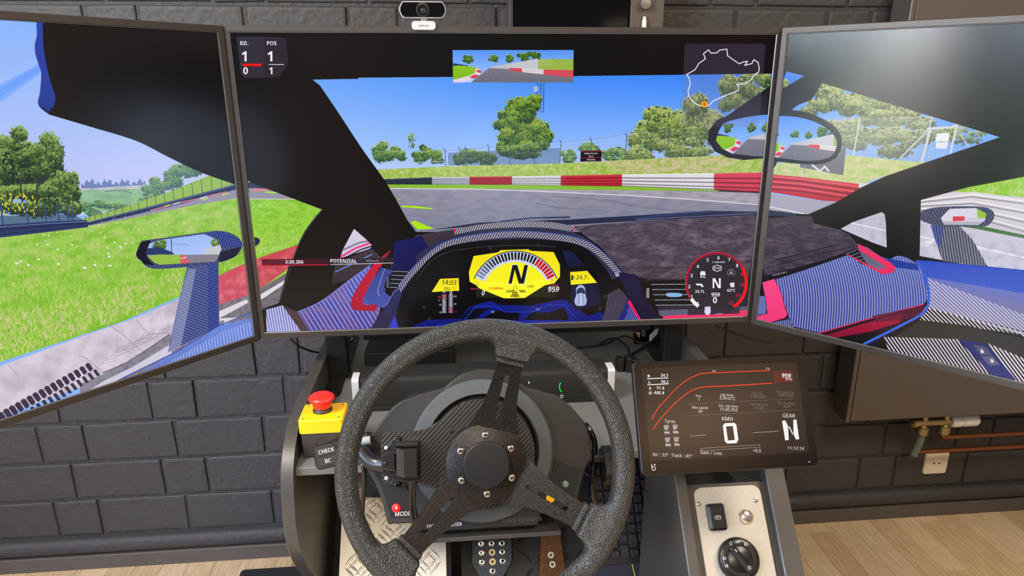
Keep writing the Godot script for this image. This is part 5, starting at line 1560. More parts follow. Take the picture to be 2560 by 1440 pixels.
# ---- shared pieces of the views
const LEAF_D := [38, 62, 44]
const LEAF_M := [84, 122, 48]
const LEAF_L := [168, 192, 92]
func kerb_scene(p: Pic, x: float, y: float, sx: float, sy: float, clip: Array) -> void:
	# the track behind the car as the mirrors show it; x, y the vanishing point of the road
	p.inside(clip, func():
		p.fill(clip, [86, 148, 246], [176, 206, 255])
		for q in [[-112, -8, 16], [-50, -9, 14], [-10, -10, 15], [26, -13, 19], [52, -12, 24], [96, 0, 14]]:
			p.crown(x + q[0] * sx, y + q[1] * sy, q[2] * sx, q[2] * sy * 0.8, 220, 1.5 * sx, [40, 74, 34], [76, 124, 40], [140, 180, 70])
		p.fill([x - 60 * sx, y + 12 * sy, x + 62 * sx, y - 10 * sy, x + 62 * sx, y + 18 * sy, x - 60 * sx, y + 16 * sy], [196, 196, 206])
		for i in 12: p.line([x + (-58 + i * 5) * sx, y + 5 * sy, x + (-58 + i * 5) * sx, y + 16 * sy], 0.6, [150, 156, 160])
		p.fill([x + 62 * sx, y - 8 * sy, x + 152 * sx, y - 8 * sy, x + 152 * sx, y + 24 * sy, x + 62 * sx, y + 16 * sy], [150, 180, 70])
		for i in 6: p.line([x + 64 * sx, y + (-9 + i * 3) * sy, x + 98 * sx, y + (-9 + i * 3) * sy], 0.5, [206, 206, 212])
		p.fill([x - 150 * sx, y + 2 * sy, x - 112 * sx, y + 8 * sy, x - 112 * sx, y + 12 * sy, x - 150 * sx, y + 12 * sy], [34, 54, 104])
		p.fill([x - 60 * sx, y + 14 * sy, x - 118 * sx, y + 60 * sy, x + 170 * sx, y + 60 * sy, x + 152 * sx, y + 34 * sy, x + 30 * sx, y + 18 * sy], [126, 124, 138], [104, 103, 116])
		for i in 9: p.line([x + (-70 + i * 4) * sx, y + 18 * sy, x + (-110 + i * 28) * sx, y + 58 * sy], 0.7, [92, 90, 104, 0.6])
		p.blob([x - 152 * sx, y + 10 * sy, x - 96 * sx, y + 12 * sy, x - 84 * sx, y + 24 * sy, x - 112 * sx, y + 38 * sy, x - 152 * sx, y + 42 * sy], [142, 196, 30], [126, 186, 30])
		p.fill(p.curve([x - 92 * sx, y + 14 * sy, x - 78 * sx, y + 24 * sy, x - 100 * sx, y + 40 * sy, x - 152 * sx, y + 58 * sy], false) + [x - 152 * sx, y + 44 * sy] + p.curve([x - 128 * sx, y + 38 * sy, x - 98 * sx, y + 28 * sy, x - 94 * sx, y + 15 * sy], false), [226, 214, 226])
		for q in [[-90, 18, -79, 21, -80, 27, -92, 24], [-96, 30, -84, 33, -98, 41, -110, 37]]:
			p.fill([x + q[0] * sx, y + q[1] * sy, x + q[2] * sx, y + q[3] * sy, x + q[4] * sx, y + q[5] * sy, x + q[6] * sx, y + q[7] * sy], [214, 58, 74])
		p.fill([x - 10 * sx, y + 14 * sy, x + 22 * sx, y + 15 * sy, x + 22 * sx, y + 24 * sy, x - 8 * sx, y + 20 * sy], [216, 66, 80])
		p.fill([x + 22 * sx, y + 15 * sy, x + 76 * sx, y + 18 * sy, x + 76 * sx, y + 30 * sy, x + 22 * sx, y + 24 * sy], [226, 220, 220])
		p.fill([x + 76 * sx, y + 18 * sy, x + 152 * sx, y + 20 * sy, x + 152 * sx, y + 38 * sy, x + 76 * sx, y + 30 * sy], [222, 66, 84])
		for i in 2: p.line([x + 20 * sx, y + (18 + i * 3) * sy, x + 152 * sx, y + (26 + i * 5) * sy], 0.6, [150, 120, 120]))

func fence(p: Pic, f: Array, posts: Array, mesh: float) -> void:
	# f: top left, top right, bottom right, bottom left
	for i in 8:
		var t := i / 7.0
		p.line([lerpf(f[0], f[6], t), lerpf(f[1], f[7], t), lerpf(f[2], f[4], t), lerpf(f[3], f[5], t)], 0.7, [196, 204, 214, 0.55])
	if mesh > 0.0:
		p.stripes(f, Vector2(1, 0.75), mesh, 0.45, [206, 208, 212, 0.5])
		p.stripes(f, Vector2(1, -0.75), mesh, 0.45, [206, 208, 212, 0.5])
	for q in posts:
		p.line([q[0], q[1], q[2], q[3]], q[4], [92, 98, 106])
		p.line([q[0], q[1], q[0] - 4, q[1] - 7], q[4] * 0.8, [62, 66, 78])

func rail(p: Pic, pts: Array, c: Array, dark: Array) -> void:
	# pts: x, top, bottom at both ends
	p.fill([pts[0], pts[1], pts[3], pts[4], pts[3], pts[5], pts[0], pts[2]], c)
	for t in [0.3, 0.55, 0.8, 0.97]:
		p.line([pts[0], lerpf(pts[1], pts[2], t), pts[3], lerpf(pts[4], pts[5], t)], maxf((pts[5] - pts[4]) * 0.07, 0.8), dark)
	p.line([pts[0], pts[1] + 1, pts[3], pts[4] + 1], 1.2, [minf(c[0] + 40, 255), minf(c[1] + 40, 255), minf(c[2] + 40, 255)])

func centre_view(p: Pic) -> void:
	p.im.fill(Color8(12, 9, 11))
	var ws := [780, 197, 895, 194, 1440, 190, 1935, 182, 1930, 300, 1905, 440, 958, 446]
	p.fill(ws, [66, 140, 250], [178, 204, 255])
	for i in 70: p.fill([778 + i * 9.0, 170, 787 + i * 9.0, 170, 787 + i * 9.0, 450, 778 + i * 9.0, 450], [255, 255, 255, 0.2 * (1.0 - i / 70.0)])
	p.inside([778, 197, 1938, 182, 1910, 480, 955, 480], func():
		for i in 70: p.fill([1240 + i * 10.0, 170, 1250 + i * 10.0, 170, 1250 + i * 10.0, 330, 1240 + i * 10.0, 330], [16, 96, 232, 0.3 * i / 70.0], [30, 110, 240, 0.0])
		# mast
		for x in [1344, 1352, 1360]: p.line([x, 205, x - 1, 282], 1.4, [44, 58, 96])
		for i in 9: p.line([1344, 210 + i * 8, 1360, 216 + i * 8], 0.8, [44, 58, 96])
		p.fill([1334, 216, 1345, 216, 1345, 228, 1334, 230], [168, 188, 226])
		# trees along the horizon
		for q in [[948, 378, 30, 30, 700], [985, 388, 34, 24, 600], [1028, 350, 12, 26, 120], [1055, 384, 30, 26, 600], [1090, 392, 26, 20, 400], [1180, 388, 34, 22, 600], [1215, 392, 30, 24, 500], [1150, 398, 22, 16, 300], [1420, 392, 26, 22, 300], [1475, 378, 36, 26, 600], [1530, 384, 30, 24, 400], [1560, 392, 30, 22, 400]]:
			p.crown(q[0], q[1], q[2], q[3], q[4], 2.2, [44, 78, 60], [92, 134, 66], [166, 196, 104], 0.6 if q[4] < 200 else 0.0)
		for q in [[1620, 350, 50, 52, 1500], [1645, 300, 42, 40, 900], [1680, 330, 56, 62, 1600], [1745, 305, 62, 72, 1700], [1740, 262, 34, 34, 500], [1800, 330, 60, 50, 1200], [1850, 250, 64, 56, 1600], [1880, 210, 60, 40, 1200], [1830, 215, 40, 34, 600], [1900, 270, 40, 50, 700], [1720, 370, 80, 30, 1200], [1600, 385, 40, 24, 600]]:
			p.crown(q[0], q[1], q[2], q[3], q[4], 3.2, [50, 72, 44], [112, 134, 62], [184, 196, 112])
		for q in [[1310, 330, 66, 60, 2600], [1300, 280, 44, 36, 1200], [1335, 258, 28, 30, 700], [1270, 305, 36, 36, 900], [1340, 345, 48, 44, 1300], [1262, 350, 32, 34, 700], [1300, 375, 62, 24, 1000]]:
			p.crown(q[0], q[1], q[2], q[3], q[4], 3.0, [30, 56, 34], [78, 118, 34], [152, 178, 66])
		for q in [[1312, 400, 1306, 330], [1308, 350, 1330, 300], [1308, 340, 1284, 310], [1330, 300, 1338, 272]]: p.line(q, 2.0, [110, 104, 96, 0.7])
		fence(p, [1120, 372, 1400, 358, 1400, 410, 1120, 414], [[1113, 378, 1114, 414, 2.0], [1150, 374, 1150, 413, 1.6], [1166, 374, 1166, 414, 2.2], [1222, 368, 1220, 412, 1.8], [1276, 366, 1275, 411, 1.8], [1337, 362, 1336, 411, 2.0], [1403, 356, 1400, 409, 2.0]], 0.0)
		p.fill([1120, 382, 1400, 370, 1400, 411, 1120, 414], [40, 60, 70, 0.35])
		fence(p, [1400, 352, 1790, 314, 1790, 394, 1400, 410], [[1478, 350, 1476, 404, 2.0], [1567, 340, 1562, 402, 2.2], [1674, 324, 1667, 394, 2.6]], 5.0)
		fence(p, [1790, 314, 1930, 300, 1930, 384, 1790, 394], [], 5.0)
		p.line([955, 408, 1110, 404], 2.0, [186, 190, 190]); p.line([1110, 376, 1480, 348, 1680, 318], 0.7, [90, 110, 170, 0.8])
		# bank
		var bank := [940, 424, 1120, 416, 1260, 412, 1400, 409, 1500, 403, 1640, 396, 1790, 389, 1915, 383, 1912, 440, 940, 452]
		p.fill(bank, [176, 200, 98], [160, 190, 88])
		p.fill([1500, 404, 1640, 397, 1800, 390, 1860, 400, 1780, 430, 1560, 432], [208, 178, 156, 0.75])
		p.mottle(bank, [120, 170, 30], 0.8, 0.05, 3, 2.0)
		p.mottle(bank, [226, 206, 170], 0.7, 0.07, 8, 2.0)
		p.blades(bank, 5200, 5, 6, [[130, 180, 44], [196, 210, 110], [104, 150, 40], [222, 206, 160], [214, 220, 150]], 0.8)
		# board with writing
		p.line([1459, 404, 1458, 436], 1.6, [170, 174, 176]); p.line([1492, 403, 1491, 434], 1.6, [170, 174, 176])
		p.fill([1452, 377, 1504, 376, 1503, 403, 1451, 404], [28, 16, 22])
		p.line([1452, 379, 1504, 378], 1.2, [200, 40, 70]); p.line([1452, 395, 1503, 394], 1.2, [200, 40, 70])
		p.text("Sabine-Schmitz-", 1478, 383.5, 4.2, [236, 230, 236], true, 0.8); p.text("Kurve", 1478, 390.5, 4.2, [236, 230, 236], true, 0.8)
		p.text("FALKEN", 1477, 399, 4.0, [240, 240, 240], true, 1.0, 0.2)
		# guard rail
		rail(p, [950, 448, 461, 1082, 443, 461], [44, 56, 70], [22, 30, 42])
		rail(p, [1080, 443, 461, 1176, 442, 462], [176, 178, 190], [96, 104, 126])
		rail(p, [1174, 442, 462, 1281, 441, 462], [178, 34, 48], [110, 22, 34])
		rail(p, [1280, 441, 462, 1403, 439, 464], [206, 202, 210], [120, 116, 126])
		rail(p, [1402, 439, 464, 1556, 436, 466], [196, 40, 58], [116, 22, 36])
		rail(p, [1555, 436, 466, 1787, 433, 475], [222, 218, 224], [128, 122, 128])
		rail(p, [1785, 433, 475, 1915, 431, 482], [212, 60, 80], [122, 28, 44])
		p.fill([950, 461, 1280, 462, 1560, 466, 1790, 475, 1800, 478, 1560, 475, 1280, 473, 960, 470], [134, 186, 48])
		p.blades([950, 460, 1780, 472, 1780, 476, 960, 470], 900, 3, 4, [[110, 160, 40], [160, 200, 70]], 0.4))
	# road
	var road := [958, 469, 1280, 473, 1560, 475, 1790, 478, 1905, 483, 1896, 545, 1500, 580, 1040, 580]
	p.fill(road, [152, 148, 166], [128, 130, 150])
	p.fill([1180, 473, 1560, 475, 1905, 483, 1902, 512, 1560, 486, 1300, 477], [170, 162, 174])
	p.mottle(road, [108, 112, 136], 0.5, 0.03, 5, 3.0)
	p.line([960, 471, 1190, 473, 1340, 478, 1560, 488, 1720, 498, 1900, 512], 2.4, [216, 212, 224])
	p.line(p.curve([1380, 490, 1500, 500, 1640, 522, 1760, 530], false), 1.4, [96, 98, 118, 0.7]); p.line([1340, 508, 1400, 520, 1530, 528], 1.6, [88, 92, 110, 0.6])
	p.fill([1002, 514, 1040, 515, 1084, 521, 1078, 523, 1004, 518], [172, 232, 20])
	p.fill([1026, 556, 1037, 552, 1086, 572, 1044, 574], [172, 232, 20]); p.fill([994, 496, 1002, 497, 1000, 499, 994, 498], [172, 232, 20])
	# left side window beside the pillar
	p.inside([620, 452, 640, 458, 808, 524, 740, 640, 722, 664, 696, 758, 650, 775, 640, 700], func():
		p.fill([620, 450, 820, 450, 820, 800, 620, 800], [146, 206, 60], [150, 200, 70])
		p.fill([620, 456, 650, 458, 720, 484, 700, 486, 622, 475], [46, 62, 92])
		p.fill([620, 470, 690, 474, 800, 497, 620, 498], [150, 144, 162])
		p.fill([632, 470, 676, 472, 660, 478, 632, 478], [210, 130, 140]); p.fill([660, 478, 700, 480, 690, 484, 664, 482], [170, 220, 60])
		p.line([622, 497, 760, 498], 1.6, [220, 214, 220])
		var g := [622, 499, 800, 499, 800, 540, 745, 614, 640, 642]
		p.mottle(g, [108, 170, 40], 0.8, 0.04, 2, 2.0)
		p.blades(g, 2600, 3, 9, [[120, 186, 40], [172, 222, 88], [150, 206, 62], [196, 226, 110]], 0.5)
		for i in 40: p.ell(p.rg.randf_range(632, 740), p.rg.randf_range(506, 522), 1.2, 0.8, [230, 240, 220], 6)
		p.blades([632, 590, 760, 580, 740, 616, 642, 640], 500, 4, 7, [[196, 206, 130], [204, 200, 150]], 0.6)
		p.fill([638, 648, 690, 630, 752, 610, 742, 640, 726, 668, 640, 730], [206, 72, 86], [186, 70, 84])
		p.mottle([638, 648, 752, 610, 726, 668, 640, 730], [226, 120, 124], 0.7, 0.05, 4)
		p.fill([640, 728, 728, 676, 700, 760, 640, 800], [118, 112, 118])
		p.mottle([640, 728, 728, 676, 700, 760, 640, 800], [90, 86, 96], 0.8, 0.1, 6)
		p.fill([648, 738, 712, 700, 708, 712, 652, 750], [222, 216, 224]))
	p.fill(p.curve([636, 592, 646, 596, 650, 602, 646, 610, 638, 616], false), [36, 40, 74])
	# pillar, roof and lower left frame
	p.fill([577, 78, 1940, 86, 1936, 184, 1440, 190, 896, 194, 895, 197, 780, 199, 577, 160], [13, 10, 12])
	var pillar := [577, 150, 780, 198, 800, 214] + p.curve([800, 214, 850, 288, 905, 372, 962, 452, 1004, 524, 1030, 574], false) + [1060, 590, 1010, 640, 985, 665, 900, 760, 700, 770, 696, 757, 732, 645, 762, 577, 806, 524, 625, 456, 590, 300]
	p.fill(pillar, [13, 10, 13], [20, 15, 14])
	p.line(p.curve([806, 524, 764, 578, 734, 645, 698, 757], false), 3.5, [52, 46, 66])
	# quarter glass
	p.inside([885, 572, 915, 598, 930, 613, 926, 622, 850, 646, 857, 624], func():
		p.fill([840, 560, 940, 560, 940, 650, 840, 650], [216, 210, 226], [200, 196, 214])
		p.line([846, 630, 900, 606, 926, 602], 4.0, [130, 116, 156]); p.line([846, 646, 890, 620, 930, 606], 5.0, [236, 60, 140]); p.line([846, 654, 900, 625, 932, 614], 3.5, [54, 34, 70]); p.line([850, 660, 900, 634, 932, 620], 5.0, [90, 130, 226]))
	p.line([850, 644, 838, 662, 838, 678, 900, 640, 926, 622], 2.5, [56, 46, 60])
	p.fill([842, 656, 930, 622, 946, 636, 930, 660, 870, 700, 830, 710, 832, 684], [66, 54, 62], [50, 42, 52])
	p.line([838, 680, 930, 636], 3.0, [100, 132, 210])
	# left dash with ribs
	p.fill([665, 774, 706, 763, 752, 828, 666, 831], [92, 112, 176], [120, 124, 190])
	p.stripes([665, 774, 706, 763, 752, 828, 666, 831], Vector2(0.18, 1), 6.5, 3.4, [200, 196, 240])
	p.fill([706, 763, 744, 780, 774, 828, 752, 828], [72, 56, 58])
	var rib := p.curve([743, 780, 804, 752, 872, 701, 925, 663], false) + [946, 700, 950, 780, 926, 828, 772, 828]
	p.fill(rib, [84, 96, 196], [70, 64, 150])
	p.stripes(rib, Vector2(0.62, 1), 10.0, 1.8, [196, 190, 244])
	p.mottle(rib, [150, 110, 150], 0.5, 0.03, 4)
	p.line(p.curve([743, 780, 804, 752, 872, 701, 925, 663, 948, 640], false), 1.6, [126, 146, 236])
	# blue patch and left piece of suede
	p.fill([1000, 640, 1040, 588, 1130, 574, 1184, 566, 1140, 600, 1092, 624, 1060, 655, 1010, 700, 985, 720, 975, 660], [64, 52, 62], [40, 34, 56])
	p.fill([985, 604, 1055, 590, 1074, 622, 1052, 660, 1000, 712, 980, 680], [22, 24, 92], [18, 18, 72])
	# vent, red trim, lever at the left of the cluster
	p.fill([972, 672, 1030, 678, 1014, 700, 990, 720, 966, 722], [18, 18, 30])
	for i in 5: p.line([982 - i * 2, 678 + i * 10, 1030 - i * 6, 680 + i * 10], 1.6, [150, 160, 200])
	p.fill([940, 768, 906, 756, 912, 738, 928, 706, 952, 668, 982, 676, 970, 700, 962, 730, 976, 742, 966, 770], [54, 64, 136], [70, 86, 170])
	p.line(p.curve([962, 672, 950, 705, 944, 730, 950, 740], false), 1.6, [150, 160, 220])
	p.fill([967, 690, 976, 688, 970, 722, 960, 720], [14, 14, 22]); 
	for i in 8: p.line([966, 693 + i * 3.6, 972, 692 + i * 3.6], 1.1, [190, 190, 226])
	p.fill([974, 626, 964, 640, 950, 668, 924, 712, 909, 744, 906, 757, 912, 762, 946, 762, 938, 778, 886, 776, 876, 764, 880, 744, 896, 714, 934, 659], [206, 24, 60], [170, 20, 52])
	p.line([976, 626, 952, 666], 1.2, [230, 60, 110])
	p.fill([1026, 711, 1024, 716, 1008, 744, 994, 790, 968, 828, 922, 828, 966, 762, 986, 726, 1004, 716], [46, 48, 102], [30, 28, 66])
	p.line([1024, 712, 1000, 718, 984, 730, 966, 764], 1.8, [120, 130, 200])
	p.fill([992, 778, 1024, 822, 970, 822], [40, 48, 190]); p.stripes([992, 778, 1024, 822, 970, 822], Vector2(1, 0.9), 5.0, 1.2, [70, 84, 226])
	# dash top
	var suede := [1430, 566, 1600, 553, 1700, 546, 1892, 536, 1882, 640, 1872, 700, 1620, 698, 1562, 684, 1546, 668, 1500, 616]
	p.fill(suede, [86, 76, 90], [70, 60, 72])
	p.mottle(suede, [132, 118, 132], 0.75, 0.02, 7, 2.2); p.mottle(suede, [52, 44, 58], 0.7, 0.05, 9, 3.0)
	p.line([1560, 670, 1730, 668, 1880, 652], 1.6, [46, 40, 52]); p.line([1680, 556, 1720, 561], 1.2, [120, 112, 128])
	p.fill([1556, 684, 1620, 698, 1872, 700, 1872, 712, 1600, 704], [28, 24, 32])
	p.fill([1084, 574, 1200, 556, 1420, 549, 1600, 538, 1776, 527, 1892, 529, 1892, 537, 1600, 552, 1424, 562, 1184, 566], [44, 52, 82], [34, 40, 64])
	p.line([1250, 554, 1330, 545, 1424, 543], 4.0, [52, 60, 94]); p.line([1590, 548, 1640, 540, 1776, 529], 5.0, [48, 62, 106]); p.line([1592, 549, 1890, 533], 1.4, [118, 126, 160])
	# hood
	p.fill(p.curve([1040, 640, 1100, 600, 1190, 576, 1300, 568, 1400, 574, 1470, 598, 1540, 666, 1562, 690], false) + [1530, 700, 1480, 640, 1290, 600, 1090, 640, 1040, 700], [46, 46, 74])
	p.ribs([1140, 580, 1200, 568, 1290, 560, 1380, 562, 1430, 572], 13.0, 6.2, 4.5, [44, 46, 72], [196, 186, 186])
	p.line([1136, 572, 1138, 586], 3.0, [236, 60, 84]); p.line([1431, 566, 1433, 580], 3.0, [236, 50, 110])
	p.ribs([1000, 720, 1030, 682, 1068, 644, 1110, 614, 1180, 596, 1290, 586, 1396, 594, 1462, 610, 1506, 640, 1548, 684], 15.0, 6.6, 5.0, [40, 44, 84], [188, 178, 180])
	p.line(p.curve([996, 724, 1030, 676, 1066, 638, 1108, 607, 1180, 588, 1290, 578, 1400, 586, 1466, 602, 1512, 634, 1556, 684], false), 1.6, [70, 92, 190])
	# cluster
	var cl := p.curve([988, 792, 1008, 728, 1036, 690, 1076, 644, 1122, 616, 1190, 604, 1290, 598, 1392, 602, 1450, 614, 1492, 646, 1530, 700, 1534, 756, 1502, 800], false) + [1480, 815, 1000, 830]
	p.fill(cl, [17, 13, 17], [10, 9, 20])
	p.fill(p.curve([1030, 700, 1066, 656, 1110, 630, 1180, 616, 1290, 610, 1392, 613, 1440, 626, 1476, 660, 1498, 712, 1504, 760, 1480, 800], false) + [1020, 800], [10, 8, 10])
	p.line(p.curve([1040, 700, 1070, 660, 1110, 634, 1180, 620, 1290, 613, 1390, 617], false), 1.2, [78, 74, 84])
	p.fill([1066, 800, 1150, 796, 1172, 768, 1196, 760, 1228, 752, 1248, 762, 1330, 764, 1372, 754, 1412, 748, 1432, 762, 1470, 790, 1500, 780, 1530, 800, 1530, 828, 1000, 830], [16, 30, 130], [14, 22, 110])
	p.fill([1150, 798, 1176, 772, 1226, 770, 1204, 784, 1190, 798], [10, 10, 24]); p.fill([1204, 798, 1240, 776, 1300, 782, 1296, 800], [8, 8, 16]); p.fill([1310, 800, 1330, 780, 1372, 782, 1410, 768, 1420, 790, 1420, 800], [10, 10, 22])
	p.fill([1090, 812, 1330, 802, 1480, 804, 1500, 830, 1080, 830], [20, 44, 170], [16, 30, 140])
	p.line([1160, 800, 1190, 766, 1240, 766, 1262, 780, 1330, 780, 1372, 762, 1410, 762, 1436, 792], 2.0, [30, 60, 190])
	for q in [[1226, 620], [1344, 613], [1060, 768], [1073, 797], [1514, 741], [1500, 771]]:
		p.ell(q[0], q[1], 4, 4, [70, 70, 80]); p.ell(q[0], q[1], 2.6, 2.6, [14, 12, 16])
	# yellow panels
	p.fill([1079, 730, 1100, 697, 1147, 695, 1148, 727], [240, 222, 24], [250, 236, 30])
	p.text("14:03", 1122, 706, 11.5, [26, 22, 10], false, 0.95, 0.12, 3); p.text("332", 1117, 722, 7.5, [26, 22, 10], false, 1.0, 0.12, 2); p.text("°C", 1135, 722, 6.5, [220, 120, 20], false, 1.0, 0.1)
	p.fill([1184, 640, 1172, 680, 1174, 704, 1190, 713, 1198, 721, 1260, 746, 1312, 745, 1360, 714, 1386, 708, 1400, 692, 1400, 662, 1384, 630, 1328, 627, 1320, 623, 1252, 625, 1244, 631], [244, 224, 22], [254, 248, 40])
	for i in 20: p.line([1190, 690 + i * 2.8, 1390, 688 + i * 2.8], 0.6, [255, 255, 150, 0.35])
	p.band(1289, 738, 84, 112, 25, 156, [206, 214, 240], 0.985)
	for i in 27:
		var a := 153.0 - i * 4.72
		var red := a < 62.0
		var c := [200, 22, 26] if red else [18, 18, 22]
		if not red and a > 116.0: c = [lerpf(18, 120, (a - 116) / 38), lerpf(20, 140, (a - 116) / 38), lerpf(28, 190, (a - 116) / 38)]
		p.band(1289, 738, 90, 109, a - (3.6 if red else 2.9), a, c, 0.985, 3)
	p.band(1289, 738, 110.5, 113, 22, 158, [60, 66, 90], 0.985)
	p.band(1289, 738, 0, 84, 25, 156, [250, 240, 30], 0.985)
	p.fill([1200, 704, 1380, 700, 1358, 716, 1312, 745, 1260, 746, 1200, 721], [254, 248, 44])
	for q in [["2", 1193, 710], ["3", 1203, 693], ["4", 1218, 678], ["5", 1234, 667], ["6", 1263, 653], ["7", 1305, 651]]: p.text(q[0], q[1], q[2], 8, [110, 120, 170], false, 1.0, 0.15)
	for q in [["8", 1347, 667], ["9", 1379, 700]]: p.text(q[0], q[1], q[2], 8, [220, 60, 50], false, 1.0, 0.15)
	p.text("N", 1290, 686, 50, [222, 224, 214], true, 0.98, 0.22); p.text("N", 1290, 686, 46, [24, 22, 20], true, 0.98, 0.22)
	p.text("CORSA", 1240, 721, 5, [214, 70, 20], true, 1.6); p.text("1981", 1326, 716, 6, [60, 56, 20], false, 1.1, 0.15)
	for i in 5:
		p.line([1282 - i * 1.4, 730 + i * 2.8, 1292 + i * 1.6, 730 + i * 2.8], 1.6, [40, 36, 20])
		p.line([1265 + i * 4, 731, 1270 + i * 4, 725], 1.5, [50, 46, 20]); p.line([1298 + i * 3, 725, 1302 + i * 3, 731], 1.5, [50, 46, 20])
	p.line([1286, 714, 1283, 728], 1, [90, 84, 20]); p.line([1290, 714, 1293, 728], 1, [90, 84, 20])
	p.text("0.0", 1288, 741, 4, [90, 84, 20], false)
	p.text("0", 1207, 732, 13, [230, 232, 240], true, 0.85, 0.2); p.text("959", 1383, 723, 13, [236, 236, 244], true, 0.95, 0.15)
	p.text("KM/H", 1186, 722, 4, [220, 50, 90], true, 1.4); p.text("RPM", 1387, 713, 4, [220, 40, 130], true, 1.4)
	p.fill([1425, 680, 1468, 677, 1493, 707, 1427, 712], [240, 222, 24], [250, 238, 34])
	p.text("24.7", 1453, 693.5, 10, [26, 22, 10], false, 1.0, 0.12, 1); p.text("L", 1470, 695, 6, [220, 90, 30], false)
	p.fill([1428, 688, 1433, 688, 1433, 700, 1428, 700], [40, 40, 30]); p.line([1434, 690, 1436, 692, 1436, 698], 1.2, [80, 120, 30])
	p.fill([1427, 712, 1496, 708, 1502, 760, 1440, 776, 1428, 760], [16, 22, 56])
	p.fill([1404, 624, 1432, 630, 1462, 664, 1422, 670], [22, 30, 70], [16, 22, 50])
	p.blob([1440, 722, 1446, 714, 1452, 712, 1458, 714, 1463, 722, 1464, 738, 1467, 750, 1464, 762, 1452, 765, 1440, 763, 1436, 752, 1440, 738], [170, 182, 224])
	p.blob([1443, 724, 1452, 719, 1461, 724, 1462, 735, 1452, 732, 1442, 735], [40, 48, 84]); p.line([1448, 736, 1446, 760], 1.3, [96, 110, 170]); p.line([1457, 736, 1459, 760], 1.3, [96, 110, 170]); p.line([1452, 738, 1452, 762], 1.0, [220, 226, 246])
	for q in [[1110.5, 0], [1127, 1]]:
		for i in 15:
			var red: bool = (i > 10) if q[1] == 0 else (i < 5)
			p.fill([q[0] - 3.4, 780 - i * 3.1, q[0] + 3.4, 780 - i * 3.1, q[0] + 3.4, 782.2 - i * 3.1, q[0] - 3.4, 782.2 - i * 3.1], [240, 110, 150] if red else [196, 202, 226])
		p.line([q[0] - 5, 735, q[0] - 5, 783], 0.8, [180, 184, 200]); p.line([q[0] + 5, 735, q[0] + 5, 783], 0.8, [180, 184, 200])
	p.text("130", 1098, 743, 4, [220, 70, 90], true); p.text("°C", 1098, 751, 4, [200, 200, 220], true); p.text("90", 1101, 762, 4, [200, 200, 220], true); p.text("50", 1101, 781, 4, [200, 200, 220], true)
	p.text("120", 1137, 741, 4, [200, 200, 220], true); p.text("90", 1138, 760, 4, [200, 200, 220], true); p.text("0", 1140, 779, 4, [230, 50, 80], true)
	p.line([1107, 731, 1114, 731], 1.4, [210, 214, 236]); p.line([1110.5, 725, 1110.5, 731], 1.4, [210, 214, 236]); p.fill([1124, 729, 1130, 729, 1130, 736, 1124, 736], [210, 214, 236]); p.fill([1125.5, 731, 1128.5, 731, 1128.5, 734, 1125.5, 734], [30, 30, 40])
	p.text("SET", 1232, 780, 4.5, [200, 204, 214], true); p.text("0.0", 1345, 773, 5.5, [200, 204, 214], false)
	p.line([1108, 685, 1148, 686], 1.0, [54, 56, 70])
	# right of the cluster
	var vr := [1520, 735, 1548, 720, 1570, 745, 1560, 800, 1500, 806, 1512, 780]
	p.fill(vr, [40, 36, 52], [48, 42, 64]); p.stripes(vr, Vector2(0.12, 1), 4.2, 1.5, [96, 88, 112])
	p.fill([1568, 748, 1605, 801, 1545, 801], [30, 34, 120]); p.stripes([1574, 765, 1604, 801, 1560, 801], Vector2(1, -1.6), 5.0, 1.6, [150, 150, 210])
	p.fill([1577, 746, 1605, 800, 1598, 800, 1568, 756], [238, 24, 96])
	p.fill([1598, 700, 1625, 698, 1648, 790, 1660, 790, 1872, 770, 1872, 700], [40, 38, 54])
	p.fill([1626, 702, 1720, 700, 1740, 764, 1640, 766], [14, 12, 16])
	for i in 5: p.line([1628 + i * 3, 711 + i * 13, 1780, 710 + i * 13], 2.2, [142, 146, 166])
	for i in 4: p.line([1646 + i * 20, 702, 1652 + i * 20, 764], 1.2, [40, 38, 46])
	p.blob([1664, 736, 1672, 732, 1700, 733, 1706, 738, 1698, 742, 1672, 742], [132, 176, 226])
	for i in 8: p.line([1616, 722 + i * 3.2, 1623, 721 + i * 3.2], 1.6, [210, 206, 220])
	p.fill([1646, 776, 1870, 766, 1870, 782, 1650, 790], [92, 92, 116])
	p.fill([1538, 684, 1548, 682, 1588, 686, 1596, 696, 1624, 762, 1656, 801, 1604, 801, 1570, 742, 1556, 708, 1540, 694], [22, 20, 58], [14, 12, 30])
	p.stripes([1550, 690, 1588, 688, 1620, 760, 1650, 800, 1608, 800, 1570, 740], Vector2(1, 0.35), 6.0, 1.4, [34, 32, 84]); p.blob([1538, 684, 1546, 683, 1549, 688, 1544, 692, 1539, 690], [160, 160, 186])
	p.fill([1656, 790, 1868, 776, 1868, 793, 1660, 801], [250, 54, 110], [226, 44, 98])
	# mirror housing across the corner
	p.fill([1940, 205, 1900, 232, 1826, 284, 1800, 300, 1940, 320], [22, 20, 30])
	p.fill([1905, 396, 1860, 400, 1820, 394, 1786, 378, 1770, 350, 1772, 326, 1792, 300, 1830, 286, 1870, 278, 1940, 272, 1940, 402], [26, 24, 34])
	kerb_scene(p, 1925, 330, 0.92, 1.2, p.curve([1790, 352, 1796, 330, 1812, 308, 1850, 296, 1900, 288, 1945, 286], false) + [1945, 394, 1880, 390, 1830, 384, 1806, 372])
	p.fill([1890, 300, 1945, 296, 1945, 330, 1888, 318], [255, 255, 255, 0.1])
	# picture of the track behind
	kerb_scene(p, 1283, 156, 1.0, 1.0, [1131, 125, 1434, 125, 1433, 206, 1133, 206])
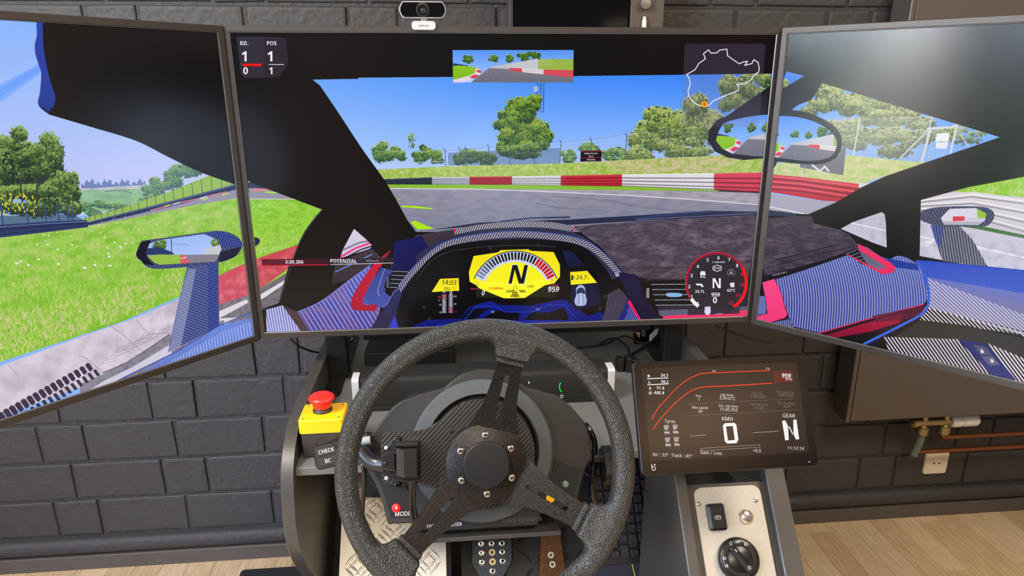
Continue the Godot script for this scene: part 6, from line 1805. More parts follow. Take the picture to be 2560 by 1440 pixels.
	# position panel
	p.fill([591, 93, 600, 91, 706, 93, 716, 100, 720, 160, 698, 193, 612, 196, 602, 186], [50, 45, 60], [46, 40, 54])
	p.fill([656, 92, 706, 93, 716, 100, 720, 160, 698, 193, 662, 194], [40, 34, 46, 0.8])
	p.text("RD.", 610.5, 108, 10, [236, 232, 246], true); p.text("POS", 679, 108, 10, [236, 232, 246], true)
	p.text("1", 612, 141, 25, [248, 246, 255], true); p.text("1", 676.5, 141, 25, [248, 246, 255], true)
	p.fill([605, 159, 653, 159, 654, 165, 606, 165], [250, 8, 14]); p.line([672, 161, 710, 161], 2, [220, 218, 230])
	p.text("0", 614, 177, 17, [248, 246, 255], true); p.text("1", 678, 177, 17, [248, 246, 255], true)
	# course map
	p.fill([1712, 112, 1718, 109, 1908, 109, 1914, 113, 1898, 312, 1892, 318, 1702, 316], [130, 120, 160, 0.26])
	var trk := []
	for q in [[1690, 610], [1760, 570], [1790, 520], [1845, 480], [1828, 440], [1870, 408], [1890, 435], [1940, 432], [1960, 410], [2020, 402], [2025, 455], [2060, 480], [2120, 522], [2160, 505], [2190, 502], [2165, 535], [2225, 520], [2240, 488], [2275, 510], [2285, 560], [2280, 590], [2245, 610], [2220, 650], [2170, 685], [2100, 690], [2118, 710], [2115, 740], [2000, 785], [1920, 820], [1860, 870], [1800, 865], [1750, 840], [1710, 790], [1702, 745], [1720, 690], [1712, 640]]:
		trk.append(1200 + q[0] / 3.273); trk.append(q[1] / 3.273)
	p.line(trk, 2.6, [226, 224, 240], true)
	p.ell(1760.5, 260.5, 8, 8, [250, 160, 6]); p.text("1", 1760.5, 260.5, 8, [90, 50, 10], true)
	# time bar
	p.fill([654, 648, 823, 647, 823, 663, 656, 665], [70, 14, 34, 0.8]); p.fill([824, 648, 984, 643, 985, 658, 826, 663], [40, 34, 44, 0.8])
	p.line([655, 664, 820, 662], 2, [226, 20, 60]); p.line([826, 661.5, 983, 657.5], 1.8, [210, 200, 220])
	p.text("3:39.206", 735.5, 655, 8.5, [246, 242, 250], true); p.text("POTENZIAL", 858.5, 652.5, 9, [246, 242, 250], true, 1.0, 0.0, 1); p.text("--:--.---", 931, 651, 8, [236, 232, 242], true)
	# rev dial
	p.ell(1791, 707, 79, 78, [42, 38, 48, 0.92], 48)
	p.band(1791, 707, 75, 78, 30, 212, [226, 30, 60], 0.99, 30); p.band(1791, 707, 71.5, 72.8, 20, 208, [190, 20, 56], 0.99, 30)
	p.band(1791, 707, 71, 78.5, -55, 32, [250, 18, 24], 0.99, 26); p.band(1791, 707, 70, 79, 213, 233, [244, 240, 248], 0.99, 8)
	var dg := [[0, 1744, 759], [1, 1729.5, 742], [2, 1723, 716.5], [3, 1729, 689], [4, 1744.5, 666], [5, 1769, 650], [6, 1796, 644.5], [7, 1823, 649], [8, 1843, 664], [9, 1855, 686.5], [10, 1855.5, 712], [11, 1844.5, 738.5], [12, 1827, 757.5]]
	for q in dg: p.text(str(q[0]), q[1], q[2], 8.5, [236, 232, 242] if q[0] < 9 else [214, 30, 70], true)
	p.text("X 1000 RPM", 1796, 655.5, 4.2, [226, 222, 232], true, 1.0, 0.15)
	p.band(1793, 670.5, 6.8, 8.6, 0, 360, [226, 222, 232]); p.text("ABS", 1793, 670.5, 4.4, [226, 222, 232], true)
	p.band(1793, 670.5, 10, 11.6, 140, 220, [226, 222, 232]); p.band(1793, 670.5, 10, 11.6, -40, 40, [226, 222, 232])
	p.fill([1750, 685, 1752, 678, 1762, 678, 1764, 685, 1764, 688, 1750, 688], [236, 232, 242]); p.line([1754, 689, 1751, 692, 1756, 694], 2, [236, 232, 242]); p.line([1761, 689, 1758, 692, 1763, 694], 2, [236, 232, 242])
	p.band(1828, 682, 8.4, 9.6, -60, 240, [150, 146, 158]); p.fill([1828, 676, 1833.5, 685.5, 1822.5, 685.5], [150, 146, 158])
	p.text("N", 1791.5, 708, 25, [244, 240, 250], true, 0.95)
	p.fill([1739, 709, 1754, 709, 1759, 716, 1756, 719, 1750, 713, 1742, 714], [236, 232, 242]); p.text("24.7L", 1749.5, 728.5, 7, [236, 232, 242], true)
	p.fill([1826, 707, 1836, 706, 1836, 718, 1826, 718], [226, 222, 232]); p.fill([1823, 710, 1826, 708, 1826, 712], [226, 222, 232]); p.text("63°C", 1828, 726, 7, [236, 232, 242], true)
	p.text("959", 1789, 736.5, 9.5, [244, 240, 250], true); p.text("0", 1787.5, 750.5, 15, [244, 240, 250], true)
	p.fill([1720, 772, 1850, 768, 1849, 784, 1719, 788], [46, 40, 52, 0.85]); p.fill([1762, 767, 1776, 766, 1777, 780, 1773, 787, 1765, 787, 1761, 781], [214, 216, 240]); p.line([1790, 785, 1806, 784], 1.2, [220, 216, 226])

func left_view(p: Pic) -> void:
	p.fill([-700, -200, 560, 40, 660, 900, -700, 1600], [140, 182, 252], [140, 182, 252])
	p.fill([-700, 40, 640, 70, 640, 480, -700, 480], [136, 180, 252], [202, 204, 246])
	p.fill([-300, 360, -300, 470, 102, 184, 96, 162], [128, 174, 255])
	p.fill([96, 162, 104, 176, -300, 440, -300, 400], [112, 160, 252])
	# far hills and fields
	p.fill([195, 472, 250, 468, 372, 462, 372, 520, 195, 540], [190, 200, 226])
	for i in 40: p.line([205 + i * 4.0, 470, 205 + i * 4.0, 456 + 5 * sin(i * 1.7) + 4 * cos(i * 0.6)], 4.0, [112, 132, 184])
	p.fill([195, 474, 240, 470, 300, 466, 370, 462, 360, 480, 210, 478], [200, 196, 206])
	p.fill([195, 478, 260, 474, 350, 472, 360, 500, 220, 540, 190, 520], [150, 190, 160], [140, 190, 130])
	p.mottle([195, 474, 360, 464, 350, 500, 200, 530], [120, 160, 130], 0.7, 0.03, 3, 2.0)
	p.line([262, 478, 310, 476, 330, 484], 3.0, [120, 136, 150])
	# hill with trees at the right
	p.fill([330, 510, 420, 480, 520, 440, 600, 410, 620, 490, 320, 540], [150, 186, 92], [142, 184, 70])
	for q in [[430, 440, 34, 34, 900], [470, 425, 36, 30, 800], [400, 465, 34, 26, 700], [375, 480, 28, 22, 500], [510, 415, 40, 24, 700], [365, 495, 22, 14, 300]]:
		p.crown(q[0], q[1], q[2], q[3], q[4], 2.4, [70, 104, 110], [98, 138, 104], [150, 182, 120])
	for q in [[250, 512, 34, 12, 400], [290, 520, 40, 14, 500], [230, 530, 30, 16, 300], [215, 518, 20, 14, 200]]:
		p.crown(q[0], q[1], q[2], q[3], q[4], 2.0, [60, 98, 96], [92, 134, 92], [140, 176, 110])
	p.fill([200, 548, 300, 522, 420, 480, 620, 420, 620, 470, 400, 520, 210, 558], [154, 192, 92], [150, 190, 80])
	p.blades([200, 548, 420, 482, 620, 424, 620, 460, 220, 556], 900, 3, 4, [[130, 170, 70], [176, 204, 110]], 0.5)
	for i in 19:
		var x := 215.0 + pow(i / 18.0, 1.25) * 365.0
		var y := 556.0 - (x - 215.0) * 0.24
		var h := 10.0 + (x - 215) * 0.075
		p.line([x, y, x - 1.5, y - h], 1.3, [58, 66, 78]); p.line([x - 1.5, y - h, x - 4, y - h - 4], 1.2, [58, 66, 78])
	for i in 3: p.line([215, 550 - i * 3, 590, 456 - i * 10], 0.6, [120, 130, 130, 0.7])
	# guard rail and track
	p.fill([215, 560, 300, 542, 420, 512, 590, 470, 640, 462, 640, 520, 240, 570], [150, 146, 168])
	p.fill([215, 556, 420, 504, 590, 460, 640, 450, 640, 466, 590, 474, 420, 518, 220, 564], [46, 62, 100]); p.line([216, 557, 420, 506, 590, 462], 1.4, [120, 140, 180]); p.line([218, 560, 420, 513, 590, 468], 1.6, [26, 36, 66])
	for q in [[376, 526, 430, 512], [450, 506, 500, 496], [520, 490, 566, 480]]: p.line(q, 3.0, [216, 120, 140])
	for q in [[432, 511, 450, 506], [500, 496, 518, 491]]: p.line(q, 3.0, [226, 220, 226])
	for q in [[410, 516, 425, 512], [505, 500, 520, 496], [555, 487, 572, 484]]: p.line(q, 2.4, [190, 230, 70])
	# grass
	var g := [-500, 640, 0, 594, 215, 566, 330, 546, 480, 514, 600, 494, 650, 492, 650, 640, 545, 700, 300, 806, 0, 905, -500, 1040]
	p.fill(g, [160, 204, 92], [132, 190, 52])
	p.mottle(g, [108, 176, 30], 0.8, 0.03, 2, 2.0); p.mottle(g, [206, 204, 140], 0.55, 0.035, 12, 2.0)
	p.blades(g, 15000, 5, 20, [[124, 184, 44], [176, 214, 100], [150, 206, 66], [200, 218, 120], [112, 172, 40], [188, 220, 90]], 0.6)
	p.blades([-20, 800, 180, 760, 330, 720, 460, 680, 540, 650, 540, 690, 300, 800, 0, 900], 3600, 12, 18, [[206, 196, 150], [196, 206, 110], [214, 200, 160], [130, 190, 50]], 1.0)
	for i in 130:
		var y := p.rg.randf_range(0.0, 1.0)
		var yy := 530.0 + y * y * 140.0
		var s := 1.0 + y * y * 3.4
		p.ell(p.rg.randf_range(20, 520) + (1 - y) * 60, yy, s, s * 0.6, [236, 236, 240], 7)
	# near rail and tree at the left
	for q in [[40, 440, 130, 90, 4500], [100, 400, 70, 80, 2200], [30, 370, 60, 60, 1500], [150, 470, 60, 56, 1600], [-60, 430, 120, 120, 2500], [60, 500, 140, 44, 2600], [175, 520, 34, 22, 500]]:
		p.crown(q[0], q[1], q[2], q[3], q[4], 4.0, [28, 44, 40], [62, 92, 44], [144, 172, 90], 0.6 if q[3] < 30 else 0.0)
	for q in [[90, 545, 94, 440], [92, 470, 130, 430], [60, 540, 50, 450]]: p.line(q, 4.0, [50, 56, 60])
	for i in 60: p.ell(p.rg.randf_range(0, 95), p.rg.randf_range(485, 540), 2.4, 3.4, [206, 196, 60], 6)
	p.fill([-400, 545, 0, 540, 180, 536, 215, 552, 215, 566, 0, 580, -400, 600], [44, 64, 64, 0.6])
	for q in [[2, 510, 8, 565], [62, 508, 72, 560], [110, 508, 116, 556], [143, 508, 148, 552], [168, 512, 170, 550], [180, 516, 181, 550]]: p.line(q, 4.0, [52, 70, 118])
	for i in 5: p.line([-20, 520 + i * 9, 190, 518 + i * 7], 0.9, [120, 140, 160, 0.5])
	p.fill([-500, 600, 0, 562, 120, 554, 215, 550, 222, 556, 220, 568, 120, 580, 0, 594, -500, 650], [44, 60, 106])
	for i in 3: p.line([-300, 592 + i * 16, 0, 568 + i * 9, 120, 559 + i * 7.5, 218, 554 + i * 4.6], 2.2, [96, 114, 160] if i < 1 else [28, 40, 76])
	p.line([-100, 578, 0, 572, 218, 556], 2.0, [20, 30, 64])
	# red run-off and paving
	p.fill([545, 690, 600, 664, 660, 640, 660, 730, 640, 736, 546, 762], [214, 84, 100], [198, 82, 100]); p.mottle([545, 690, 660, 640, 660, 730, 546, 762], [232, 136, 142], 0.7, 0.05, 4)
	p.fill([546, 762, 660, 726, 660, 820, 546, 820], [132, 126, 136]); p.mottle([546, 762, 660, 726, 660, 820, 546, 820], [92, 88, 100], 0.8, 0.1, 6)
	p.fill([548, 778, 616, 748, 622, 756, 548, 796], [222, 214, 224])
	p.fill([548, 796, 602, 793, 560, 812, 548, 812], [222, 214, 224])
	var pv := [-500, 1050, 0, 915, 180, 850, 330, 798, 470, 738, 470, 770, 440, 830, 300, 930, 262, 932, 250, 950, 0, 1040, -500, 1220]
	p.fill(pv, [216, 206, 222], [222, 210, 226])
	p.mottle(pv, [184, 172, 188], 0.55, 0.04, 5); p.mottle(pv, [150, 138, 150], 0.4, 0.015, 15)
	for q in [[340, 800, 372, 836, 424, 832], [262, 806, 302, 832, 352, 876], [198, 888, 216, 896, 258, 932], [20, 912, 48, 942], [330, 770, 362, 782]]: p.line(q, 1.3, [150, 134, 150])
	p.line(p.curve([258, 932, 320, 905, 380, 866, 424, 836], false), 3.0, [110, 96, 100])
	for i in 70:
		var t := p.rg.randf()
		var bx := 250 + t * 170
		var by := 905 - t * 84 + p.rg.randf_range(-14, 6)
		p.line([bx, by, bx + p.rg.randf_range(10, 46), by - p.rg.randf_range(4, 16)], 1.2, [150, 140, 156, 0.5])
	# road edge, white line
	p.fill([262, 934, 330, 902, 424, 838, 560, 800, 560, 860, 300, 960, 200, 992, 200, 960], [140, 136, 150]); p.mottle([262, 934, 424, 838, 560, 800, 560, 860, 300, 960, 200, 992], [104, 102, 120], 0.8, 0.1, 3)
	p.fill([260, 952, 330, 918, 424, 862, 430, 884, 330, 932, 262, 966, 200, 990], [206, 202, 220])
	# drain
	for i in 16:
		var t := i / 15.0
		var x := 222.0 - 218.0 * t
		var y := 915.0 + 124.0 * t
		var s := 0.92 + 0.25 * t
		p.fill([x - 10 * s, y - 2, x - 5 * s, y - 8 * s, x + 2 * s, y - 7 * s, x + 11 * s, y + 7 * s, x + 6 * s, y + 14 * s, x + 1 * s, y + 13 * s], [56, 46, 70])
		x += 20 * s; y += 16 * s
		p.fill([x - 9 * s, y - 4 * s, x - 1 * s, y - 7 * s, x + 11 * s, y + 9 * s, x + 3 * s, y + 12 * s], [56, 46, 70])
	# sill of the car
	p.fill([640, 792, 640, 870, 0, 1100, 300, 965, 430, 884, 548, 814], [110, 136, 214], [96, 118, 196])
	p.line([200, 1000, 330, 934, 440, 880, 548, 814, 640, 776], 3.0, [70, 90, 170])
	p.stripes([640, 800, 640, 870, 300, 990, 380, 932, 440, 896, 560, 826], Vector2(0.16, 1), 7.6, 3.4, [150, 172, 240])
	# wing mirror
	p.twill([470, 655, 546, 655, 546, 750, 548, 815, 500, 840, 422, 880, 440, 790, 462, 700], [42, 56, 116], [116, 126, 180], 4.2, -30.0)
	p.fill([422, 880, 440, 790, 462, 700, 470, 672, 490, 672, 470, 780, 452, 866], [206, 206, 226, 0.4]); p.fill([520, 655, 546, 655, 548, 815, 520, 830], [24, 46, 140, 0.35])
	p.line([470, 660, 440, 790, 421, 880], 1.6, [70, 92, 170])
	var mh := p.curve([340, 636, 352, 606, 362, 601, 430, 592, 515, 580, 545, 577, 575, 582, 600, 598, 605, 618, 590, 640, 555, 655, 500, 664, 385, 672, 352, 652], true, 4)
	p.twill(mh, [34, 40, 76], [104, 118, 178], 4.2, 10.0)
	p.fill([340, 636, 352, 606, 372, 600, 380, 606, 366, 640, 385, 664, 360, 660], [22, 18, 34]); p.fill([515, 581, 560, 579, 600, 600, 604, 616, 560, 620, 530, 590], [40, 66, 160, 0.5]); p.fill([552, 630, 604, 616, 590, 640, 556, 654, 545, 652], [16, 16, 30, 0.7])
	p.inside([364, 634, 374, 608, 400, 600, 510, 585, 546, 600, 554, 622, 540, 654, 400, 662, 384, 656], func():
		p.fill([350, 580, 560, 580, 560, 670, 350, 670], [140, 180, 246], [196, 208, 250])
		p.crown(400, 612, 22, 16, 500, 2, [34, 60, 34], [74, 108, 44], [150, 180, 90]); p.crown(540, 606, 14, 14, 260, 2, [60, 90, 40], [100, 130, 50], [150, 180, 90])
		p.line([428, 597, 429, 634], 2, [60, 70, 96]); p.line([429, 610, 474, 612], 1, [110, 130, 180])
		p.fill([512, 622, 556, 610, 556, 636, 512, 636], [196, 200, 206]); p.fill([360, 622, 398, 618, 430, 630, 436, 636, 360, 638], [36, 56, 110])
		p.fill([360, 640, 400, 636, 450, 637, 452, 664, 360, 668], [150, 190, 70]); p.fill([450, 637, 560, 636, 560, 670, 470, 670], [132, 128, 142]); p.fill([450, 638, 462, 637, 474, 658, 452, 662], [224, 90, 100]); p.line([453, 646, 466, 643], 2, [236, 226, 230]))
	# roof and pillar
	p.fill(p.curve([100, 58, 96, 90, 87, 112, 96, 146, 103, 184, 100, 230, 96, 262, 122, 286], false) + p.curve([122, 286, 230, 318, 340, 352, 420, 392, 500, 430, 590, 462, 650, 485], false) + [660, 60, 560, 40], [15, 11, 14], [16, 12, 14])
	p.fill(p.curve([92, 56, 92, 90, 87, 112, 89, 136, 96, 160, 103, 184, 100, 230, 96, 262, 122, 278, 136, 262, 138, 240, 128, 210, 116, 160, 108, 110, 106, 60], true, 4), [40, 66, 170], [34, 58, 146])
	p.fill([96, 262, 122, 278, 136, 262, 122, 286], [24, 28, 70])

func right_view(p: Pic) -> void:
	p.im.fill(Color8(15, 14, 15))
	# strip of sky and tree at the upper left
	p.inside([1966, 178, 2010, 190, 1960, 220, 1950, 222], func():
		p.fill([1940, 170, 2012, 170, 2012, 224, 1940, 224], [70, 130, 246])
		p.crown(1956, 212, 20, 16, 300, 3, [50, 72, 44], [112, 134, 62], [184, 196, 112]))
	# windscreen part
	var wn := [2056, 208, 2500, 343, 2215, 440, 2150, 470, 2092, 505, 2020, 536, 1915, 530, 1930, 430, 1946, 400, 1960, 280, 2000, 260]
	p.inside(wn, func():
		p.fill(wn, [96, 156, 250], [150, 190, 255])
		for q in [[2060, 240, 50, 40, 1400], [2110, 255, 70, 44, 1800], [2180, 275, 80, 40, 1800], [2040, 270, 46, 30, 900], [2250, 300, 90, 36, 1600], [2330, 330, 60, 34, 700], [2130, 330, 90, 50, 1600], [2230, 350, 80, 46, 1400], [2400, 340, 70, 26, 400]]:
			p.crown(q[0], q[1], q[2], q[3], q[4], 3.6, [56, 70, 46], [112, 128, 74], [186, 190, 126], 0.6 if q[4] < 500 else 0.0)
		p.fill([2020, 290, 2340, 290, 2320, 420, 2020, 420], [180, 184, 176, 0.25])
		fence(p, [2080, 300, 2330, 292, 2300, 410, 2110, 392], [], 5.2)
		for q in [[2150, 294, 2133, 392], [2330, 292, 2305, 405]]: p.line(q, 4.0, [196, 198, 204])
		p.line([2250, 396, 2318, 328], 4.0, [196, 198, 204])
		p.line([2318, 322, 2380, 318, 2394, 310], 6, [206, 206, 212]); p.line([2392, 312, 2372, 400], 6, [206, 206, 212]); p.line([2326, 324, 2304, 406], 6, [206, 206, 212])
		for i in 8: p.line([2336 + i * 6, 326, 2320 + i * 6, 400], 1.2, [200, 204, 210])
		p.fill([2342, 334, 2374, 332, 2371, 354, 2338, 354], [232, 232, 238]); p.fill([2340, 356, 2370, 355, 2366, 372, 2340, 371], [226, 226, 234])
		p.stripes([2394, 310, 2500, 343, 2420, 380, 2376, 380], Vector2(1, 0.4), 5, 0.6, [210, 216, 226, 0.6]); p.line([2394, 326, 2424, 372], 3.0, [190, 192, 200])
		var b := [1920, 410, 2090, 395, 2120, 388, 2300, 406, 2330, 405, 2215, 440, 2150, 462, 1920, 440]
		p.fill(b, [196, 204, 140], [200, 204, 150]); p.mottle(b, [150, 190, 80], 0.8, 0.04, 4, 2.0); p.mottle(b, [226, 206, 180], 0.7, 0.05, 9, 2.0)
		p.blades(b, 1800, 5, 7, [[150, 190, 70], [206, 214, 150], [222, 210, 180]], 0.8)
		p.fill([2000, 404, 2040, 410, 2103, 372, 2115, 368, 2108, 438, 2000, 418], [112, 112, 120]); p.line([2030, 412, 2050, 428, 2062, 416, 2072, 428], 5, [214, 214, 222])
		p.fill([2094, 372, 2102, 372, 2098, 388, 2091, 388], [226, 226, 230]); p.line([2012, 412, 2010, 436], 2.6, [150, 152, 158])
		# red rail
		p.fill([1925, 436, 2000, 442, 2148, 460, 2148, 472, 2096, 504, 2060, 502, 1925, 480], [212, 58, 76], [186, 40, 58])
		for i in 3: p.line([1925, 446 + i * 13, 2000, 453 + i * 12.5, 2148, 474 + i * 14], 3.0, [120, 24, 40]); p.line([1925, 441 + i * 13, 2000, 447 + i * 12.5, 2148, 466 + i * 14], 1.4, [240, 130, 140])
		p.fill([2146, 458, 2180, 458, 2148, 472], [214, 210, 214])
		p.fill([1915, 482, 2060, 503, 2096, 505, 2020, 540, 1912, 530], [168, 164, 184]); p.line([1918, 516, 2010, 534], 2.6, [224, 220, 230]))
	p.fill([1915, 524, 1980, 532, 1992, 538, 1985, 542, 1915, 538], [40, 48, 78])
	# oval mirror, right half
	p.fill(p.curve([1936, 276, 1990, 276, 2046, 292, 2088, 318, 2104, 350, 2098, 384, 2074, 404, 2036, 411, 1980, 408, 1930, 402], false, 5), [22, 22, 28])
	kerb_scene(p, 2030, 346, 0.86, 1.1, p.curve([1936, 290, 1990, 292, 2040, 306, 2078, 330, 2092, 356, 2084, 384, 2060, 398, 2010, 402, 1930, 392], false, 5))
	p.fill([1945, 236, 2012, 190, 2056, 208, 2028, 250, 1996, 262, 1976, 277, 1940, 278], [18, 17, 22])
	# quarter glass
	p.inside([2100, 571, 2130, 556, 2204, 530, 2213, 536, 2216, 560, 2217, 619, 2180, 606], func():
		p.fill([2090, 520, 2225, 520, 2225, 630, 2090, 630], [192, 186, 206], [206, 200, 220]); p.mottle([2090, 560, 2217, 540, 2217, 619], [160, 156, 176], 0.6, 0.06, 3); p.line([2118, 555, 2217, 577], 3.0, [232, 228, 236]))
	# side window
	p.inside([2302, 500, 2420, 468, 2570, 440, 2570, 690, 2299, 640], func():
		p.fill([2290, 430, 2580, 430, 2580, 700, 2290, 700], [196, 188, 208], [210, 204, 224])
		p.fill([2380, 478, 2580, 430, 2580, 495, 2440, 482], [140, 196, 50]); p.mottle([2380, 478, 2580, 430, 2580, 495, 2440, 482], [206, 214, 140], 0.8, 0.05, 4); p.blades([2400, 476, 2580, 436, 2580, 492], 700, 8, 10, [[110, 180, 40], [170, 214, 80], [210, 206, 150]], 0.8)
		p.fill([2290, 506, 2350, 484, 2440, 480, 2580, 500, 2580, 592, 2440, 560, 2290, 540], [220, 212, 220], [200, 194, 204])
		for i in 4: p.line([2296, 506 + i * 10, 2430, 492 + i * 17, 2580, 512 + i * 24], 3.4, [150, 142, 150]); p.line([2296, 502 + i * 10, 2430, 486 + i * 17, 2580, 505 + i * 24], 2.0, [246, 242, 246])
		p.fill([2290, 540, 2440, 562, 2580, 592, 2580, 600, 2440, 572, 2290, 548], [70, 110, 60])
		p.line([2296, 590, 2345, 602], 4.0, [234, 230, 238]); p.line([2435, 616, 2580, 648], 5.0, [234, 230, 238]); p.fill([2302, 604, 2340, 600, 2318, 616, 2302, 614], [234, 230, 238])
		p.mottle([2299, 560, 2580, 610, 2580, 690, 2299, 640], [160, 154, 178], 0.5, 0.06, 7))
	# wing mirror
	p.twill([2326, 562, 2400, 566, 2432, 600, 2470, 668, 2356, 652, 2338, 600], [40, 42, 60], [166, 166, 190], 4.4, 30.0); p.fill([2326, 562, 2360, 566, 2350, 620, 2338, 600], [36, 64, 170, 0.5])
	var mh := p.curve([2302, 530, 2330, 520, 2380, 516, 2455, 517, 2480, 526, 2486, 540, 2478, 556, 2460, 566, 2400, 566, 2352, 566, 2320, 558, 2300, 548], true, 4)
	p.twill(mh, [34, 36, 56], [110, 118, 160], 4.2, 8.0)
	p.inside([2352, 545, 2374, 522, 2440, 520, 2466, 534, 2462, 552, 2446, 563, 2360, 562], func():
		p.fill([2340, 510, 2480, 510, 2480, 570, 2340, 570], [214, 210, 226]); p.fill([2442, 522, 2470, 522, 2470, 545, 2444, 545], [150, 190, 60]); p.fill([2382, 541, 2412, 541, 2411, 552, 2382, 553], [214, 54, 76])
		for i in 4: p.line([2410, 546 + i * 4, 2470, 546 + i * 4], 1.0, [170, 164, 178]); p.fill([2352, 553, 2466, 556, 2466, 570, 2352, 570], [176, 172, 190]))
	# dash top
	var sd := [1905, 560, 2000, 546, 2034, 556, 2096, 572, 2120, 584, 2146, 612, 2142, 622, 2060, 650, 1912, 692, 1900, 640]
	p.fill([1905, 548, 1990, 540, 2030, 540, 2038, 556, 1905, 562], [70, 60, 70]); p.fill(sd, [74, 64, 80], [58, 48, 62]); p.mottle(sd, [112, 98, 116], 0.7, 0.02, 7, 2.0); p.mottle(sd, [42, 36, 48], 0.7, 0.05, 9, 3.0)
	p.line([1938, 650, 1990, 638, 2094, 611], 2.2, [34, 30, 40]); p.line([1908, 672, 2030, 640, 2142, 614], 2.0, [40, 34, 46]); p.fill([1904, 692, 2060, 650, 2126, 632, 2124, 640, 1934, 696, 1906, 704], [20, 18, 26]); p.text("PASSENGER AIRBAG", 1949, 684, 3.4, [206, 206, 214], true, 0.8, 0.0, -13); p.text("AIRBAG", 1958, 628, 4, [80, 74, 100], true, 1.2, 0.0, -5)
	# blue ribbed panel
	var rb := p.curve([1934, 700, 2020, 672, 2118, 638], false) + [2200, 680] + p.curve([2200, 680, 2240, 640, 2290, 658, 2312, 700, 2318, 740, 2308, 766], false) + [2180, 794, 2046, 832, 1982, 816, 1970, 790, 1950, 730]
	p.fill(rb, [70, 92, 170], [54, 62, 140])
	p.inside(rb, func():
		for i in 62:
			var x := 1920.0 + i * 6.6
			p.line(p.curve([x - 14, 640, x + 4, 700, x + 10, 760, x + 4, 840], false, 5), 2.2, [168, 166, 214]))
	p.fill(p.curve([2146, 612, 2200, 640, 2290, 660], false) + [2298, 676, 2220, 666, 2150, 630], [34, 60, 150])
	# vent and its red frame
	p.fill([2112, 630, 2140, 620, 2162, 655, 2156, 662], [24, 22, 34]); 
	for i in 4: p.line([2118 + i * 8, 634 + i * 6, 2142 + i * 6, 624 + i * 8], 1.4, [150, 156, 180])
	p.fill([2142, 618, 2166, 616, 2228, 660, 2240, 668, 2230, 684, 2196, 682, 2164, 656], [92, 92, 116], [110, 110, 140])
	p.fill([2144, 610, 2152, 612, 2226, 656, 2240, 668, 2232, 682, 2204, 686, 2194, 680, 2112, 634, 2116, 634, 2196, 674, 2214, 668, 2210, 664, 2148, 626], [240, 50, 104], [226, 44, 96])
	# red trim at the left, below
	p.fill([1906, 706, 1936, 697, 1950, 728, 1968, 788, 1960, 796, 1926, 806, 1888, 806, 1892, 790, 1918, 784, 1916, 760], [250, 70, 134], [240, 56, 120])
	p.line([1936, 698, 1952, 730, 1969, 786, 1962, 795, 1925, 806], 1.4, [170, 20, 80])
	p.fill([1900, 740, 1912, 740, 1916, 770, 1914, 784, 1890, 788], [96, 114, 180])
	p.fill([1920, 808, 1975, 796, 1986, 822, 1930, 818], [44, 52, 110]); p.stripes([1930, 806, 1975, 798, 1984, 820, 1940, 818], Vector2(0, 1), 5, 2, [150, 150, 200])
	p.fill([2044, 835, 2180, 796, 2312, 760, 2314, 774, 2294, 790, 2250, 815, 2200, 835, 2070, 842], [34, 12, 24])
	p.line([2044, 834, 2180, 795, 2310, 761], 2.4, [226, 30, 90]); p.fill([2066, 838, 2150, 812, 2248, 784, 2256, 790, 2250, 806, 2180, 828, 2080, 846], [176, 10, 60], [130, 8, 46]); p.fill([2180, 790, 2310, 764, 2306, 782, 2260, 800, 2190, 806], [96, 24, 52, 0.8])
	# door: blue glow, white stripes on dark
	var dr := [2290, 650, 2330, 652, 2570, 676, 2570, 975, 2200, 872, 2160, 856, 2200, 836, 2290, 800, 2318, 760, 2314, 700]
	p.fill(dr, [34, 58, 156], [20, 18, 26])
	p.inside(dr, func():
		p.fill([2290, 650, 2570, 676, 2570, 740, 2300, 690], [36, 70, 190], [60, 84, 190])
		p.fill([2300, 690, 2570, 735, 2570, 830, 2300, 770], [112, 116, 186], [124, 118, 150])
		p.fill([2300, 766, 2570, 830, 2570, 1000, 2200, 900, 2200, 830], [22, 16, 20])
		p.stripes([2300, 655, 2570, 680, 2570, 760, 2310, 700], Vector2(1, 0.62), 4.6, 1.2, [80, 104, 214, 0.7])
		p.stripes([2316, 694, 2570, 790, 2570, 840, 2300, 764], Vector2(1, 0.92), 6.6, 2.6, [210, 204, 226])
		p.stripes([2300, 764, 2570, 834, 2570, 850, 2550, 836, 2300, 800], Vector2(1, 1.0), 7.0, 3.0, [226, 216, 226])
		p.fill([2300, 800, 2420, 814, 2570, 850, 2570, 905, 2450, 860, 2230, 846], [46, 42, 36])
		p.stripes([2210, 842, 2400, 848, 2486, 940, 2400, 925, 2220, 874], Vector2(1, 1.42), 7.2, 3.2, [222, 214, 230])
		p.stripes([2470, 858, 2570, 900, 2570, 975, 2540, 960], Vector2(1, 1.35), 7.4, 3.6, [232, 222, 236]))
	p.fill([2394, 848, 2466, 860, 2540, 950, 2486, 944], [24, 34, 112], [22, 26, 90]); p.stripes([2440, 900, 2500, 905, 2540, 950, 2486, 944], Vector2(1, 1.3), 5, 1.4, [70, 76, 150])
	p.fill([2432, 862, 2462, 866, 2480, 888, 2450, 888], [78, 74, 104]); p.fill([2452, 890, 2482, 891, 2500, 912, 2474, 914, 2466, 906], [96, 88, 122])
	for q in [[2455, 877], [2480, 901]]:
		p.fill([q[0] - 4, q[1] - 1, q[0] + 3, q[1] - 1, q[0] + 5, q[1] + 5, q[0] - 2, q[1] + 6], [232, 228, 240]); p.band(q[0] - 1.5, q[1] - 1, 2.0, 3.4, 0, 180, [232, 228, 240])
	p.line(p.curve([2291, 650, 2312, 690, 2322, 740, 2310, 780, 2250, 815, 2160, 860], false), 7.0, [58, 96, 206])
	# pillars
	p.fill([1965, 85, 2600, 40, 2600, 330, 2500, 343, 2060, 207, 2010, 190, 1965, 178], [15, 14, 15])
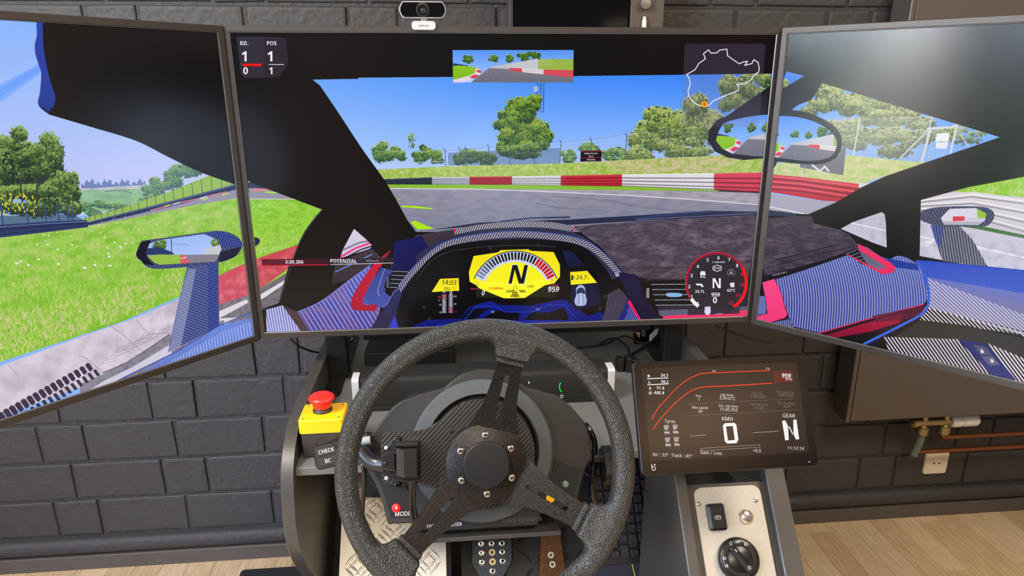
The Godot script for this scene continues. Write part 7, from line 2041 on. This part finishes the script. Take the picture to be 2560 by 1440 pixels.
	p.fill([2500, 343, 2620, 290, 2620, 430, 2420, 468, 2302, 500, 2299, 640, 2292, 652, 2217, 622, 2215, 560, 2212, 536, 2204, 530, 2130, 556, 2098, 574, 2034, 558, 2030, 540, 2092, 505, 2150, 470, 2340, 398], [14, 13, 15])

func dash_view(p: Pic) -> void:
	p.im.fill(Color8(38, 31, 29))
	var wt := [244, 244, 246]
	var dm := [120, 112, 110]
	var s := -2.6
	p.text("24.7", 1661, 938, 7, wt, true, 1.0, 0.0, -s); p.line([1618, 947, 1670, 944.5], 2.2, wt)
	p.text("56.1", 1662, 954, 7, wt, true, 1.0, 0.0, -s); p.line([1619, 962, 1671, 959.5], 2.2, wt)
	p.text("TC 8", 1651, 970, 7, wt, true, 1.0, 0.0, -s); p.text("ABS 8", 1648, 982, 7, wt, true, 1.0, 0.0, -s)
	p.fill([1619, 937, 1623, 937, 1623, 943, 1619, 943], wt); p.line([1624, 938, 1625, 942], 1, wt); p.line([1620, 958, 1627, 957.5], 1.2, wt); p.line([1623, 952, 1623, 957], 1.6, wt); p.fill([1623, 968, 1627, 968, 1627, 972, 1623, 972], wt); p.line([1623, 973, 1623, 975], 1.2, wt); p.line([1627, 973, 1627, 975], 1.2, wt); p.band(1626, 982.5, 2.8, 4, 0, 360, wt); p.line([1624, 982.5, 1628, 982.5], 1.4, wt)
	var red := [228, 50, 28]
	p.line(p.curve([1630, 1049, 1644, 1023, 1661, 1003, 1687, 975, 1715, 952, 1742, 938, 1762, 933, 1812, 931, 1880, 928, 1926, 926], false), 2.6, red)
	p.line(p.curve([1633, 1073, 1652, 1046, 1680, 1016, 1705, 993, 1730, 976, 1750, 969, 1766, 967, 1830, 964, 1880, 961, 1931, 958], false), 2.6, red)
	p.fill([1932, 928, 1980, 925, 1984, 955, 1936, 958], [92, 30, 26])
	p.text("959", 1966, 939, 10, wt, true, 1.0, 0.0, -s); p.text("RPM", 1972, 948, 6, wt, false, 1.0, 0.0, -s)
	p.text("3.3", 1785, 927, 5, [216, 216, 200], true, 1.0, 0.0, -s); p.text("7.5", 1919, 921.5, 5, [216, 216, 200], true, 1.0, 0.0, -s); p.text("1", 1631, 1040, 5, [200, 200, 160], false)
	p.text("Pos", 1746, 990, 6, wt, false, 1.0, 0, -s); p.text("1", 1747, 999, 7, wt, false, 1.0, 0, -s)
	p.text("Lap time", 1817, 987, 6, wt, false, 1.0, 0, -s); p.text("3:39.072", 1818, 995.5, 7.5, wt, false, 1.0, 0, -s)
	p.text("Last lap", 1893, 983, 5.5, dm, false, 1.0, 0, -s); p.text("0:00.000", 1895, 991.5, 7, dm, false, 1.0, 0, -s)
	p.text("Best Lap time", 1963, 980, 5.5, dm, false, 1.0, 0, -s); p.text("0:00.000", 1965, 988, 7, dm, false, 1.0, 0, -s)
	p.line([1720, 1010, 1840, 1004, 1990, 997], 0.7, dm); p.line([1721, 1039, 1850, 1033, 1995, 1024], 0.7, dm)
	p.text("Max speed", 1750, 1019, 6, wt, false, 1.0, 0, -s); p.text("64", 1751, 1028, 7, wt, false, 1.0, 0, -s)
	p.text("Est. Lap time", 1821, 1015, 6, wt, false, 1.0, 0, -s); p.text("11:45.955", 1822, 1024, 7.5, wt, false, 1.0, 0, -s)
	p.text("Last lap cons.", 1898, 1011, 5.5, dm, false, 1.0, 0, -s); p.text("0.00", 1899, 1020, 7, dm, false, 1.0, 0, -s)
	p.text("Est. fuel laps", 1967, 1007.5, 5.5, dm, false, 1.0, 0, -s); p.text("0.00", 1968, 1016, 7, dm, false, 1.0, 0, -s)
	p.text("KMH", 1818.5, 1047, 9.5, wt, false, 1.0, 0, -s); p.text("GEAR", 1972, 1039, 9.5, wt, false, 1.0, 0, -s)
	# large square cut figure and letter
	p.fill([1807, 1064, 1812, 1058, 1836, 1057, 1841, 1062, 1846, 1100, 1841, 1108, 1818, 1109, 1812, 1103], wt)
	p.fill([1815, 1066, 1832, 1065, 1837, 1100, 1820, 1101], [38, 31, 29])
	p.fill([1955, 1052, 1963, 1051, 1981, 1086, 1984, 1085, 1983, 1050, 1991, 1048, 1998, 1098, 1990, 1099, 1974, 1066, 1970, 1067, 1972, 1100, 1963, 1101], wt)
	p.text("Tyres", 1675, 1053, 8, wt, false, 1.0, 0, -s)
	for q in [[1666, 1073], [1688, 1072], [1669, 1104], [1691, 1103]]:
		p.fill([q[0] - 7, q[1] - 10, q[0] + 6, q[1] - 11, q[0] + 8, q[1] + 14, q[0] - 5, q[1] + 15], [74, 68, 68]); p.fill([q[0] - 7, q[1] - 10, q[0] + 6, q[1] - 11, q[0] + 6.5, q[1] - 4, q[0] - 6.5, q[1] - 3], [150, 146, 148])
		p.text("38°", q[0], q[1] - 1, 4.5, wt, true, 1.0, 0, -s); p.text("100%", q[0] + 1, q[1] + 8.5, 5, wt, true, 0.85, 0, -s)
	for i in 8: p.fill([1726 + i * 5.0, 1089.2 - i * 0.3, 1728.4 + i * 5.0, 1089 - i * 0.3, 1728.6 + i * 5.0, 1090.6 - i * 0.3, 1726.2 + i * 5.0, 1090.8 - i * 0.3], [224, 214, 190])
	for i in 13: p.fill([1883 + i * 5.0, 1081 - i * 0.3, 1885.6 + i * 5.0, 1080.8 - i * 0.3, 1885.8 + i * 5.0, 1082.4 - i * 0.3, 1883.2 + i * 5.0, 1082.6 - i * 0.3], [224, 214, 190])
	p.line([1752, 1121, 1899, 1112, 1900, 1118, 1753, 1127], 1.0, [170, 164, 162], true)
	p.text("Gain / Loss", 1778, 1132, 8, wt, false, 1.0, 0, -s); p.text("+0.0", 1892, 1126.5, 8, wt, false, 1.0, 0, -s)
	p.text("Air : 33°  Track : 45°", 1681, 1138, 8, wt, false, 1.0, 0, -s); p.text("11:12:14", 1989, 1120.5, 8, wt, false, 1.0, 0, -s)
